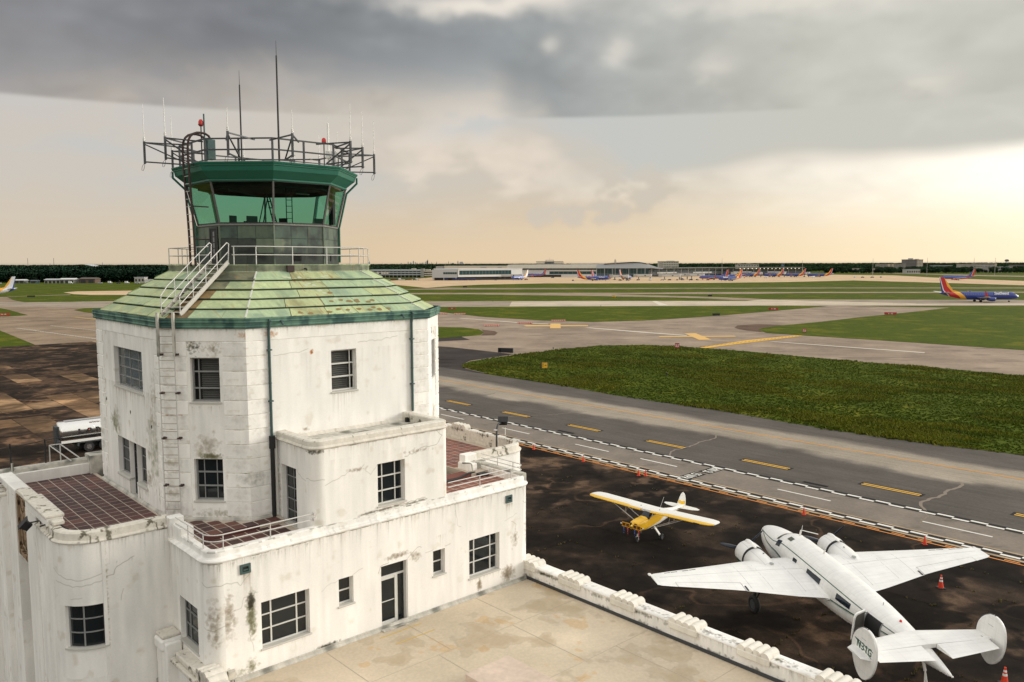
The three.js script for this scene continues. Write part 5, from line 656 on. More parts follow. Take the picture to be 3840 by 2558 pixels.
// ---- painted markings
{
  const white = std({ color: L3(.72, .69, .63), roughness: .8 }), yel = std({ color: L3(.72, .40, .04), roughness: .8 }), yelP = std({ color: L3(.66, .42, .16), roughness: .85 }), org = std({ color: L3(.74, .27, .05), roughness: .8 }), blk = std({ color: L3(.035, .032, .03), roughness: .9 }), pw_ = std({ color: L3(.60, .55, .46), roughness: .9 }), olive = std({ color: L3(.36, .25, .12), roughness: .9 });
  const r = (u0, v0, u1, v1, y) => sheet(rect(u0, v0, u1, v1), y), W1 = [], B1 = [];
  for (const u of [40.85, 34.92]) { B1.push(r(u - .3, -150, u + .72, 40, .06)); for (let k = 0; k < 70; k++) { const v = -148.03 + k * 2.4 + (u > 38 ? 0 : .3); W1.push(r(u + .2, v, u + .52, v + 1.2, .064), r(u - .16, v + 1.2, u + .16, v + 2.4, .064)); } }
  struct('road_marking', merge(B1), blk); struct('road_marking', merge(W1), white);
  const W2 = [], B2 = []; for (let k = -12; k < 6; k++) { const v = -32.3 + k * 12.05; if (k === 1) { W2.push(r(38.28, v - 3.8, 38.5, v + .7, .064)); } else W2.push(r(38.25, v - .7, 38.45, v + 4.1, .064)); }
  struct('road_marking', merge(W2), white);
  const Y = []; for (let k = -6; k < 12; k++) { const v = -64.9 + k * 12.04; B2.push(r(45.0, v - .25, 46.1, v + 5.2, .06)); Y.push(r(45.2, v, 45.42, v + 4.95, .064), r(45.64, v, 45.86, v + 4.95, .064)); }
  struct('taxiway_marking', merge(B2), blk); struct('taxiway_marking', merge(Y), yel);
  struct('taxiway_marking', r(57.42, -190, 57.68, 60, .064), std({ color: L3(.62, .29, .05), roughness: .85 }));
  const Og = [r(33.7, -140, 33.83, 45, .05)]; for (let k = 0; k < 90; k++) Og.push(r(33.98, -140.1 + k * 1.83, 34.12, -139.17 + k * 1.83, .05)); struct('apron_marking', merge(Og), org);
  struct('taxiway_patch', merge([r(42.0, -39.5, 42.5, -36.9, .062), r(42.0, -8.6, 42.5, -6.3, .062)]), std({ color: L3(.02, .02, .02), roughness: .9 }));
  struct('road_marking', merge([r(38.35, -17.15, 41.2, -15.8, .062), r(35.5, -17.3, 38.0, -15.95, .062)]), blk);
  const font = await new FontLoader().loadAsync('fonts/droid/droid_sans_bold.typeface.json');
  for (const [u, v, turn] of [[38.55, -15.95, 0], [37.85, -17.15, Math.PI]]) { const t = new TextGeometry('15 MPH', { font, size: .62, depth: .003, curveSegments: 3 }); t.computeBoundingBox(); const w = t.boundingBox.max.x; t.scale(2.4 / w, 1.6, 1); t.rotateX(-Math.PI / 2); t.rotateY(42.282 * Math.PI / 180 + turn); const p = bl(u, v); t.translate(p[0], .066, p[1]); struct('road_marking', t, white); }
  struct('taxiway_marking', merge([sheet(G.x1bar, .09), sheet(G.x1box, .094)]), yelP); struct('taxiway_marking', merge([sheet(G.x2bar, .09), sheet(G.x2box, .094)]), yelP); struct('taxiway_marking', sheet(G.holdLine, .09), yel);
  { const a = [44.5, -189.3], b = [78.5, -219.2], d = [b[0] - a[0], b[1] - a[1]], l = Math.hypot(...d), n = [-d[1] / l, d[0] / l], q = (t, s) => [a[0] + d[0] * t + n[0] * s, a[1] + d[1] * t + n[1] * s]; const g = []; for (const s of [-.55, .25]) for (let k = 0; k < 26; k++) g.push(sheet([q(k / 26, s), q((k + .55) / 26, s), q((k + .55) / 26, s + .3), q(k / 26, s + .3)], .096)); struct('taxiway_marking', merge(g), blk); }
  struct('taxiway_marking', merge([sheet(G.whiteLine1, .09), sheet(G.whiteLine2, .09), sheet(G.whiteLine3, .09)]), pw_);
  // dotted lines and a lead-in line on the street-side apron
  const D = []; const dash = (a, b, n, w) => { for (let k = 0; k < n; k++) { const t0 = k / n, t1 = (k + .55) / n, d = [b[0] - a[0], b[1] - a[1]], l = Math.hypot(...d), nn = [-d[1] / l * w, d[0] / l * w]; const p = (t, s) => [a[0] + d[0] * t + nn[0] * s, a[1] + d[1] * t + nn[1] * s]; D.push(sheet([p(t0, -1), p(t1, -1), p(t1, 1), p(t0, 1)], .08)); } };
  dash([-155, -252], [-100, -205], 40, .55); dash([-150, -262], [-100, -222], 36, .35); struct('apron_marking', merge(D), pw_);
  struct('apron_marking', sheet([[-168, -306], [-166, -307.5], [-118, -262], [-119, -261]], .08), olive);
  // healed cracks and tyre tracks across the taxiway
  const cr = []; const wob = rng(5); for (const [u0, v0, u1, v1, w] of [[41.4, -22.6, 53.5, -25.5, .10], [41.4, 2.2, 52.5, .6, .14], [41.4, -50, 53, -46, .07], [35.9, -25, 41, -22.6, .06], [36, 3.2, 41, 2.2, .06]]) { const n = 22; let pv = v0; for (let k = 0; k < n; k++) { const t = (k + 1) / n, nv = mix(v0, v1, t) + (wob() - .5) * .22 + Math.sin(t * 5 + u0) * .55 + Math.sin(t * 13 + v0) * .2; const ua = mix(u0, u1, k / n), ub = mix(u0, u1, t); cr.push(sheet([bl(ua, pv - w), bl(ub, nv - w), bl(ub, nv + w), bl(ua, pv + w)], .0625)); pv = nv; } }
  struct('sealed_crack', merge(cr), std({ color: L3(.24, .20, .16), roughness: .95 }));
  const tr = []; for (const [cu, cv, R] of [[49, -79, 5.6], [49, -79, 5.0], [49, -74.5, 6.3], [49, -74.5, 5.7], [49.5, -70, 7]]) for (let k = 0; k < 14; k++) { const a = -1.9 + k * .16, b = a + .16, q = (x, d) => bl(cu + 3 + Math.sin(x) * (R + d) * 1.0, cv - 2 + Math.cos(x) * (R + d)); tr.push(sheet([q(a, 0), q(a, .16), q(b, .16), q(b, 0)], .0615)); } struct('tyre_track', merge(tr), std({ color: L3(.17, .145, .12), roughness: .95 }));
}
// ---- tufts of long grass over the near island and along its edge
{
  const poly = G.nearIsland.map((p) => [p[0], p[1]]), inside = (x, z) => { let c = false; for (let i = 0, j = poly.length - 1; i < poly.length; j = i++) { const [xi, zi] = poly[i], [xj, zj] = poly[j]; if ((zi > z) !== (zj > z) && x < (xj - xi) * (z - zi) / (zj - zi) + xi) c = !c; } return c; };
  const r = rng(31), pos = [], nor = []; for (let b = 0; b < 9; b++) { const a = r() * 6.28, d = r() * .22, h = .07 + r() * .1, w = .035 + r() * .035, x = Math.cos(a) * d, z = Math.sin(a) * d, lx = (r() - .5) * .4, lz = (r() - .5) * .4, t = r() * 3.14; pos.push(x - Math.cos(t) * w, 0, z - Math.sin(t) * w, x + Math.cos(t) * w, 0, z + Math.sin(t) * w, x + lx, h, z + lz); for (let k = 0; k < 3; k++) nor.push(0, 1, 0); }
  const g = new THREE.BufferGeometry(); g.setAttribute('position', new THREE.Float32BufferAttribute(pos, 3)); g.setAttribute('normal', new THREE.Float32BufferAttribute(nor, 3));
  const N = 40000, im = new THREE.InstancedMesh(g, std({ color: 0xffffff, roughness: 1, side: THREE.DoubleSide, transmission: .35, thickness: 0 }), N), m = new THREE.Matrix4(), q = new THREE.Quaternion(), c = new THREE.Color(), Yv = new THREE.Vector3(0, 1, 0); let n = 0, guard = 0;
  while (n < N && guard++ < 900000) { const x = -12 + r() * 110, z = -196 + r() * 122; const dist = Math.hypot(x, z); if (r() > Math.pow(95 / Math.max(dist, 70), 1.3) || !inside(x + (r() - .5) * .9, z + (r() - .5) * .9)) continue; const p = fbm(x * .13 + 5, z * .13 + 9, 4), p2 = fbm(x * .5, z * .5, 3), p3 = fbm((x + z) * .05 + 20, (z - x) * .25, 3); if (r() < .25 * sst(.6, .4, p)) continue; const s = .6 + p2 * .8 + sst(.5, .7, p) * .8; q.setFromAxisAngle(Yv, r() * 6.28); m.compose(new THREE.Vector3(x, .08, z), q, new THREE.Vector3(s, s * (.5 + p * .9), s)); im.setMatrixAt(n, m); const yl = sst(.42, .66, p * .5 + p3 * .5), b = .7 + r() * .5 + (p2 - .5) * .5; c.setRGB(mix(.10, .20, yl) * b, mix(.15, .21, yl) * b, mix(.008, .014, yl) * b); im.setColorAt(n, c); n++; }
  const W = new THREE.InstancedMesh(g, std({ color: L3(.20, .17, .07), roughness: 1, side: THREE.DoubleSide, transmission: .35, thickness: 0 }), 900); let wn = 0; while (wn < 900) { const j = r() < .5, u = .5 + Math.floor(1 + r() * 8) * 3.75, v = -48 + Math.floor(r() * 15) * 6, t = r() * 6, keep = fbm(u * .21 + 3, v * .17 + t * .3, 3); if (keep < .5) { if (r() < .9) continue; } const q2 = j ? bl(u + (r() - .5) * .12, v + t) : bl(u - t * .6, v + (r() - .5) * .12); q.setFromAxisAngle(Yv, r() * 6.28); m.compose(new THREE.Vector3(q2[0], .04, q2[1]), q, new THREE.Vector3(.25 + r() * .3, .4 + r() * .6, .25 + r() * .3)); W.setMatrixAt(wn++, m); } W.name = 'weeds'; W.castShadow = W.receiveShadow = true; W.userData.kind = 'stuff'; W.userData.label = 'thin weeds growing in the apron joints'; W.userData.category = 'weeds'; scene.add(W);
  im.count = n; im.name = 'grass'; im.castShadow = im.receiveShadow = true; im.userData.kind = 'stuff'; im.userData.label = 'long green grass with yellow and dark clumps on the near island'; im.userData.category = 'grass'; scene.add(im);
}
// ---------------------------------------------------------------- aircraft
// a body lofted through stations [x, half width, top, bottom]; pt(x, angle) gives a point on its skin, angle 0 = right side, 90 = top
function bodyOf(st, e = 2.2, eb = e) {
  const at = (x) => { let i = 0; while (i < st.length - 2 && x < st[i + 1][0]) i++; const a = st[i], b = st[i + 1], t = clamp((a[0] - x) / (a[0] - b[0])); const h = (k) => { const p = st[Math.max(0, i - 1)][k], q = st[Math.min(st.length - 1, i + 2)][k], d1 = i > 0 ? (b[k] - p) / (b[0] - st[i - 1][0]) : (b[k] - a[k]) / (b[0] - a[0]), d2 = i < st.length - 2 ? (q - a[k]) / (st[i + 2][0] - a[0]) : (b[k] - a[k]) / (b[0] - a[0]), L = b[0] - a[0]; const t2 = t * t, t3 = t2 * t; return (2 * t3 - 3 * t2 + 1) * a[k] + (t3 - 2 * t2 + t) * d1 * L + (-2 * t3 + 3 * t2) * b[k] + (t3 - t2) * d2 * L; }; return [Math.max(.001, h(1)), h(2), h(3)]; };
  const pt = (x, deg, off = 0) => { const [w, t, b] = at(x), a = deg * Math.PI / 180, c = Math.cos(a), s = Math.sin(a), ex = s > 0 ? e : eb, yc = (t + b) / 2, hh = (t - b) / 2; return [x, yc + Math.sign(s) * Math.pow(Math.abs(s), 2 / ex) * (hh + off), Math.sign(c) * Math.pow(Math.abs(c), 2 / ex) * (w + off)]; };
  return { at, pt, geo(nx = 60, na = 40, xs) { const X = xs || Array.from({ length: nx + 1 }, (_, i) => { const t = i / nx; return mix(st[0][0], st.at(-1)[0], .5 * t + .5 * (t * t * (3 - 2 * t))); }); return gridGeo(X.length - 1, na, (i, j) => pt(X[i], j / na * 360)); }, patch(x0, x1, a0, a1, off, nx = 4, na = 6) { return gridGeo(nx, na, (i, j) => pt(mix(x0, x1, i / nx), mix(typeof a0 === 'function' ? a0(mix(x0, x1, i / nx)) : a0, typeof a1 === 'function' ? a1(mix(x0, x1, i / nx)) : a1, j / na), off)); } };
}
function gridGeo(nu, nv, f) { const pos = [], uv = [], idx = []; for (let i = 0; i <= nu; i++) for (let j = 0; j <= nv; j++) { pos.push(...f(i, j)); uv.push(i / nu, j / nv); } for (let i = 0; i < nu; i++) for (let j = 0; j < nv; j++) { const a = i * (nv + 1) + j, b = a + nv + 1; idx.push(a, b, a + 1, b, b + 1, a + 1); } const g = new THREE.BufferGeometry(); g.setAttribute('position', new THREE.Float32BufferAttribute(pos, 3)); g.setAttribute('uv', new THREE.Float32BufferAttribute(uv, 2)); g.setIndex(idx); g.computeVertexNormals(); return g; }
const foil = (x) => 5 * (.2969 * Math.sqrt(x) - .126 * x - .3516 * x * x + .2843 * x ** 3 - .1036 * x ** 4);
// sections { z, x (leading edge), c, y, t } from root to tip, chord fractions c0..c1
function wingGeo(secs, c0 = 0, c1 = 1, upright = false) {
  const n = 12, prof = []; for (let i = 0; i <= n; i++) { const q = i / n, x = mix(c0, c1, c0 === 0 ? q * q : q); prof.push([x, 1]); } for (let i = n; i >= 0; i--) { const q = i / n, x = mix(c0, c1, c0 === 0 ? q * q : q); if (i === 0 && c0 === 0) continue; prof.push([x, -1]); }
  const P = prof.length, rows = secs.map((s) => prof.map(([x, sg]) => { const h = foil(x) * s.t * s.c * sg + (upright ? 0 : .25 * s.t * s.c * x * (1 - x)); return upright ? [s.x - x * s.c, s.z, s.y + h] : [s.x - x * s.c, s.y + h, s.z]; }));
  const pos = [], idx = []; rows.forEach((r) => r.forEach((p) => pos.push(...p))); for (let i = 0; i + 1 < rows.length; i++) for (let j = 0; j < P; j++) { const k = (j + 1) % P, a = i * P + j, b = i * P + k, c = a + P, d = b + P; idx.push(a, c, b, b, c, d); }
  for (const [r, f] of [[0, 1], [rows.length - 1, -1]]) for (let j = 1; j + 1 < P; j++) f > 0 ? idx.push(r * P, r * P + j, r * P + j + 1) : idx.push(r * P, r * P + j + 1, r * P + j);
  const g = new THREE.BufferGeometry(); g.setAttribute('position', new THREE.Float32BufferAttribute(pos, 3)); g.setIndex(idx); const h = toCreasedNormals(g, .5); return h;
}
const mirror = (secs) => secs.map((s) => ({ ...s, z: -s.z }));
const dbl = (m) => { m.side = THREE.DoubleSide; return m; };
const paint = (r, g, b, ro = .32) => dbl(new THREE.MeshPhysicalMaterial({ color: L3(r, g, b), roughness: ro, clearcoat: .3, clearcoatRoughness: .25 }));
const wheelOf = (parent, x, y, z, r, w) => { const g = grp('wheel', parent); mesh('tyre', new THREE.TorusGeometry(r * .72, r * .28, 10, 24).scale(1, 1, w / (r * .56)).translate(x, y, z), MT.rubber, g); mesh('hub', new THREE.CylinderGeometry(r * .5, r * .5, w * .8, 16).rotateX(Math.PI / 2).translate(x, y, z), MT.steel, g); return g; };
const planeFont = await new FontLoader().loadAsync('fonts/droid/droid_sans_bold.typeface.json');
{ // ---- white twin-engined airliner with twin fins
  const T = thing('twin_engine_airplane', 'white twin engined propeller airplane with twin tail fins and its rear door open', 'airplane', [16.61, 0, -42.8], 103.47 * Math.PI / 180);
  const Mx = new THREE.Matrix4().makeTranslation(0, 2.73, 0).multiply(new THREE.Matrix4().makeRotationZ(6.43 * Math.PI / 180)).multiply(new THREE.Matrix4().makeRotationX(.9 * Math.PI / 180));
  const B = (name, geo, mat, par = T) => mesh(name, (Array.isArray(geo) ? merge(geo) : geo).applyMatrix4(Mx), mat, par);
  const wTex = dtex(1024, 1024, (x, y) => { const a = fbm(x * 8, y * 8, 4, 8, 8), b = fbm(x * 40, y * 5, 3, 40, 5), fx = (x * 6 + .5) % 1, fy = (y * 9 + .5) % 1, ln = Math.abs(fx - .5) < .008 || Math.abs(fy - .5) < .01 ? .09 : 0, rv = (Math.abs(fx - .535) < .006 && (y * 110) % 1 < .45) ? .05 : 0; const t = 1 + (a - .5) * .07 + (b - .5) * .06 - ln - rv; return [228 * t, 227 * t, 224 * t]; }, [.25, .25]);
  const white = dbl(new THREE.MeshPhysicalMaterial({ map: wTex, roughness: .4, clearcoat: .25, clearcoatRoughness: .3 })), grn = paint(.012, .085, .055), win_ = new THREE.MeshPhysicalMaterial({ color: L3(.012, .02, .03), roughness: .06, side: THREE.DoubleSide }), winO = new THREE.MeshPhysicalMaterial({ color: L3(.05, .055, .03), roughness: .1, side: THREE.DoubleSide }), seam = std({ color: L3(.32, .32, .31), roughness: .8 });
  const fus = bodyOf([[5.3, .02, .17, .13], [5.22, .24, .4, -.1], [4.95, .46, .58, -.3], [4.4, .7, .76, -.55], [3.6, .9, .90, -.78], [2.95, .99, .98, -.9], [2.5, 1.01, 1.16, -.94], [2.1, 1.02, 1.26, -.97], [1, 1.03, 1.27, -1.0], [-1, 1.03, 1.25, -1.0], [-3, 1.01, 1.2, -.93], [-5, .92, 1.08, -.7], [-6.5, .72, .92, -.4], [-7.8, .47, .74, -.1], [-9, .23, .53, .08], [-9.75, .08, .34, .18], [-9.88, .01, .28, .24]], 2.25);
  B('fuselage', boxUV(fus.geo(90, 48)), white);
  const rbn = (x0, x1, f, w, off = .006) => fus.patch(x0, x1, (x) => f(x) - w(x), (x) => f(x) + w(x), off, 60, 2), up = (x) => pw([-8.2, 1, 4.85], [152, 146, 150], x), lo = (x) => pw([-8.2, -1, 1.5, 3.4, 4.85], [172, 186, 184, 170, 151], x), wd = (x) => 1.4 / fus.at(x)[0];
  for (const sd of [1, -1]) { const m = (f) => (x) => (sd > 0 ? f(x) : 180 - f(x)); B('stripe', rbn(4.85, -8.0, m(up), wd), grn); B('stripe', rbn(4.85, -8.0, m(lo), wd), grn); B('stripe', rbn(4.4, -8.0, m((x) => lo(x) + 3.6 / fus.at(x)[0] * .8), (x) => .35), grn);
    const W = (x0, x1, a0, a1, mat = win_) => B('window', sd > 0 ? fus.patch(x0, x1, a0, a1, .008) : fus.patch(x0, x1, 180 - a0, 180 - a1, .008), mat);
    W(.78, .42, 157, 172); W(-.55, -1.75, 156, 173); W(-3.1, -4.2, 158, 175); W(2.62, 2.2, 138, 160); W(2.86, 2.62, 112, 136, winO); W(2.05, 1.68, 108, 124, winO);
    B('porthole', fus.patch(-7.02, -7.28, sd > 0 ? 172 : 8, sd > 0 ? 186 : -6, .01), win_); }
  B('windscreen', fus.patch(2.9, 2.62, 93, 110, .008), win_); B('windscreen', fus.patch(2.9, 2.62, 70, 87, .008), win_);
  B('panel_seam', [fus.patch(3.06, 3.045, 40, 140, .002), fus.patch(-4.6, -4.615, 30, 200, .002), fus.patch(-6.9, -6.912, 30, 200, .002)], seam);
  { const d = grp('rear_door', T); B('doorway', fus.patch(-5.25, -6.2, 146, 205, .012, 6, 10), MT.black, d); B('door_frame', [fus.patch(-5.2, -5.27, 145, 206, .02, 2, 10), fus.patch(-6.18, -6.25, 145, 206, .02, 2, 10)], MT.frame, d);
    const s = new THREE.Shape(); s.moveTo(0, 0); s.lineTo(.62, 0); s.quadraticCurveTo(.8, 0, .8, .2); s.lineTo(.8, 1.15); s.quadraticCurveTo(.78, 1.42, .55, 1.42); s.lineTo(0, 1.42); const g = new THREE.ExtrudeGeometry(s, { depth: .05, bevelEnabled: true, bevelSize: .02, bevelThickness: .02, bevelSegments: 2 }); g.rotateY(Math.PI * .5 + .35); g.translate(-5.2, -.6, -.9); B('door_leaf', g, white, d); const g2 = new THREE.ShapeGeometry(s); g2.scale(.9, .92, 1); g2.translate(.03, .05, -.03); g2.rotateY(Math.PI * .5 + .35); g2.translate(-5.2, -.6, -.9); B('door_lining', g2, dbl(std({ color: L3(.09, .08, .07), roughness: .8 })), d); }
  // wings with ailerons split off along their hinges
  const S = [{ z: .5, x: 1.72, c: 4.5, y: .04, t: .16 }, { z: 2.65, x: 1.56, c: 3.95, y: .16, t: .155 }, { z: 5.2, x: .92, c: 2.85, y: .42, t: .14 }, { z: 6.0, x: .72, c: 2.55, y: .50, t: .135 }, { z: 8.9, x: .0, c: 1.55, y: .79, t: .11 }, { z: 9.75, x: -.22, c: 1.22, y: .87, t: .09 }, { z: 9.98, x: -.38, c: .98, y: .9, t: .05 }];
  const cut = (z0, z1) => { const f = (z) => { let i = 0; while (i < S.length - 2 && z > S[i + 1].z) i++; const a = S[i], b = S[i + 1], t = (z - a.z) / (b.z - a.z); return Object.fromEntries(['x', 'c', 'y', 't'].map((k) => [k, mix(a[k], b[k], t)]).concat([['z', z]])); }; return [f(z0), ...S.filter((s) => s.z > z0 + .01 && s.z < z1 - .01), f(z1)]; };
  for (const [sd, nm] of [[-1, 'left'], [1, 'right']]) {
    const w = grp('wing', T), side = (s) => (sd > 0 ? s : mirror(s)), F = (g) => { if (sd < 0) return g; return g; };
    B('wing_skin', [boxUV(F(wingGeo(side(cut(.5, 5.3)), 0, 1))), boxUV(F(wingGeo(side(cut(5.3, 8.95)), 0, .755))), boxUV(F(wingGeo(side(cut(8.95, 9.98)), 0, 1)))], white, w);
    B('aileron', boxUV(F(wingGeo(side(cut(5.345, 8.92)), .768, .99))), white, w);
    for (const [z0, z1] of [[7.2, 7.6], [7.64, 8.04], [8.35, 8.75], [8.79, 9.15]]) { const a = cut(z0, z1); const q = (s, k) => [s.x - k * s.c, s.y + foil(k) * s.t * s.c + .25 * s.t * s.c * k * (1 - k) + .004, sd * s.z]; const p = [q(a[0], .13), q(a.at(-1), .13), q(a.at(-1), .165), q(a[0], .165)]; const g = new THREE.BufferGeometry(); g.setAttribute('position', new THREE.Float32BufferAttribute([p[0], p[1], p[2], p[0], p[2], p[3]].flat(), 3)); g.computeVertexNormals(); B('slot', g, dbl(MT.black.clone()), w); }
    { const a = cut(5.2, 5.32), q = (s, k) => [s.x - k * s.c, s.y + foil(k) * s.t * s.c + .012, sd * s.z]; B('hinge_gap', beam(q(a[0], .86), q(a[0], .99), .09, .03), MT.black, w); }
    { const e = cut(.9, 9.6), seg = []; for (let i = 0; i + 1 < e.length; i++) { const q = (s) => [s.x - .42 * s.c, s.y + foil(.42) * s.t * s.c + .25 * s.t * s.c * .24 + .001, sd * s.z]; seg.push(beam(q(e[i]), q(e[i + 1]), .012, .004)); } for (const z of [3.75, 4.9, 2.0]) { const s = cut(z, z + .01)[0]; for (let k = 0; k < 6; k++) { const q = (c) => [s.x - c * s.c, s.y + foil(c) * s.t * s.c + .25 * s.t * s.c * c * (1 - c) + .001, sd * s.z]; seg.push(beam(q(.12 + k * .13), q(.25 + k * .13), .012, .004)); } } B('panel_seam', seg, seam, w); }
    B('tip_cap', new THREE.SphereGeometry(.1, 10, 8).scale(1.5, .5, 1).translate(-.28, .88, sd * 9.95), white, w);
    B('deicer_boot', boxUV(F(wingGeo(side(cut(3.6, 9.7).map((s) => ({ ...s, x: s.x + .012, c: s.c * 1.0, t: s.t * 1.04 }))), 0, .012))), dbl(MT.dark.clone()), w);
    // nacelle
    const n = grp('engine_nacelle', T), nz = sd * 2.66, lathe = (p, seg = 32) => new THREE.LatheGeometry(p.map((q) => new THREE.Vector2(q[1], q[0])), seg).rotateZ(-Math.PI / 2).translate(0, .1, nz);
    B('cowling', lathe([[2.02, .70], [2.3, .72], [2.7, .70], [2.95, .63], [3.05, .55], [3.0, .5], [2.8, .48], [2.8, .0]]), white, n);
    B('cowling_stripe', (() => { const g = lathe([[2.02, .706], [2.3, .726], [2.7, .706], [2.95, .636], [3.05, .556]], 48).toNonIndexed(); const p = g.attributes.position, keep = []; for (let i = 0; i < p.count; i += 3) { const cy = (p.getY(i) + p.getY(i + 1) + p.getY(i + 2)) / 3; if (cy < -.1) for (let k = 0; k < 3; k++) keep.push(p.getX(i + k), p.getY(i + k), p.getZ(i + k)); } const h = new THREE.BufferGeometry(); h.setAttribute('position', new THREE.Float32BufferAttribute(keep, 3)); h.computeVertexNormals(); return h; })(), grn, n);
    B('cooling_gap', lathe([[1.9, .6], [1.92, .675], [2.02, .69], [2.03, .6]]), dbl(MT.black.clone()), n);
    B('nacelle_skin', lathe([[-.7, .04], [-.4, .2], [0, .40], [.6, .57], [1.2, .65], [1.93, .665], [1.93, .3]]).scale(1, .96, 1), white, n);
    B('air_scoop', [new THREE.SphereGeometry(.2, 14, 10).scale(2.0, .8, .8).translate(2.55, .1 + .66, nz), new THREE.SphereGeometry(.14, 12, 8).scale(2.6, .5, .9).translate(2.2, .1 + .68, nz)], white, n); B('filler_cap', [new THREE.CylinderGeometry(.045, .045, .012, 12).translate(1.25, .745, nz - sd * .12)], MT.black, n); B('filler_cap', [new THREE.CylinderGeometry(.12, .12, .006, 16).rotateZ(.12).translate(.35, .6, nz - sd * .1)], seam, n);
    const pr = grp('propeller', T); B('spinner', new THREE.SphereGeometry(.2, 14, 10).scale(1.3, 1, 1).translate(3.12, .1, nz), MT.dark, pr); B('engine_core', new THREE.CylinderGeometry(.5, .5, .1, 20).rotateZ(Math.PI / 2).translate(2.84, .1, nz), MT.black, pr);
    for (const a of sd < 0 ? [163, 43, 283] : [40, 160, 280]) { const g = new THREE.SphereGeometry(1, 12, 14).scale(.035, .78, .115); g.rotateY(.45); g.translate(0, .82, 0); g.rotateX(-(a - 90) * Math.PI / 180); g.translate(3.14, .1, nz); B('blade', g, std({ color: L3(.012, .018, .03), roughness: .35 }), pr); }
    // main gear stands straight on the apron
    const lg = grp('landing_gear', T); mesh('leg', merge([rod([1.6, 2.4, nz], [1.75, .5, nz], .09), rod([.6, 2.3, nz], [1.7, .7, nz], .05)]), MT.dark, lg); wheelOf(T, 1.75, .52, nz, .52, .3);
  }
  { const g = grp('tail_wheel', T); mesh('tyre', new THREE.TorusGeometry(.2, .09, 8, 18).translate(-8.45, .29, 0), MT.rubber, g); mesh('fork', merge([rod([-8.3, 1.35, .0], [-8.45, .3, .13], .035), rod([-8.3, 1.35, 0], [-8.45, .3, -.13], .035), rod([-8.1, 1.85, 0], [-8.3, 1.35, 0], .07)]), MT.white, g); }
  // tail: stabilizer on top of the body, elevators, egg-shaped fins, tips outside the fins
  const H = [{ z: 0, x: -7.05, c: 2.35, y: .74, t: .11 }, { z: 3.32, x: -7.62, c: 1.55, y: .80, t: .10 }], mt = { z: 3.78, x: -7.85, c: 1.0, y: .81, t: .08 };
  for (const sd of [-1, 1]) { const s = (a) => (sd > 0 ? a : mirror(a)); const t = grp('tailplane', T); B('stabilizer', boxUV(wingGeo(s(H), 0, .555)), white, t); B('elevator', boxUV(wingGeo(s([{ ...H[0], z: .42, x: H[0].x - .07, c: 2.25 }, { ...H[1], z: 3.1, x: -7.59 }]), .568, 1)), white, t); B('tip', boxUV(wingGeo(s([H[1], mt]), 0, .9)), white, t);
    { const seg = []; for (let k = 0; k < 6; k++) { const z = .7 + k * .45; seg.push(bb(-8.35 - (z * -.03) - .04, .80 + z * .02, sd * z - .03, -8.28 - (z * -.03), .825 + z * .02, sd * z + .03)); } B('hinge', seg, seam, t); }
    const f = grp('tail_fin', T), prof = [[-7.62, .85], [-7.66, 1.25], [-7.85, 1.62], [-8.15, 1.86], [-8.5, 1.92], [-8.82, 1.8], [-9.05, 1.5], [-9.15, 1.0], [-9.12, .5], [-8.98, .1], [-8.75, -.2], [-8.5, -.32], [-8.25, -.25], [-7.98, .0], [-7.76, .38]];
    const sh = new THREE.Shape(); sh.setFromPoints(new THREE.SplineCurve([...prof, prof[0]].map((p) => new THREE.Vector2(...p))).getPoints(70)); const g = new THREE.ExtrudeGeometry(sh, { depth: .05, bevelEnabled: true, bevelSize: .05, bevelThickness: .045, bevelSegments: 3, curveSegments: 4 }); g.translate(0, 0, sd * 3.32 - .025); B('fin_skin', boxUV(g), white, f);
    B('leading_boot', (() => { const c = new THREE.CatmullRomCurve3([...prof.slice(13), ...prof.slice(0, 5)].map((p) => new THREE.Vector3(p[0] + .02, p[1], sd * 3.32))); return new THREE.TubeGeometry(c, 40, .07, 6); })(), MT.dark, f);
    B('rudder_seam', [beam([-8.42, 1.95, sd * 3.32], [-8.5, -.33, sd * 3.32], .012, .16), bb(-8.5, 1.45, sd * 3.32 - .08, -8.2, 1.462, sd * 3.32 + .08), beam([-8.6, .25, sd * 3.32], [-9.1, .2, sd * 3.32], .012, .155)], seam, f);
    B('fillet', new THREE.SphereGeometry(.1, 12, 8).scale(5.5, .6, 1).translate(-8.4, .8, sd * (3.32 + .05)), white, f);
    if (sd < 0) { const t2 = new TextGeometry('N31G', { font: planeFont, size: .34, depth: .004, curveSegments: 4 }); t2.computeBoundingBox(); t2.scale(1.0 / t2.boundingBox.max.x, 1, 1); t2.rotateY(Math.PI); t2.translate(-7.92, .93, -3.32 - .0725); B('registration', t2, grn, f); B('fin_stripe', [beam([-7.78, 1.25, -3.395], [-9.0, 1.2, -3.395], .004, .03), beam([-7.78, 1.25, -3.395], [-8.95, .86, -3.395], .004, .03)], grn, f); } }
  B('tail_cone_light', new THREE.SphereGeometry(.05, 10, 8).translate(-9.9, .26, 0), MT.white);
  B('beacon', [new THREE.CylinderGeometry(.06, .07, .1, 12).translate(-6.55, .9, .0), new THREE.SphereGeometry(.06, 10, 8).translate(-6.55, .95, 0)], MT.red);
  B('antenna', [beam([2.05, 1.12, .15], [1.95, 1.62, .15], .1, .03), beam([1.95, 1.62, .15], [1.5, 1.52, .95], .05, .03), rod([2.15, 1.1, .3], [2.25, 1.75, .42], .012)], MT.white); B('antenna', [beam([-.25, 1.1, .12], [-.35, 1.48, .12], .09, .03)], MT.white); B('antenna', [rod([-5.3, .95, 0], [-5.3, 1.2, 0], .012)], MT.dark);
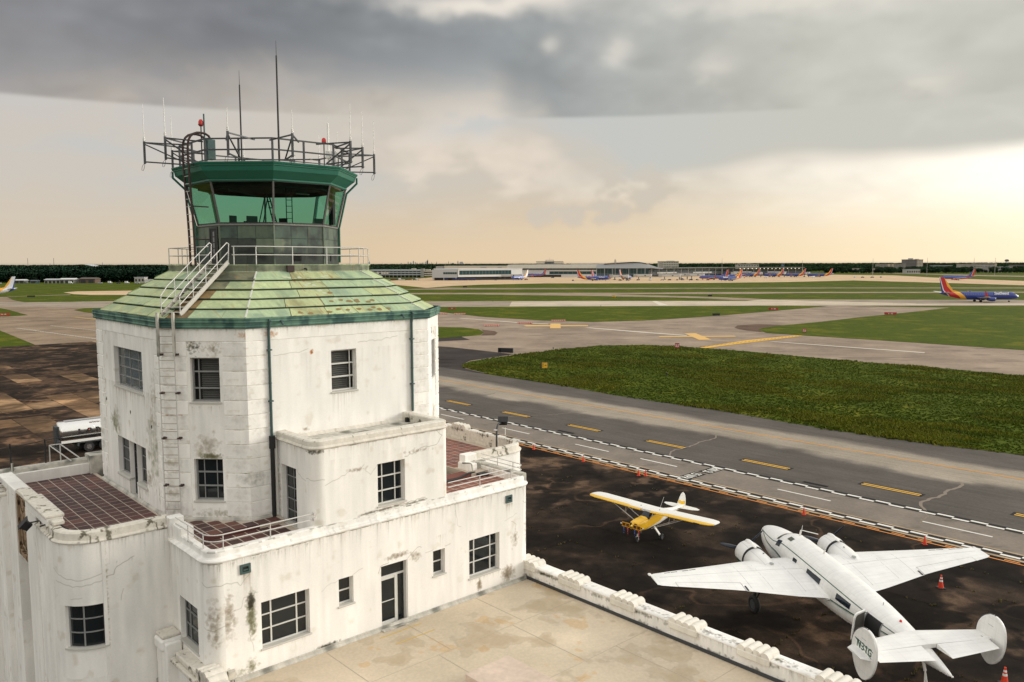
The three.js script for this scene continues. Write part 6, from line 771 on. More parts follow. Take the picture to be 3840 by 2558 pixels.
  B('wing_fillet', [-1, 1].map((sd) => new THREE.SphereGeometry(1, 18, 10).scale(2.3, .36, .45).translate(-.5, .02, sd * .98)), white);
}
{ // ---- yellow and white high-wing airplane
  const T = thing('high_wing_airplane', 'small yellow and white high wing propeller airplane with signs on its propeller', 'airplane', [9.73, 0, -56.42], -134.74 * Math.PI / 180);
  const X0 = -4.75, X1 = 1.95, c = document.createElement('canvas'); c.width = 670; c.height = 200; const x = c.getContext('2d'); x.setTransform(100, 0, 0, -100, -X0 * 100, 240); // metres: x forward, y 0.4..2.4
  x.fillStyle = '#e9e6dc'; x.fillRect(-5, 0, 8, 3); x.fillStyle = '#e8b414'; x.beginPath(); x.moveTo(2.2, .75); x.lineTo(1.4, .82); x.quadraticCurveTo(.2, .98, -1.0, 1.2); x.lineTo(-1.5, 1.36); x.lineTo(-1.5, 1.75); x.lineTo(-1.05, 1.86); x.lineTo(.1, 1.74); x.lineTo(2.2, 1.9); x.fill(); x.beginPath(); x.moveTo(-2.6, 1.18); x.lineTo(-4.4, 1.34); x.lineTo(-4.4, 1.26); x.lineTo(-2.6, 1.1); x.fill(); x.fillRect(.5, .98, 1.6, 1.2);
  const skin = dbl(new THREE.MeshPhysicalMaterial({ map: ctex(c), roughness: .4, clearcoat: .3 })), wht = dbl(std({ color: L3(.74, .73, .68), roughness: .5 })), yel = paint(.80, .46, .012, .35), gl = dbl(new THREE.MeshPhysicalMaterial({ color: L3(.012, .014, .018), roughness: .08 })), tube = std({ color: L3(.55, .52, .48), roughness: .5 });
  const fus = bodyOf([[1.84, .1, 1.42, 1.22], [1.78, .3, 1.56, 1.02], [1.55, .38, 1.63, .9], [1.1, .42, 1.68, .82], [.62, .44, 1.72, .78], [.28, .45, 1.98, .78], [.08, .45, 2.1, .79], [-.9, .43, 2.08, .82], [-1.25, .38, 1.97, .86], [-2, .28, 1.75, .95], [-3.2, .15, 1.56, 1.12], [-4.2, .07, 1.46, 1.26], [-4.6, .025, 1.42, 1.3]], 3.2, 3.0);
  const pj = (g) => { g = g.index ? g.toNonIndexed() : g; const p = g.attributes.position, uv = new Float32Array(p.count * 2); for (let i = 0; i < p.count; i++) { uv[2 * i] = (p.getX(i) - X0) / 6.7; uv[2 * i + 1] = (p.getY(i) - .4) / 2; } g.setAttribute('uv', new THREE.BufferAttribute(uv, 2)); return g; };
  mesh('fuselage', pj(fus.geo(70, 40)), skin, T);
  mesh('windscreen', fus.patch(.58, .1, 28, 152, .01, 6, 14), gl, T); mesh('skylight', fus.patch(.08, -.3, 60, 120, .012, 3, 6), std({ color: L3(.16, .12, .09), roughness: .3 }), T);
  for (const sd of [0, 1]) for (const [a, b, lo] of [[.52, .1, 20], [.04, -.52, 17], [-.58, -1.1, 20]]) mesh('window', sd ? fus.patch(a, b, 180 - lo, 180 - 46, .008) : fus.patch(a, b, lo, 46, .008), gl, T);
  mesh('cowl_intake', merge([-1, 1].map((s) => new THREE.SphereGeometry(1, 12, 8).scale(.06, .09, .14).translate(1.79, 1.43, s * .19)).concat(new THREE.SphereGeometry(1, 12, 8).scale(.06, .07, .16).translate(1.76, 1.05, 0))), MT.black, T); mesh('oil_cooler', rb(1.2, .68, -.14, 1.55, .84, .14, .05), MT.dark, T);
  const dih = (z) => 2.06 + Math.abs(z) * .02, S = [0, 2, 4.6, 5.1, 5.3, 5.36].map((z, i) => ({ z, x: [.42, .42, .42, .3, .1, -.1][i], c: [1.52, 1.52, 1.52, 1.3, .9, .5][i], y: dih(z), t: [.12, .12, .12, .10, .08, .05][i] }));
  for (const sd of [-1, 1]) {
    const s = (a) => (sd > 0 ? a : mirror(a)), w = grp('wing', T); mesh('wing_skin', boxUV(wingGeo(s(S), .12, 1)), wht, w); mesh('leading_edge', boxUV(wingGeo(s([{ ...S[0], z: .44 }, ...S.slice(1, 5)].map((q) => ({ ...q, x: q.x + .004, t: q.t * 1.02 }))), 0, .2)), yel, w); mesh('rib', merge(Array.from({ length: 12 }, (_, k) => { const z = .7 + k * .36, y = dih(z) + .092; return beam([.05, y, sd * z], [-.9, y - .05, sd * z], .02, .008); })), wht, w); mesh('filler_cap', new THREE.CylinderGeometry(.045, .045, .02, 12).translate(-.25, dih(.8) + .105, sd * .8), MT.dark, w); if (sd < 0) mesh('landing_light', bb(.38, dih(4.2) - .06, -4.42, .45, dih(4.2) + .02, -4.0), MT.black, w);
    const st = grp('wing_strut', T); mesh('strut', beam([.2, .84, sd * .42], [.15, dih(3.1) - .06, sd * 3.1], .06, .03), tube, st); mesh('strut', beam([-.5, .86, sd * .42], [-.62, dih(3.0) - .05, sd * 3.0], .05, .03), tube, st); mesh('jury_strut', merge([rod([.17, 1.5, sd * 1.85], [.1, dih(1.9) - .05, sd * 1.9], .014), rod([-.56, 1.5, sd * 1.8], [-.6, dih(1.8) - .05, sd * 1.85], .014)]), tube, st);
    const lg = grp('landing_gear', T); mesh('leg', beam([-.25, .86, sd * .36], [-.36, .24, sd * .86], .2, .06), wht, lg); mesh('brace', rod([-.3, .84, sd * .05], [-.36, .28, sd * .78], .016), MT.dark, lg); wheelOf(T, -.36, .225, sd * .93, .225, .16);
    mesh('tailplane', boxUV(wingGeo(s([{ z: .05, x: -3.72, c: .95, y: 1.40, t: .06 }, { z: 1.1, x: -3.95, c: .7, y: 1.40, t: .05 }, { z: 1.5, x: -4.2, c: .25, y: 1.4, t: .05 }]))), wht, T);
  }
  const fp = [[-3.35, 1.52], [-3.75, 1.72], [-4.05, 2.12], [-4.3, 2.36], [-4.52, 2.38], [-4.72, 2.2], [-4.82, 1.8], [-4.8, 1.4], [-4.68, 1.24], [-4.5, 1.3]], fs = new THREE.Shape(new THREE.SplineCurve([...fp].map((p) => new THREE.Vector2(...p))).getPoints(50)); const fg = new THREE.ExtrudeGeometry(fs, { depth: .03, bevelEnabled: true, bevelSize: .02, bevelThickness: .015, bevelSegments: 2 }); fg.translate(0, 0, -.015); mesh('tail_fin', boxUV(fg), wht, T);
  { const b = new THREE.Shape([[-3.8, 1.8], [-3.95, 1.98], [-4.3, 1.78], [-4.7, 1.74], [-4.74, 1.5], [-4.35, 1.52]].map((p) => new THREE.Vector2(...p))); const g = new THREE.ExtrudeGeometry(b, { depth: .076, bevelEnabled: false }); g.translate(0, 0, -.038); mesh('fin_band', g, yel, T); mesh('rudder_seam', merge([beam([-4.28, 2.3, 0], [-4.3, 1.45, 0], .012, .08)]), MT.steel, T); mesh('tail_light', new THREE.SphereGeometry(.035, 8, 6).translate(-4.5, 2.41, 0), MT.white, T); mesh('aerial', rod([-1.5, 1.9, 0], [-1.95, 2.6, 0], .012), tube, T); }
  { const lg = grp('nose_gear', T); mesh('leg', merge([rod([1.2, .82, 0], [1.27, .42, 0], .05), rod([1.27, .42, .1], [1.29, .2, .1], .025), rod([1.27, .42, -.1], [1.29, .2, -.1], .025), rod([1.27, .42, -.1], [1.27, .42, .1], .03)]), tube, lg); wheelOf(T, 1.29, .2, 0, .2, .14); }
  { const p = grp('propeller', T); mesh('spinner', new THREE.SphereGeometry(.09, 14, 10).scale(1.5, 1, 1).translate(1.95, 1.34, 0), paint(.82, .62, .12), p); for (const s of [-1, 1]) { mesh('blade', new THREE.SphereGeometry(1, 10, 10).scale(.02, .075, .45).translate(1.93, 1.34, s * .46), MT.black, p); mesh('blade_tip', new THREE.SphereGeometry(1, 10, 8).scale(.018, .06, .06).translate(1.93, 1.34, s * .94), MT.white, p); } }
  // the signs and pennants hung on the propeller
  const W = new THREE.Matrix4().makeRotationY(T.rotation.y).setPosition(...T.position.toArray()), loc = (a, b, d) => new THREE.Vector3(a, b, d).applyMatrix4(W).toArray();
  for (const [z, w] of [[.47, 'right'], [-.47, 'left']]) {
    const s = thing('letter_sign', `yellow WIN ME letter sign tied to the ${w === 'left' ? 'propeller blade nearer the tail wing tip' : 'free propeller blade left of the spinner'}`, 'sign', loc(1.99, 1.34, z), T.rotation.y);
    mesh('frame', merge([bb(0, .12, -.33, .03, .155, .33), bb(0, -.155, -.33, .03, -.12, .33), bb(0, -.12, -.33, .03, .12, -.3), bb(0, -.12, .3, .03, .12, .33), bb(0, -.12, -.02, .03, .12, .02)]), paint(.82, .36, .01), s); mesh('board', bb(.004, -.12, -.3, .014, .12, .3), std({ color: L3(.30, .14, .01), roughness: .6 }), s);
    for (const [tx, zz] of [['WIN', .29], ['ME', -.03]]) { const t = new TextGeometry(tx, { font: planeFont, size: .19, depth: .008, curveSegments: 3 }); t.computeBoundingBox(); t.scale(.25 / t.boundingBox.max.x, 1, 1); t.rotateY(Math.PI / 2); t.translate(.014, -.095, zz); mesh('lettering', t, MT.black, s); }
    for (const [dz, col, cn] of [[.17, [.01, .03, .16], 'blue'], [-.17, [.30, .01, .01], 'red']]) { const p = thing('pennant', `${cn} pennant with white stars hanging under the ${w === 'left' ? 'sign half in front of the cowl' : 'sign half clear of the cowl'}`, 'pennant', loc(2.0, 1.19, z + dz), T.rotation.y); const g = gridGeo(6, 2, (i, j) => [Math.sin(i * .9) * .012, -i / 6 * .62, (j - 1) * .1 * (1 - i / 6)]); mesh('cloth', g, dbl(std({ color: L3(...col), roughness: .8 })), p); for (let k = 0; k < 4; k++) { const star = new THREE.Shape(Array.from({ length: 10 }, (_, i) => { const a = i * Math.PI / 5, r = (i % 2 ? .012 : .03) * (1 - k * .14); return new THREE.Vector2(Math.sin(a) * r, Math.cos(a) * r); })); const q = new THREE.ShapeGeometry(star); q.rotateY(Math.PI / 2); q.translate(.018, -.08 - k * .12, 0); mesh('star', q, MT.white, p); } }
  }
}
// ---------------------------------------------------------------- airliners beyond the taxiways
{
  const SK = 20, X0 = -20.5, X1 = 20.5, Y1 = 13.2;
  const livery = (kind) => { const c = document.createElement('canvas'); c.width = 1025; c.height = 330; const x = c.getContext('2d'); x.setTransform(25, 0, 0, -25, -X0 * 25, 330); const poly = (p, col) => { x.fillStyle = col; x.beginPath(); p.forEach((q, i) => (i ? x.lineTo(...q) : x.moveTo(...q))); x.fill(); };
    if (kind === 'heart' || kind === 'pale') { const P = kind === 'pale'; x.fillStyle = P ? '#2b4694' : '#1c3380'; x.fillRect(-21, 0, 42, 14); poly([[-21, 13.2], [-20, 13], [-17.8, 5], [-15.5, 3.3], [-13, 1], [-6, 1], [-8.3, 3.3], [-10.3, 5.2], [-14.6, 8], [-17.2, 13.2]], '#e2a32c'); poly([[-21, 13.2], [-20, 13], [-17.8, 5], [-15.5, 3.3], [-13, 1], [-8.6, 1], [-11.1, 3.3], [-13.6, 5.2], [-16.2, 8], [-18.2, 13.2]], P ? '#d9dade' : '#b3161f'); poly([[-20.4, 13.2], [-18.2, 6], [-16.0, 3.7], [-13.1, 1], [-12.9, 1], [-15.6, 3.7], [-17.8, 6.1], [-20.1, 13.2]], '#d9d9dd'); }
    else { x.fillStyle = '#2b4694'; x.fillRect(-21, 0, 42, 14); poly([[-21, 3.4], [-15, 3.2], [-8, 2.6], [20.5, 2.3], [20.5, 0], [-21, 0]], '#9c2a26'); poly([[-21, 3.6], [-15, 3.4], [-8, 2.8], [20.5, 2.45], [20.5, 2.2], [-8, 2.55], [-15, 3.1], [-21, 3.3]], '#d99a3a'); poly([[-21, 13.2], [-21, 4], [-15.6, 4.4], [-17, 8], [-18.6, 13.2]], '#a52b2b'); poly([[-18.8, 13.2], [-17.2, 8], [-15.7, 4.6], [-15.1, 4.6], [-16.6, 8], [-18.3, 13.2]], '#d8963c'); }
    return dbl(new THREE.MeshPhysicalMaterial({ map: ctex(c), roughness: .35, clearcoat: .4, clearcoatRoughness: .2 })); };
  const MATS = { heart: livery('heart'), canyon: livery('canyon'), pale: livery('pale') }, wingM = dbl(std({ color: L3(.60, .60, .60), roughness: .4 })), grey = std({ color: L3(.3, .3, .31), roughness: .5 }), glassJ = dbl(MT.glass.clone()), textM = std({ color: L3(.8, .8, .82), roughness: .4 }), wl = dbl(std({ color: L3(.40, .03, .03), roughness: .4 }));
  const pj = (g) => { g = g.index ? g.toNonIndexed() : g; const p = g.attributes.position, uv = new Float32Array(p.count * 2); for (let i = 0; i < p.count; i++) { uv[2 * i] = (p.getX(i) - X0) / (X1 - X0); uv[2 * i + 1] = p.getY(i) / Y1; } g.setAttribute('uv', new THREE.BufferAttribute(uv, 2)); return g; };
  const fus = bodyOf([[19.75, .05, 2.75, 2.6], [19.4, .6, 3.25, 2.1], [18.4, 1.2, 3.9, 1.65], [16.8, 1.68, 4.9, 1.38], [14.8, 1.86, 5.25, 1.3], [8, 1.88, 5.3, 1.28], [0, 1.88, 5.3, 1.28], [-6, 1.88, 5.3, 1.3], [-9.5, 1.8, 5.28, 1.6], [-13.5, 1.3, 5.2, 2.5], [-17, .7, 5.0, 3.5], [-19.2, .3, 4.8, 4.1], [-19.7, .12, 4.6, 4.3]], 2);
  const engine = (z) => new THREE.LatheGeometry([[-.9, .35], [-.6, .62], [.6, .95], [2, 1.05], [2.9, 1.0], [3.1, .92], [2.9, .82], [1.8, .8], [1.8, 0]].map((q) => new THREE.Vector2(q[1], q[0])), 20).rotateZ(-Math.PI / 2).translate(2.2, 1.62, z);
  const make = (kind, text) => {
    const t = new THREE.Group(), sk = MATS[kind]; mesh('fuselage', pj(fus.geo(60, 26)), sk, t);
    const fin = new THREE.Shape([[-9.5, 5.1], [-13.2, 6.0], [-18.0, 12.5], [-20.1, 12.6], [-18.6, 4.8]].map((q) => new THREE.Vector2(...q))); const fg = new THREE.ExtrudeGeometry(fin, { depth: .3, bevelEnabled: true, bevelSize: .04, bevelThickness: .08, bevelSegments: 1 }); fg.translate(0, 0, -.15); mesh('tail_fin', pj(fg), sk, t);
    for (const sd of [-1, 1]) {
      const s = (a) => (sd > 0 ? a : mirror(a)); mesh('wing', wingGeo(s([{ z: 1.6, x: 5.6, c: 7.4, y: 2.1, t: .13 }, { z: 5.6, x: 2.6, c: 4.6, y: 2.5, t: .12 }, { z: 17, x: -4.4, c: 1.6, y: 3.5, t: .1 }])), wingM, t); mesh('winglet', wingGeo([{ z: sd * 17, x: -4.5, c: 1.6, y: 3.5, t: .1 }, { z: sd * 17.3, x: -5.1, c: 1.3, y: 4.2, t: .1 }, { z: sd * 17.9, x: -6.3, c: .6, y: 6.0, t: .1 }]), wl, t); mesh('tailplane', wingGeo(s([{ z: .4, x: -14.6, c: 4.2, y: 4.7, t: .1 }, { z: 7.1, x: -18.4, c: 1.4, y: 5.3, t: .09 }])), wingM, t);
      const en = grp('engine', t); mesh('cowl', pj(engine(sd * 4.85)), sk, en); mesh('lip', new THREE.TorusGeometry(.93, .09, 8, 24).rotateY(Math.PI / 2).translate(5.25, 1.62, sd * 4.85), MT.alu, en); mesh('pylon', rb(.2, 2.1, sd * 4.85 - .12, 3.6, 2.75, sd * 4.85 + .12, .05), grey, en);
      const lg = grp('landing_gear', t); mesh('strut', rod([-.6, 1.9, sd * 2.85], [-.6, .5, sd * 2.85], .14), grey, lg); mesh('tyre', merge([-.25, .25].map((d) => new THREE.CylinderGeometry(.56, .56, .36, 16).rotateX(Math.PI / 2).translate(-.6, .56, sd * 2.85 + d))), MT.rubber, lg);
    }
    { const lg = grp('nose_gear', t); mesh('strut', rod([15, 1.6, 0], [15, .4, 0], .1), grey, lg); mesh('tyre', merge([-.2, .2].map((d) => new THREE.CylinderGeometry(.34, .34, .22, 14).rotateX(Math.PI / 2).translate(15, .34, d))), MT.rubber, lg); }
    mesh('cockpit_window', merge([fus.patch(18.35, 17.2, 50, 85, .01), fus.patch(18.35, 17.2, 95, 130, .01), fus.patch(17.6, 16.6, 30, 46, .01), fus.patch(17.6, 16.6, 134, 150, .01)]), glassJ, t); mesh('antenna_dome', new THREE.SphereGeometry(1, 12, 8).scale(1.3, .3, .45).translate(-5, 5.32, 0), sk, t);
    for (const sd of [-1, 1]) { mesh('cabin_window', merge(Array.from({ length: 26 }, (_, k) => { const x = 13.5 - k * .86, p = fus.pt(x, sd > 0 ? 22 : 158, .004); return bb(p[0] - .13, p[1] - .17, p[2] - .02, p[0] + .13, p[1] + .17, p[2] + .02); })), grey, t); if (text) { const g = new TextGeometry('Southwest', { font: planeFont, size: 1.35, depth: .5, curveSegments: 3 }); g.computeBoundingBox(); g.scale(7.2 / g.boundingBox.max.x, 1, 1); if (sd < 0) { g.rotateY(Math.PI); g.translate(13.8, 3.75, -1.48); } else g.translate(6.6, 3.75, 1.48); mesh('lettering', g, textM, t); } }
    return t;
  };
  const protos = {};
  const jet = (kind, text, label, x, z, dir, len = 36, lab2) => { const key = kind + text; const base = protos[key] || (protos[key] = make(kind, text)); const t = base.clone(); t.name = numbered('airliner'); t.position.set(x, 0, z); t.rotation.y = Math.atan2(-dir[1], dir[0]); t.scale.setScalar(1); const k = len / 39.5; t.scale.set(k, 1, 1); tag(t, label, 'airliner'); scene.add(t); return t; };
  // nose direction as [x, z]
  jet('heart', true, 'blue airliner with red and yellow tail taxiing on the runway at the right', 236.5, -409, [1, .03], 39.5);
  jet('canyon', false, 'blue airliner with red belly rolling behind the big tail on the right', 514, -934, [-1, -.2], 37);
  jet('pale', false, 'blue airliner with orange and white tail cut off by the left picture edge', -332, -507, [-.93, .36], 36);
  jet('heart', true, 'blue lettered airliner at the leftmost gate of the white concourse', -27, -1056, [-.72, -.69], 36);
  jet('canyon', false, 'blue and red airliner second from the left at the white concourse', -5, -1102, [-.7, -.71], 36);
  jet('pale', false, 'airliner with white and orange tail turning in front of the white concourse', 10, -1012, [-.62, .78], 34);
  jet('canyon', false, 'blue and red airliner at the right end of the white concourse', 37, -1228, [-.78, -.62], 36);
  jet('heart', true, 'lettered blue airliner facing right in front of the grey terminal roof', 95.5, -951, [1, -.02], 38);
  jet('canyon', false, 'airliner with blue and orange tail behind the lettered one facing right', 110, -993, [.75, -.66], 36);
  jet('heart', false, 'airliner of which the red and yellow tail shows over a jet bridge', 142, -1012, [.55, -.83], 34);
  jet('canyon', false, 'long blue and red airliner parked at the jet bridge right of the terminal', 248, -995, [-.9, -.44], 36);
  jet('heart', false, 'airliner half hidden behind the long blue and red one', 294, -1085, [-.6, -.8], 34);
  jet('heart', true, 'blue airliner standing clear of the gates right of the terminal', 249, -922, [-.78, .4], 35);
  jet('heart', false, 'blue airliner at the first gate right of the one standing clear', 351, -1191, [-.55, -.83], 34);
  jet('heart', false, 'blue airliner parked at the middle gate of the low right concourse', 383, -1186, [-.64, -.77], 34);
  jet('heart', false, 'blue airliner parked at the last gate but one of the right concourse', 413, -1181, [-.62, -.78], 34);
  jet('heart', false, 'blue airliner parked at the rightmost gate beside baggage trucks', 447, -1176, [-.8, -.6], 36);
}
// ---------------------------------------------------------------- terminal and far buildings
const nth = (i) => ['first', 'second', 'third', 'fourth', 'fifth', 'sixth', 'seventh', 'eighth', 'ninth', 'tenth', 'eleventh', 'twelfth', 'thirteenth', 'fourteenth', 'fifteenth', 'sixteenth', 'seventeenth', 'eighteenth', 'nineteenth', 'twentieth'][i] || ['twenty', 'thirty'][Math.floor((i + 1) / 10) - 2] + ((i + 1) % 10 ? '-' + ['first', 'second', 'third', 'fourth', 'fifth', 'sixth', 'seventh', 'eighth', 'ninth'][(i + 1) % 10 - 1] : '');
{
  const C = (r, g, b, ro = .8) => std({ color: L3(r, g, b), roughness: ro });
  const wht = C(.62, .62, .60), lgr = C(.42, .43, .44), bei = C(.50, .46, .38), mgr = C(.30, .29, .27), dgr = C(.11, .115, .12), teal = new THREE.MeshPhysicalMaterial({ color: L3(.012, .05, .055), roughness: .12 }), tan = C(.46, .38, .28), drk = C(.03, .033, .036), brick = C(.20, .06, .05), roofM = std({ map: dtex(256, 64, (x, y) => { const k = (x * 64) % 1 < .16 ? .82 : 1, n = .94 + .1 * vn(x * 20, y * 8, 20, 8); return [168 * k * n, 158 * k * n, 140 * k * n]; }, [1 / 40, 1 / 10]), roughness: .6 });
  const seg = (a, b) => { const l = Math.hypot(b[0] - a[0], b[1] - a[1]); return { l, f: frameOf(a, b) }; };
  const B = (name, parent, a, b, list, mat) => mesh(name, merge(list.map((q) => bb(...q))).applyMatrix4(frameOf(a, b)), mat, parent);
  const panes = (parent, a, b, s0, z0, s1, z1, n, d, mat = teal, fr = mgr) => { const w = grp('window', parent), f = frameOf(a, b); for (let i = 0; i < n; i++) mesh('pane', bb(mix(s0, s1, i / n) + .12, z0, d, mix(s0, s1, (i + 1) / n) - .12, z1, d + .12).applyMatrix4(f), mat, w); mesh('frame', merge([bb(s0 - .2, z0 - .3, d - .1, s1 + .2, z0, d + .2), bb(s0 - .2, z1, d - .1, s1 + .2, z1 + .3, d + .2)].concat(Array.from({ length: n + 1 }, (_, i) => bb(mix(s0, s1, i / n) - .1, z0, d - .1, mix(s0, s1, i / n) + .1, z1, d + .18)))).applyMatrix4(f), fr, w); };
  { // passenger terminal: grey pier, white concourse, long metal roof, curved hall, low right concourse
    const T = thing('passenger_terminal', 'long airport terminal with white concourse, glass walls and curved grey metal roof', 'terminal building', [0, 0, 0]);
    const a = [-98, -995], b = [-66, -991], c = [13.4, -1047], d = [15.8, -1242], e = [128.4, -1225], g = [205, -1213], h = [352, -1332], k = [470, -1312];
    B('grey_pier', T, a, b, [[0, 3.4, -50, 31.4, 13.3, 0]], lgr); B('undercroft', T, a, b, [[2, 0, -46, 30, 3.4, -3]], drk); panes(T, a, b, 14, 7.8, 31, 10, 6, .02); B('support', T, a, b, [[.5, 0, -2, 1.5, 3.4, -.5], [14, 0, -2, 15, 3.4, -.5], [29, 0, -2, 30, 3.4, -.5]], lgr);
    const L1 = seg(b, c).l; B('white_concourse', T, b, c, [[0.3, 4.2, -60, L1, 14, 0]], wht); B('roof_edge', T, b, c, [[0, 14.0, -60, L1 + .3, 14.5, .6]], wht); B('undercroft', T, b, c, [[1, 0, -55, L1 - 1, 4.2, -2.5]], drk); panes(T, b, c, 2, 7.0, L1 * .82, 12, 16, .02);
    B('upper_storey', T, [-96, -1150], [-6, -1150], [[0, 0, -60, 90, 17.5, 0]], bei); B('upper_storey', T, [-108, -1152], [-96.5, -1152], [[0, 0, -40, 11, 17.0, 0]], mgr); B('roof_unit', T, [-96, -1149], [-6, -1149], [[52, 14.2, .0, 60, 15.6, .9], [76, 14.2, .0, 82, 15.6, .9]], mgr);
    const L2 = seg(d, e).l; B('terminal_wall', T, d, e, [[-25, 0, -80, L2, 12.2, 0]], wht); panes(T, d, e, -20, 11, L2, 13.0, 26, .02); panes(T, d, e, 42, 4.6, L2 - 1, 8.6, 10, .05); B('undercroft', T, d, e, [[6, .2, .02, 60, 3.6, .1]], drk);
    const pr = (p, q, prof, s0, s1, m, name) => { const f = frameOf(p, q); const s = new THREE.Shape(prof.map((v) => new THREE.Vector2(...v))); const x = new THREE.ExtrudeGeometry(s, { depth: s1 - s0, bevelEnabled: false }); x.rotateY(-Math.PI / 2); x.scale(-1, 1, 1); x.translate(0, 0, 0); const pp = x.attributes.position; for (let i = 0; i < pp.count; i++) { const X = pp.getX(i), Y = pp.getY(i), Z = pp.getZ(i); pp.setXYZ(i, s0 + Math.abs(X), Y, Z); } x.computeVertexNormals(); mesh(name, boxUV(x).applyMatrix4(f), dbl(m), T); };
    pr(d, e, [[4, 13.2], [4, 13.6], [-20, 18.7], [-60, 19.2], [-60, 13.2]], -25, 0, roofM, 'metal_roof'); pr(d, e, [[4, 13.2], [4, 13.6], [-18, 18.6], [-60, 19.2], [-60, 13.2]], 0, L2, roofM, 'metal_roof');
    const L3_ = seg(e, g).l; B('glass_hall', T, e, g, [[0, 0, -60, L3_, 13.4, -.4]], dgr); panes(T, e, g, 0, 4.8, L3_, 13, 14, -.3); panes(T, e, g, 0, .8, L3_, 4.2, 14, -.3, teal);
    { const f = frameOf(e, g), n = 20, geo = gridGeo(n, 6, (i, j) => { const s = -1 + (L3_ + 22) * i / n, t = i / n, top = 18.8 + 4.2 * Math.sin(Math.min(1, t * 1.15) * Math.PI * .62) - 9 * sst(.62, 1, t); const z = 5 - j * 12, y = mix(13.6 - 1.5 * sst(.7, 1, t), top, Math.min(1, j / 2)); return [s, y, z]; }); mesh('curved_roof', geo.applyMatrix4(f), dbl(std({ color: L3(.22, .215, .205), roughness: .55 })), T); const geo2 = gridGeo(16, 4, (i, j) => { const t = i / 16; return [10 + 66 * t, 18.6 + 4.6 * Math.sin(t * Math.PI * .8 + .25), -14 - j * 10]; }); mesh('curved_roof', geo2.applyMatrix4(f), dbl(std({ color: L3(.44, .42, .38), roughness: .5 })), T); B('roof_edge', T, e, g, [[-1, 13.3, -2, L3_ + 8, 13.9, 5.5]], lgr); }
    B('rear_roof', T, [112, -1500], [180, -1500], [[0, 0, -40, 62, 20.6, 0]], lgr);
    const L4 = seg(g, h).l, L5 = seg(h, k).l;
    for (const [p, q, L] of [[g, h, L4], [h, k, L5]]) { B('concourse_wall', T, p, q, [[0, 0, -30, L, 4.4, 0]], mgr); B('white_band', T, p, q, [[L * .1, 5.0, -.2, L * .34, 7.2, .3], [L * .55, 5.0, -.2, L * .8, 7.0, .3]], wht); B('concourse_upper', T, p, q, [[0, 4.4, -30, L, 10.6, -.3]], dgr); panes(T, p, q, 0, 8.0, L, 10.2, 24, -.2, teal, dgr); panes(T, p, q, 2, .8, L - 2, 4.0, 18, .02, drk, mgr); B('roof_slab', T, p, q, [[-3, 12.6, -34, L + 3, 13.9, 7], [0, 10.6, -34, L, 11.3, 3]], C(.15, .145, .13)); B('support', T, p, q, Array.from({ length: 12 }, (_, i) => [L * i / 11 - .3, 0, 5, L * i / 11 + .3, 12.6, 5.6]), mgr); }
    B('support', T, e, g, Array.from({ length: 7 }, (_, i) => [i * 12 - .3, 0, 4.2, i * 12 + .3, 13.4, 4.8]), lgr);
    { const f = frameOf(g, k); for (let i = 0; i < 16; i++) mesh('soffit_lamp', new THREE.SphereGeometry(.55, 8, 6).translate(150 + i * 7.6, 12.0, 18 - i * .2).applyMatrix4(f), std({ color: L3(.8, .75, .6), emissive: L3(.9, .75, .45), emissiveIntensity: .9 }), T); }
  }
  { const T = thing('lattice_hall', 'dark steel lattice crown on a round hall behind the terminal roof', 'round building', [65, 0, -1400]); mesh('drum', new THREE.CylinderGeometry(8.5, 8.5, 24, 24).translate(0, 12, 0), dgr, T); const g = []; for (let i = 0; i < 44; i++) { const x = -23 + i * 1.07; g.push(beam([x, 20, 8], [x + .55, 24, 8], .28), beam([x + .55, 24, 8], [x + 1.07, 20, 8], .28)); } mesh('lattice', merge(g), mgr, T); mesh('ring_beam', merge([bb(-23.3, 23.8, 4, 23.3, 24.6, 9), bb(-21, 19.2, 5, 21, 19.8, 9), bb(-7.2, 26, 3, 7.2, 26.8, 9), bb(-6.5, 24.6, 6.5, -6, 26, 7), bb(6, 24.6, 6.5, 6.5, 26, 7)]), mgr, T); mesh('spike', merge([rod([.5, 26.8, 5], [.5, 31, 5], .5, 6, .2)]), lgr, T); }
  { const T = thing('parking_garage', 'long pale multi storey parking garage left of the terminal', 'parking garage', [-178, 0, -1240]); mesh('deck', merge([3.4, 6.6, 9.6].map((y, i) => bb(-40, y, -40, 39, y + 1.5 + (i > 1 ? .8 : 0), 0))), lgr, T); mesh('interior', bb(-39, 0, -38, 38, 11, -4), drk, T); mesh('stair_tower', bb(39, 0, -10, 43.5, 13.2, 1), mgr, T); mesh('deck', merge([2.2, 5.2, 8.6].map((y) => bb(43.5, y, -30, 57, y + 1.6, 0))), C(.55, .5, .42), T); mesh('column', merge(Array.from({ length: 14 }, (_, i) => bb(-40 + i * 6, 0, -.8, -39.2 + i * 6, 9.6, -.1))), mgr, T); const p = grp('lit_sign', T); for (const x of [-27, -20.4, -16.6, -12.4]) mesh('sign_face', merge([bb(x - 1.7, 6.9, .2, x + 1.7, 8.4, .5), bb(x - 1.7, 5.2, .2, x + 1.7, 6.5, .5)]), std({ color: L3(.75, .66, .55), roughness: .6 }), p); mesh('roof_unit', merge([bb(24, 11.9, -6, 31, 13.6, -1), bb(44, 11, -20, 52, 12, -8)]), C(.55, .5, .42), T); }
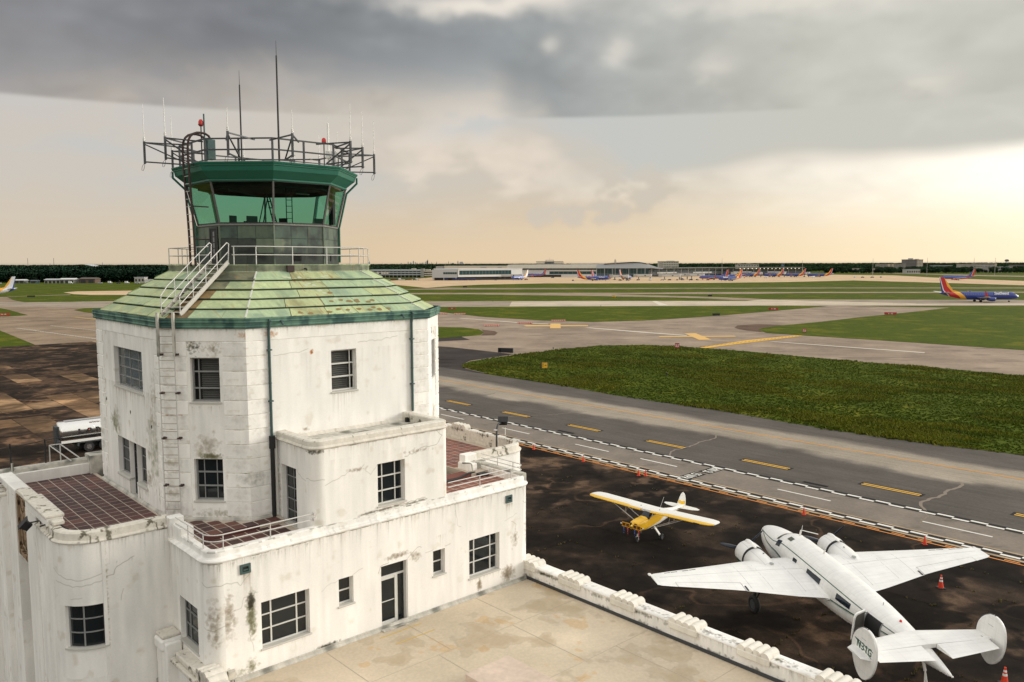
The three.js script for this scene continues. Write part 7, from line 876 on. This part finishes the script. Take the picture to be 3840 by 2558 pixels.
  const house = (name, label, cat, x, z, w, h, dp, mat, rows, cols, roof, extra) => { const T = thing(name, label, cat, [x + w / 2, 0, z]); mesh('wall', bb(-w / 2, 0, -dp, w / 2, h, 0), mat, T); mesh('roof', rb(-w / 2 - .4, h, -dp - .4, w / 2 + .4, h + Math.max(.5, h * .04), .4, .1), roof || mgr, T); if (rows) { const wg = grp('window', T); for (let j = 0; j < rows; j++) for (let i = 0; i < cols; i++) mesh('pane', bb(-w / 2 + w * (i + .22) / cols, h * (j + .32) / rows, .02, -w / 2 + w * (i + .78) / cols, h * (j + .74) / rows, .1), drk, wg); } if (extra) extra(T); return T; };
  house('office_block', 'beige office block with rows of windows behind the right concourse', 'office building', 347, -1900, 44, 25, 30, bei, 5, 11, mgr, (T) => { mesh('roof_unit', bb(-3, 25, -20, 13, 27, -3), bei, T); mesh('stair_tower', bb(-22.5, 0, -3, -16, 26, .6), C(.36, .32, .27), T); });
  house('hotel_tower', 'tall dark hotel block on the right skyline', 'hotel', 972.7, -2000, 26, 28.2, 24, C(.17, .15, .14), 8, 9, mgr, (T) => mesh('roof_unit', bb(-1, 28, -16, 6, 32, -4), mgr, T));
  house('hotel_wing', 'pale wing standing right of the tall dark hotel block', 'hotel', 999.2, -2000, 15, 28, 22, C(.52, .45, .36), 8, 4, tan, (T) => mesh('roof_unit', bb(-6, 28, -16, -1, 30.5, -3), tan, T));
  house('hotel_annex', 'long low banded block left of the tall dark hotel', 'building', 861, -1900, 63, 17.6, 20, C(.28, .25, .22), 4, 18, mgr, (T) => mesh('stair_tower', merge([bb(-12, 0, 0, -6, 18.4, .8), bb(-2, 0, 0, 2, 17.9, .8)]), tan, T));
  house('low_warehouse', 'low pink roofed shed at the left of the right hand buildings', 'warehouse', 725, -1700, 49, 8.6, 26, C(.34, .30, .25), 1, 12, C(.45, .36, .3)); house('apartment_block', 'grey banded apartment block between hotel and pale block', 'apartment building', 990, -1900, 43, 14, 20, C(.26, .26, .25), 3, 14, lgr);
  house('apartment_block', 'long pale four storey apartment block, its left half', 'apartment building', 1025.5, -1850, 34.5, 17.4, 20, C(.36, .33, .29), 4, 12, mgr); house('apartment_block', 'long pale apartment block, its right half with a tan end wall', 'apartment building', 1060.4, -1850, 46, 18.2, 20, C(.38, .34, .3), 4, 15, mgr, (T) => mesh('end_wall', bb(18, 0, .0, 23, 18.6, .8), tan, T));
  house('low_warehouse', 'low long building right of the pale apartment block', 'warehouse', 1000, -1700, 50, 11.6, 22, C(.30, .28, .26), 2, 12, lgr); house('brown_block', 'brown building at the far right under the water tower', 'building', 1178, -1900, 40, 15, 22, C(.17, .14, .12), 3, 9, dgr); house('low_warehouse', 'small pale building in front of the hotel trees', 'warehouse', 731, -1500, 25, 8, 16, C(.4, .38, .34), 1, 6, lgr); house('far_garage', 'pale banded garage behind the right concourse trees', 'parking garage', 474, -1700, 44, 17.4, 20, C(.42, .38, .32), 4, 8, lgr); house('stair_tower', 'narrow blue grey tower above the right concourse trees', 'tower', 600, -1800, 5, 20, 5, C(.10, .16, .2), 4, 1, dgr);
  // sheds and houses along the left field edge
  const shed = (label, x, z, w, h, dp, wall, roof, doors = 3) => { const T = thing('field_shed', label, 'shed', [x + w / 2, 0, z]); mesh('wall', bb(-w / 2, 0, -dp, w / 2, h * .72, 0), wall, T); const s = new THREE.Shape([[-dp - .5, h * .72], [.8, h * .72], [.8, h * .78], [-dp / 2, h], [-dp - .5, h * .78]].map((p) => new THREE.Vector2(...p))); const g = new THREE.ExtrudeGeometry(s, { depth: w + 1, bevelEnabled: false }); g.rotateY(-Math.PI / 2); g.scale(-1, 1, 1); g.translate(-w / 2 - .5, 0, 0); const q = g.attributes.position; mesh('roof', (() => { g.computeVertexNormals(); return g; })(), dbl(roof.clone()), T); for (let i = 0; i < doors; i++) mesh('door', bb(-w / 2 + w * (i + .15) / doors, 0, .02, -w / 2 + w * (i + .8) / doors, h * .55, .1), drk, T); };
  shed('white roofed hangar right of the cut off airliner tail', -546.9, -890, 10.4, 4.4, 8, dgr, wht, 2); shed('small blue grey shed at the left field edge', -529.9, -890, 7.3, 3.6, 6, C(.08, .14, .17), dgr, 1); shed('grey long open hangar left of the white roofed one', -514.1, -890, 17.3, 5.0, 10, mgr, lgr, 4); shed('bright white roofed hangar at the left field edge', -496.2, -888, 15.8, 5.6, 10, mgr, wht, 3); shed('brown house with a raised roof at the left field edge', -475.6, -890, 17.3, 6.2, 12, C(.12, .08, .06), C(.10, .075, .06), 2);
  house('field_store', 'beige low store left of the red brick building', 'store', -485, -960, 19, 8, 10, bei, 1, 4, lgr); house('brick_building', 'long red brick building with pale flat roof in the left trees', 'brick building', -492, -1000, 36, 10.8, 18, brick, 1, 10, lgr); house('field_store', 'pale store in front of the red brick building', 'store', -415, -890, 11, 6, 8, C(.40, .38, .34), 1, 3, lgr); house('box_trailer', 'white box trailer at the left field edge near the copper roof', 'trailer', -402.4, -888, 8.4, 3.6, 3, wht, 0, 0, wht, (T) => mesh('axle', bb(-3, -.2, .0, 3, .9, .08), drk, T));
  { const T = thing('stadium', 'pale arched stadium roof above the left tree line', 'stadium', [-1326, 0, -2500]); mesh('roof', gridGeo(20, 4, (i, j) => [-39 + 78 * i / 20, 15 + 7.5 * Math.sin(Math.PI * i / 20), -j * 12]), dbl(std({ color: L3(.42, .45, .46), roughness: .6 })), T); mesh('wall', bb(-38, 0, -40, 38, 15.2, -1), mgr, T); }
  { const T = thing('water_tower', 'round grey water tower on legs at the far right', 'water tower', [1953, 0, -3200]); mesh('tank', new THREE.SphereGeometry(8, 18, 12).scale(1, .6, 1).translate(0, 30, 0), dgr, T); for (let i = 0; i < 6; i++) { const a = i * 1.047; mesh('leg', rod([Math.cos(a) * 7, 0, Math.sin(a) * 7], [Math.cos(a) * 5.5, 29, Math.sin(a) * 5.5], .5), dgr, T); } mesh('riser', rod([0, 0, 0], [0, 27, 0], 1), dgr, T); }
  // towers of the far skyline, their pale colour painted in place of haze
  for (const [x, h, w, i] of [[-767, 41, 7], [-748, 36, 11], [-728, 47, 10], [-711, 37, 9], [-699, 34, 5], [-679, 33, 9], [-663, 35, 9], [-651, 35, 5], [-639, 41, 6], [-630, 47, 6], [-622, 55, 8], [-1061, 67, 9], [-1056, 42, 14], [-556, 41, 3], [-594, 35, 3], [-584, 31, 4], [-468, 46, 2], [-488, 28, 6], [-451, 33, 5], [-436, 31, 11], [-818, 31, 11], [-956, 37, 1], [-482, 33, 2], [-610, 32, 3], [-624, 54, 6], [-557, 39, 4], [-468, 45, 3], [-399, 46, 8], [-373, 39, 30], [-436, 31, 20], [-595, 37, 3]].sort((p, q) => p[0] - q[0]).map((q, i) => [...q, i])) { const T = thing('skyline_tower', `hazy ${h > 44 ? 'tall' : h > 36 ? 'middling' : 'short'} ${w > 9 ? 'broad' : w > 4 ? 'slim' : 'needle thin'} tower on the far skyline, ${nth(i)} from the left`, 'tower', [x, 0, -6000], 0, 'hazy towers of the distant skyline'); mesh('shaft', bb(-w / 2, 0, -w, w / 2, h * .86, 0), C(.40, .39, .37), T); mesh('crown', bb(-w * .34, h * .86, -w * .8, w * .34, h, -w * .2), C(.40, .39, .37), T); }
  const mast = (x, h, z, label, k) => { const T = thing('light_mast', label, 'mast', [x, 0, z]); mesh('pole', rod([0, 0, 0], [0, h, 0], .32, 6, .2), mgr, T); if (k) mesh('lamp_head', merge([bb(-1.4, h - 2.6, -.4, 1.4, h - 1.7, .4), bb(-1.0, h - .6, -.4, 1.0, h + .3, .4), rod([0, h, 0], [0, h + 1.6, 0], .12)]), dgr, T); };
  mast(127.5, 24.4, -1000, 'tall floodlight mast in front of the curved grey roof', true); for (const [x, h, w] of [[190, 20.4, 'right of the tall floodlight mast'], [204, 20.4, 'at the end of the curved roof'], [182, 20.0, 'over the curved roof middle'], [337, 28, 'above the long red and blue airliner'], [466, 25, 'at the end of the right concourse'], [579, 27.6, 'left of the right hand hotel'], [666, 28.6, 'right of the dark hotel block'], [741, 28.4, 'above the pale apartment block'], [775, 28.3, 'near the far right edge before the water tower']]) mast(x, h, -1300, `thin floodlight mast ${w}`, false);
  for (const [x, h, w] of [[-895, 33, 'tallest left of the stadium'], [-854, 23, 'short one left of the stadium'], [-757, 25, 'just right of the stadium'], [-847, 33, 'thin one beside the stadium roof']]) { const T = thing('radio_mast', `radio mast in the left tree line, ${w}`, 'mast', [x, 0, -1500]); mesh('lattice', merge([rod([-.5, 0, 0], [-.15, h, 0], .16, 5), rod([.5, 0, 0], [.15, h, 0], .16, 5), ...Array.from({ length: 10 }, (_, i) => beam([-.5 + .035 * i, h * i / 10, 0], [.46 - .035 * i, h * (i + 1) / 10, 0], .12))]), dgr, T); }
  // jet bridges
  [[-85.3, -62, 5.2, 1010, 'white, at the grey pier'], [-59, -39.2, 7.4, 1014, 'leftmost on the white concourse'], [-14.6, 12, 7.0, 1030, 'long white one on the white concourse'], [122.6, 142.5, 6.2, 1000, 'beside the lettered airliner facing right'], [154, 172.6, 6.7, 1010, 'first right of the tall floodlight mast'], [185.3, 209, 6.6, 1010, 'second right of the tall floodlight mast'], [212, 222, 7.4, 1025, 'darker one before the long blue airliner'], [220.8, 238.6, 7.4, 1012, 'at the nose of the long blue and red airliner'], [327, 338, 7, 1200, 'at the first small gate of the right concourse'], [358, 369, 7, 1200, 'at the middle gate of the right concourse'], [392, 402, 7, 1195, 'at the last gate but one of the right concourse'], [428, 436, 7, 1190, 'at the rightmost gate']].forEach(([x0, x1, h, z, w]) => { const T = thing('jet_bridge', `passenger jet bridge ${w}`, 'jet bridge', [(x0 + x1) / 2, 0, -z]), L = x1 - x0; mesh('tunnel', rb(-L / 2, h - 3.0, -1.5, L / 2, h, 1.5, .2), C(.48, .47, .44), T); mesh('cab', rb(-L / 2 - 2.2, h - 3.6, -2, -L / 2 + 1.5, h + .3, 2, .3), C(.36, .35, .33), T); mesh('rotunda', new THREE.CylinderGeometry(2.2, 2.2, 3.6, 14).translate(L / 2, h - 1.5, 0), C(.5, .49, .46), T); mesh('leg', merge([bb(-L * .28 - .4, 0, -.4, -L * .28 + .4, h - 3, .4), bb(L / 2 - .5, 0, -.5, L / 2 + .5, h - 3, .5), bb(-L * .28 - 1.5, .1, -.8, -L * .28 + 1.5, .9, .8)]), dgr, T); mesh('window', bb(L * .1, h - 2.2, 1.5, L * .1 + 1.6, h - .9, 1.56), drk, T); });
  // baggage carts, service trucks, parked cars
  const cart = thing('baggage_cart', 'blue covered baggage cart at the left end of the eight before the grey pier', 'baggage cart', [-80, 0, -993], 0, 'blue baggage carts lined up by the jet bridge'); const cb = C(.02, .035, .22, .5); mesh('body', rb(-1.7, .5, -.9, 1.7, 2.4, .9, .12), cb, cart); mesh('wheel', merge([-1, 1].flatMap((s) => [-.8, .8].map((z) => new THREE.CylinderGeometry(.3, .3, .2, 10).rotateX(Math.PI / 2).translate(s, .3, z)))), MT.rubber, cart); mesh('opening', bb(-1.4, .8, .9, 1.4, 2.1, .92), drk, cart);
  [-71, -67.5, -63.2, -59, -56.6, -50.5, -46.5].forEach((x, i) => copy(cart, [x, 0, -991 + (x + 70) * .04], 0, `blue covered baggage cart by the jet bridges, ${nth(i + 1)} from the left of eight`));
  const vehicle = (col, big) => { const T = new THREE.Group(); T.name = 'x'; mesh('body', rb(-2.2, .45, -.9, 2.2, 1.2, .9, .2), C(...col, .35), T); mesh('cabin', big ? rb(-2.2, 1.1, -.9, .8, 2.6, .9, .15) : rb(-1.3, 1.1, -.8, 1.1, 1.65, .8, .18), big ? C(...col, .4) : C(.03, .035, .04, .2), T); for (const s of [-1.35, 1.35]) mesh('wheel', merge([-.85, .85].map((z) => new THREE.CylinderGeometry(.34, .34, .22, 12).rotateX(Math.PI / 2).translate(s, .34, z))), MT.rubber, T); return T; };
  const cols = [[.5, .5, .5], [.03, .03, .035], [.25, .02, .02], [.02, .04, .12], [.6, .6, .58], [.10, .10, .11]], cn = ['silver', 'black', 'red', 'navy', 'white boxy', 'dark boxy'], cp = cols.map((c, i) => vehicle(c, i > 3));
  [[-155, -1015], [-150, -1015], [-148, -1013], [-144.5, -1014], [-140, -1014], [-135, -1013], [-131, -1012], [-127, -1012], [-122, -1012], [-118, -1013]].forEach(([x, z], i) => { const t = cp[i % 5].clone(); t.name = numbered('parked_car'); t.position.set(x, 0, z); t.rotation.y = (i * 1.3) % .6; scene.add(t); tag(t, `${cn[i % 5]} car parked before the garage, ${nth(i)} from the left of ten`, 'car', 'cars parked before the garage'); });
  [[18, -1015, 2], [-20, -990, 1], [71, -940, 3], [128, -955, 1], [136, -950, 5], [150, -962, 1], [163, -955, 4], [178, -958, 0], [196, -960, 1], [212, -960, 3], [221, -965, 1], [345, -1100, 4], [415, -1115, 4], [470, -1110, 4], [481, -1110, 1], [494, -1110, 1], [506, -1110, 3], [-75, -1000, 4], [-92, -1000, 5], [58, -1150, 1], [188, -965, 1], [205, -972, 5], [232, -958, 1]].sort((p, q) => p[0] / p[1] < q[0] / q[1] ? 1 : -1).forEach(([x, z, k], i) => { const t = cp[k].clone(); t.name = numbered('service_truck'); t.position.set(x, 0, z); t.rotation.y = i * .9; scene.add(t); tag(t, `${cn[k]} service truck on the pale gate apron, ${nth(i)} from the left of the trucks`, 'truck', 'service trucks by the gates'); });
  [[-545, -860, 0], [-470, -862, 4], [-440, -865, 0], [-430, -866, 4], [-420, -864, 1], [-410, -862, 4], [-398, -860, 0], [-383, -862, 1]].forEach(([x, z, k], i) => { const t = cp[k].clone(); t.name = numbered('parked_car'); t.position.set(x, 0, z); scene.add(t); tag(t, `${cn[k]} car parked along the left field edge, ${nth(i)} from the left of eight`, 'car', 'cars parked at the left field edge'); });
}
// ---------------------------------------------------------------- woods on the horizon: leafy crowns past counting
{
  const r = rng(12), pos = [], nor = [], lob = []; for (let i = 0; i < 7; i++) lob.push([(r() - .5) * 5, 4.5 + r() * 4.5, (r() - .5) * 5, 1.8 + r() * 1.6]);
  for (let i = 0; i < 420; i++) { const l = lob[i % 7], a = r() * 6.28, c = r() * 2 - 1, s = Math.sqrt(1 - c * c), d = l[3] * (.75 + r() * .3), n = [Math.cos(a) * s, c, Math.sin(a) * s], p = [l[0] + n[0] * d, l[1] + n[1] * d * .85, l[2] + n[2] * d], u = [r() - .5, r() - .5, r() - .5], v = [r() - .5, r() - .5, r() - .5]; const k = 1.5; pos.push(p[0] + u[0] * k, p[1] + u[1] * k, p[2] + u[2] * k, p[0] - u[0] * k + v[0] * k, p[1] - u[1] * k + v[1] * k, p[2] - u[2] * k + v[2] * k, p[0] - v[0] * k, p[1] - v[1] * k, p[2] - v[2] * k); for (let q = 0; q < 3; q++) nor.push(...n); }
  const g = new THREE.BufferGeometry(); g.setAttribute('position', new THREE.Float32BufferAttribute(pos, 3)); g.setAttribute('normal', new THREE.Float32BufferAttribute(nor, 3));
  const trunk = new THREE.CylinderGeometry(.25, .4, 5, 5).translate(0, 2.5, 0).toNonIndexed(); trunk.deleteAttribute('uv'); const geo = mergeGeometries([g, trunk]);
  const wood = (name, label, n, f, col) => { const im = new THREE.InstancedMesh(geo, std({ color: 0xffffff, roughness: 1, side: THREE.DoubleSide }), n), m = new THREE.Matrix4(), q = new THREE.Quaternion(), Y = new THREE.Vector3(0, 1, 0), c = new THREE.Color(); for (let i = 0; i < n; i++) { const [x, z, s] = f(); q.setFromAxisAngle(Y, r() * 6.28); m.compose(new THREE.Vector3(x, -.5, z), q, new THREE.Vector3(s * (1 + r() * .4), s, s * (1 + r() * .4))); im.setMatrixAt(i, m); const b = .6 + r() * .8; c.setRGB(col[0] * b * (.8 + r() * .5), col[1] * b, col[2] * b); im.setColorAt(i, c); } im.name = name; im.castShadow = im.receiveShadow = true; im.userData.kind = 'stuff'; im.userData.label = label; im.userData.category = 'woods'; scene.add(im); };
  const at = (az, d) => [Math.tan(az * Math.PI / 180) * d, -d], G2 = [.036, .075, .034];
  wood('dark_woods', 'dense dark wood along the left field edge', 2100, () => { const d = 930 + r() * r() * 900, az = -36 + r() * 24; const [x, z] = at(az, d); return [x, z, (.85 + r() * .75) * (d < 1100 ? 1.0 : 1.15)]; }, [.020, .052, .030]);
  wood('middle_woods', 'wood behind the parking garage and terminal', 1500, () => { const d = 1340 + r() * 1100, az = -12 + r() * 13; const [x, z] = at(az, d); return [x, z, .9 + r() * .65]; }, G2);
  wood('right_woods', 'wood with pale buildings among it on the right', 2600, () => { const d = 1560 + r() * 1900, az = 8 + r() * 28; const [x, z] = at(az, d); if (az < 22 && d < 1750 && az > 12) return [x, z - 200, .7 + r() * .5]; return [x, z, .75 + r() * .6]; }, G2);
  wood('hotel_hedge', 'low dark trees in front of the right hand hotel buildings', 260, () => { const z = 1640 + r() * 40, x = 640 + r() * 620; return [x * (1 + .0), -z, .38 + r() * .5]; }, [.022, .045, .026]);
  wood('far_woods', 'hazy woods along the whole horizon', 6500, () => { const d = 2600 + r() * 4200, az = -38 + r() * 76; const [x, z] = at(az, d); return [x, z, 1.0 + r() * .7 + d / 9000]; }, G2);
}
// ---------------------------------------------------------------- small things on the field
{
  const cone = (label, x, z, h, stripes) => { const t = thing('traffic_cone', label, 'traffic cone', [x, .045, z]); mesh('base', rb(-h * .27, 0, -h * .27, h * .27, h * .06, h * .27, .01), stripes ? MT.dark : std({ color: L3(.5, .03, .01), roughness: .5 }), t); mesh('body', new THREE.CylinderGeometry(h * .05, h * .2, h * .94, 18).translate(0, h * .53, 0), std({ color: L3(.68, .045, .012), roughness: .5 }), t); mesh('tip', new THREE.TorusGeometry(h * .05, h * .012, 6, 14).rotateX(Math.PI / 2).translate(0, h, 0), MT.orange, t); if (stripes) for (const [a, b] of [[.48, .62], [.72, .84]]) mesh('reflective_band', new THREE.CylinderGeometry(h * (.05 + .15 * (1 - b)) * 1.04, h * (.05 + .15 * (1 - a)) * 1.04, h * (b - a), 18, 1, true).translate(0, h * (.06 + .94 * (a + b) / 2), 0), MT.white, t); };
  cone('orange cone nearest the terrace wall on the apron edge', 2.29, -84.13, .58); cone('orange cone second along the apron edge from the terrace', 7.06, -78.82, .58); cone('left of two orange cones standing together by the road text', 11.72, -73.4, .58); cone('right of two orange cones standing together by the road text', 12.35, -73.3, .58); cone('orange cone on the apron edge behind the white airplane nose', 22.8, -61.59, .58); cone('orange cone on the apron edge by the white airplane right wing tip', 28.81, -54.83, .58);
  cone('white banded cone standing alone right of the white airplane', 25.9, -47.2, .8, true); cone('white banded cone at the bottom picture edge behind the twin tail', 22.95, -36.0, .8, true);
  // airfield signs: a box on short legs with a face; the back is dark
  const sign = (label, x, z, w, h, dir, face, text, tcol, double) => { const t = thing('airfield_sign', label, 'sign', [x, .08, z], dir); mesh('housing', rb(-w / 2, .25, -.18, w / 2, .25 + h, .18, .03), MT.black, t); if (face) mesh('face', bb(-w / 2 + .04, .29, .18, w / 2 - .04, .21 + h, .2), std({ color: L3(...face), roughness: .5 }), t); for (const s of [-.36, .36]) mesh('leg', rod([w * s, 0, 0], [w * s, .26, 0], .04), MT.dark, t); if (text) { const g = new TextGeometry(text, { font: planeFont, size: h * .55, depth: .02, curveSegments: 3 }); g.computeBoundingBox(); const tw = g.boundingBox.max.x; g.scale(Math.min(1, (w * .8) / tw), 1, 1); g.translate(-Math.min(tw, w * .8) / 2, .25 + h * .22, .2); mesh('lettering', g, std({ color: L3(...tcol), roughness: .5 }), t); } return t; };
  const RED = [.42, .02, .02], YEL = [.75, .42, .02], BK = [.02, .02, .02], WH = [.75, .73, .7];
  { const s = sign('black backed sign lying at the left corner of the near island', -1.4, -176, 3.5, 1.0, -.35, null); mesh('face', bb(-1.55, .35, .18, -1.1, 1.15, .2), std({ color: L3(.02, .02, .02) }), s); }
  { const s = sign('yellow sign with an arrow on the near island', 6.1, -149.2, 1.15, 1.1, -.25, YEL, null); mesh('lettering', merge([bb(-.35, .5, .2, -.28, 1.1, .225), bb(-.42, 1.0, .2, -.2, 1.1, .225), bb(.0, .76, .2, .36, .82, .225), bb(.2, .68, .2, .27, .9, .225)]), MT.black, s); mesh('side', rb(-.75, .25, -.2, -.5, 1.35, .2, .02), MT.black, s); }
  sign('small red ILS sign on the top edge of the near island', 38, -184.8, 1.0, 1.1, -.2, RED, 'ILS', WH); sign('small red ILS sign on the right island corner', 82.5, -226.9, 1.0, 1.0, -.3, RED, 'ILS', WH);
  sign('dark sign on the lower edge of the middle island', 76.5, -302, 2.8, .8, .1, null); sign('red and black sign at the right end of the middle island', 109.8, -338.7, 3.8, .9, -.25, RED, '4 - 22', WH); sign('red sign on the upper edge of the right island', 143.1, -304.7, 4.2, .85, -.4, RED, '4 - 22', WH); sign('red sign on the grass at the far left picture edge', -197.4, -313, 4.6, .8, .5, RED, '13 - 31', WH); sign('long black sign on the far left grass strip', -294.5, -495, 4.2, .9, .5, null); sign('yellow sign on the far grass before the runway', 59.7, -472.9, 2.2, .9, -.1, YEL, 'B', BK); sign('dark sign on the far right grass wedge', 118.2, -482, 2.4, .9, -.2, null); sign('long dark sign on the farthest left grass strip', -39.6, -683, 3.4, 1, 0, null); sign('red sign on the left end of the middle island', -26.1, -351, 3.2, .6, .1, RED, '35', WH);
  const bar = (label, x, z, turn, w) => { const t = thing('low_barricade', label, 'barricade', [x, .06, z], turn); mesh('body', rb(-w / 2, .1, -.2, w / 2, .5, .2, .05), std({ color: L3(.62, .10, .06), roughness: .5 }), t); mesh('white_band', merge(Array.from({ length: 7 }, (_, i) => bb(-w / 2 + w * (i + .3) / 7, .12, -.21, -w / 2 + w * (i + .62) / 7, .48, .21))), MT.white, t); mesh('foot', merge([bb(-w * .4, 0, -.35, -w * .35, .1, .35), bb(w * .35, 0, -.35, w * .4, .1, .35)]), MT.dark, t); };
  bar('red and white barricade nearest the small left island', -6.4, -254.7, .12, 5); bar('red and white barricade second from the small left island', 4.3, -266.1, .12, 5); bar('red and white barricade beside the yellow runway cross', 16.0, -277.3, .1, 5); bar('red and white barricade at the far side by the white line', -20.5, -316.4, 0, 4.6); bar('red and white barricade half hidden by the copper roof edge', -27.5, -316.7, 0, 4.6);
  for (const [x, z, l] of [[-17.5, -346, 'on the left middle island edge'], [41, -372, 'on the middle island top edge'], [125, -367, 'at the tip of the middle island'], [-10, -424, 'by the runway left of the pale part'], [9.4, -183, 'near the corner of the near island'], [27, -140, 'low on the near island grass']]) { const t = thing('taxiway_light', `small taxiway light ${l}`, 'light', [x, .06, z]); mesh('stem', rod([0, 0, 0], [0, .5, 0], .06), MT.dark, t); mesh('lens', new THREE.SphereGeometry(.14, 10, 8).translate(0, .55, 0), MT.dark, t); mesh('base', new THREE.CylinderGeometry(.22, .25, .06, 12).translate(0, .03, 0), MT.dark, t); }
}
{ // tank trailer behind the left terrace; local x runs along the tank
  const p = bl(2, -66.9), T = thing('tank_trailer', 'polished steel tank trailer with dark lettering behind the left terrace', 'tank trailer', [p[0], .04, p[1]], 42.282 * Math.PI / 180);
  const pol = std({ color: L3(.78, .77, .74), roughness: .22, metalness: .95 }), dk = MT.black;
  mesh('tank', new THREE.CylinderGeometry(.98, .98, 12.2, 40).rotateZ(Math.PI / 2).scale(1, 1, 1.15).translate(0, 2.3, 0), pol, T); mesh('end_cap', new THREE.SphereGeometry(.98, 28, 14).scale(.28, 1, 1.15).translate(-6.1, 2.3, 0), pol, T); mesh('end_cap', new THREE.SphereGeometry(.98, 28, 14).scale(.28, 1, 1.15).translate(6.1, 2.3, 0), pol, T); mesh('tank_band', merge([-6.08, -3, 0, 3, 6.08].map((x) => new THREE.TorusGeometry(.985, .02, 6, 36).rotateY(Math.PI / 2).scale(1, 1, 1.15).translate(x, 2.3, 0))), pol, T);
  mesh('walkway', rb(-5.6, 3.27, -.3, 5.8, 3.33, .3, .02), MT.alu, T); mesh('side_rail', merge([rb(-6.2, 1.12, .95, 6.2, 1.38, 1.12, .02), rb(-6.2, 1.12, -1.12, 6.2, 1.38, -.95, .02)]), std({ color: L3(.7, .69, .66), roughness: .4 }), T); mesh('chassis', rb(-6.3, .85, -.5, 6.3, 1.12, .5, .04), dk, T); mesh('fender', merge([bb(-4.6, 1.0, .6, -.6, 1.1, 1.2), bb(-4.7, .7, .6, -4.55, 1.05, 1.2), bb(-.65, .7, .6, -.5, 1.05, 1.2)]), MT.steel, T); mesh('undercarriage', bb(-4.6, .35, -.9, -.6, 1.0, .55), dk, T);
  for (const x of [-3.6, -2.1]) for (const z of [-.92, .92]) { const w = grp('wheel', T); mesh('tyre', new THREE.CylinderGeometry(.5, .5, .42, 24).rotateX(Math.PI / 2).translate(x, .5, z), MT.rubber, w); mesh('hub', new THREE.CylinderGeometry(.26, .3, .46, 18).rotateX(Math.PI / 2).translate(x, .5, z), pol, w); }
  mesh('mud_flap', merge([bb(-6.45, .25, .3, -6.4, .95, 1.05), bb(-6.45, .25, -1.05, -6.4, .95, -.3)]), dk, T); mesh('bumper', rb(-6.5, .45, -1.1, -6.38, .62, 1.1, .03), MT.steel, T); mesh('rear_cabinet', rb(-6.55, 1.1, -.6, -6.2, 2.9, .6, .1), MT.steel, T); mesh('marker_lamp', new THREE.SphereGeometry(.07, 10, 8).translate(-3.55, 2.3, 1.13), MT.red, T); mesh('landing_leg', merge([rod([3.4, 1, .5], [3.4, .1, .5], .08), rod([3.4, 1, -.5], [3.4, .1, -.5], .08)]), dk, T);
  const wrap = (str, size, x0, w, a0) => { const g = new TextGeometry(str, { font: planeFont, size, depth: .012, curveSegments: 3 }); g.computeBoundingBox(); g.scale(w / g.boundingBox.max.x, 1, 1); const p2 = g.attributes.position; for (let i = 0; i < p2.count; i++) { const a = a0 + (p2.getY(i)) / 1.05, R = .995 + p2.getZ(i); p2.setXYZ(i, x0 + p2.getX(i), 2.3 + Math.sin(a) * R, Math.cos(a) * R * 1.15); } g.computeVertexNormals(); return g; };
  mesh('lettering', wrap("LANDRY'S", .52, -4.7, 6.6, -.28), dk, T); mesh('lettering', wrap('WWW.LANDRYSINC.COM', .16, -3.4, 4.4, .72), std({ color: L3(.12, .06, .05) }), T);
}
renderer.render(scene, camera);
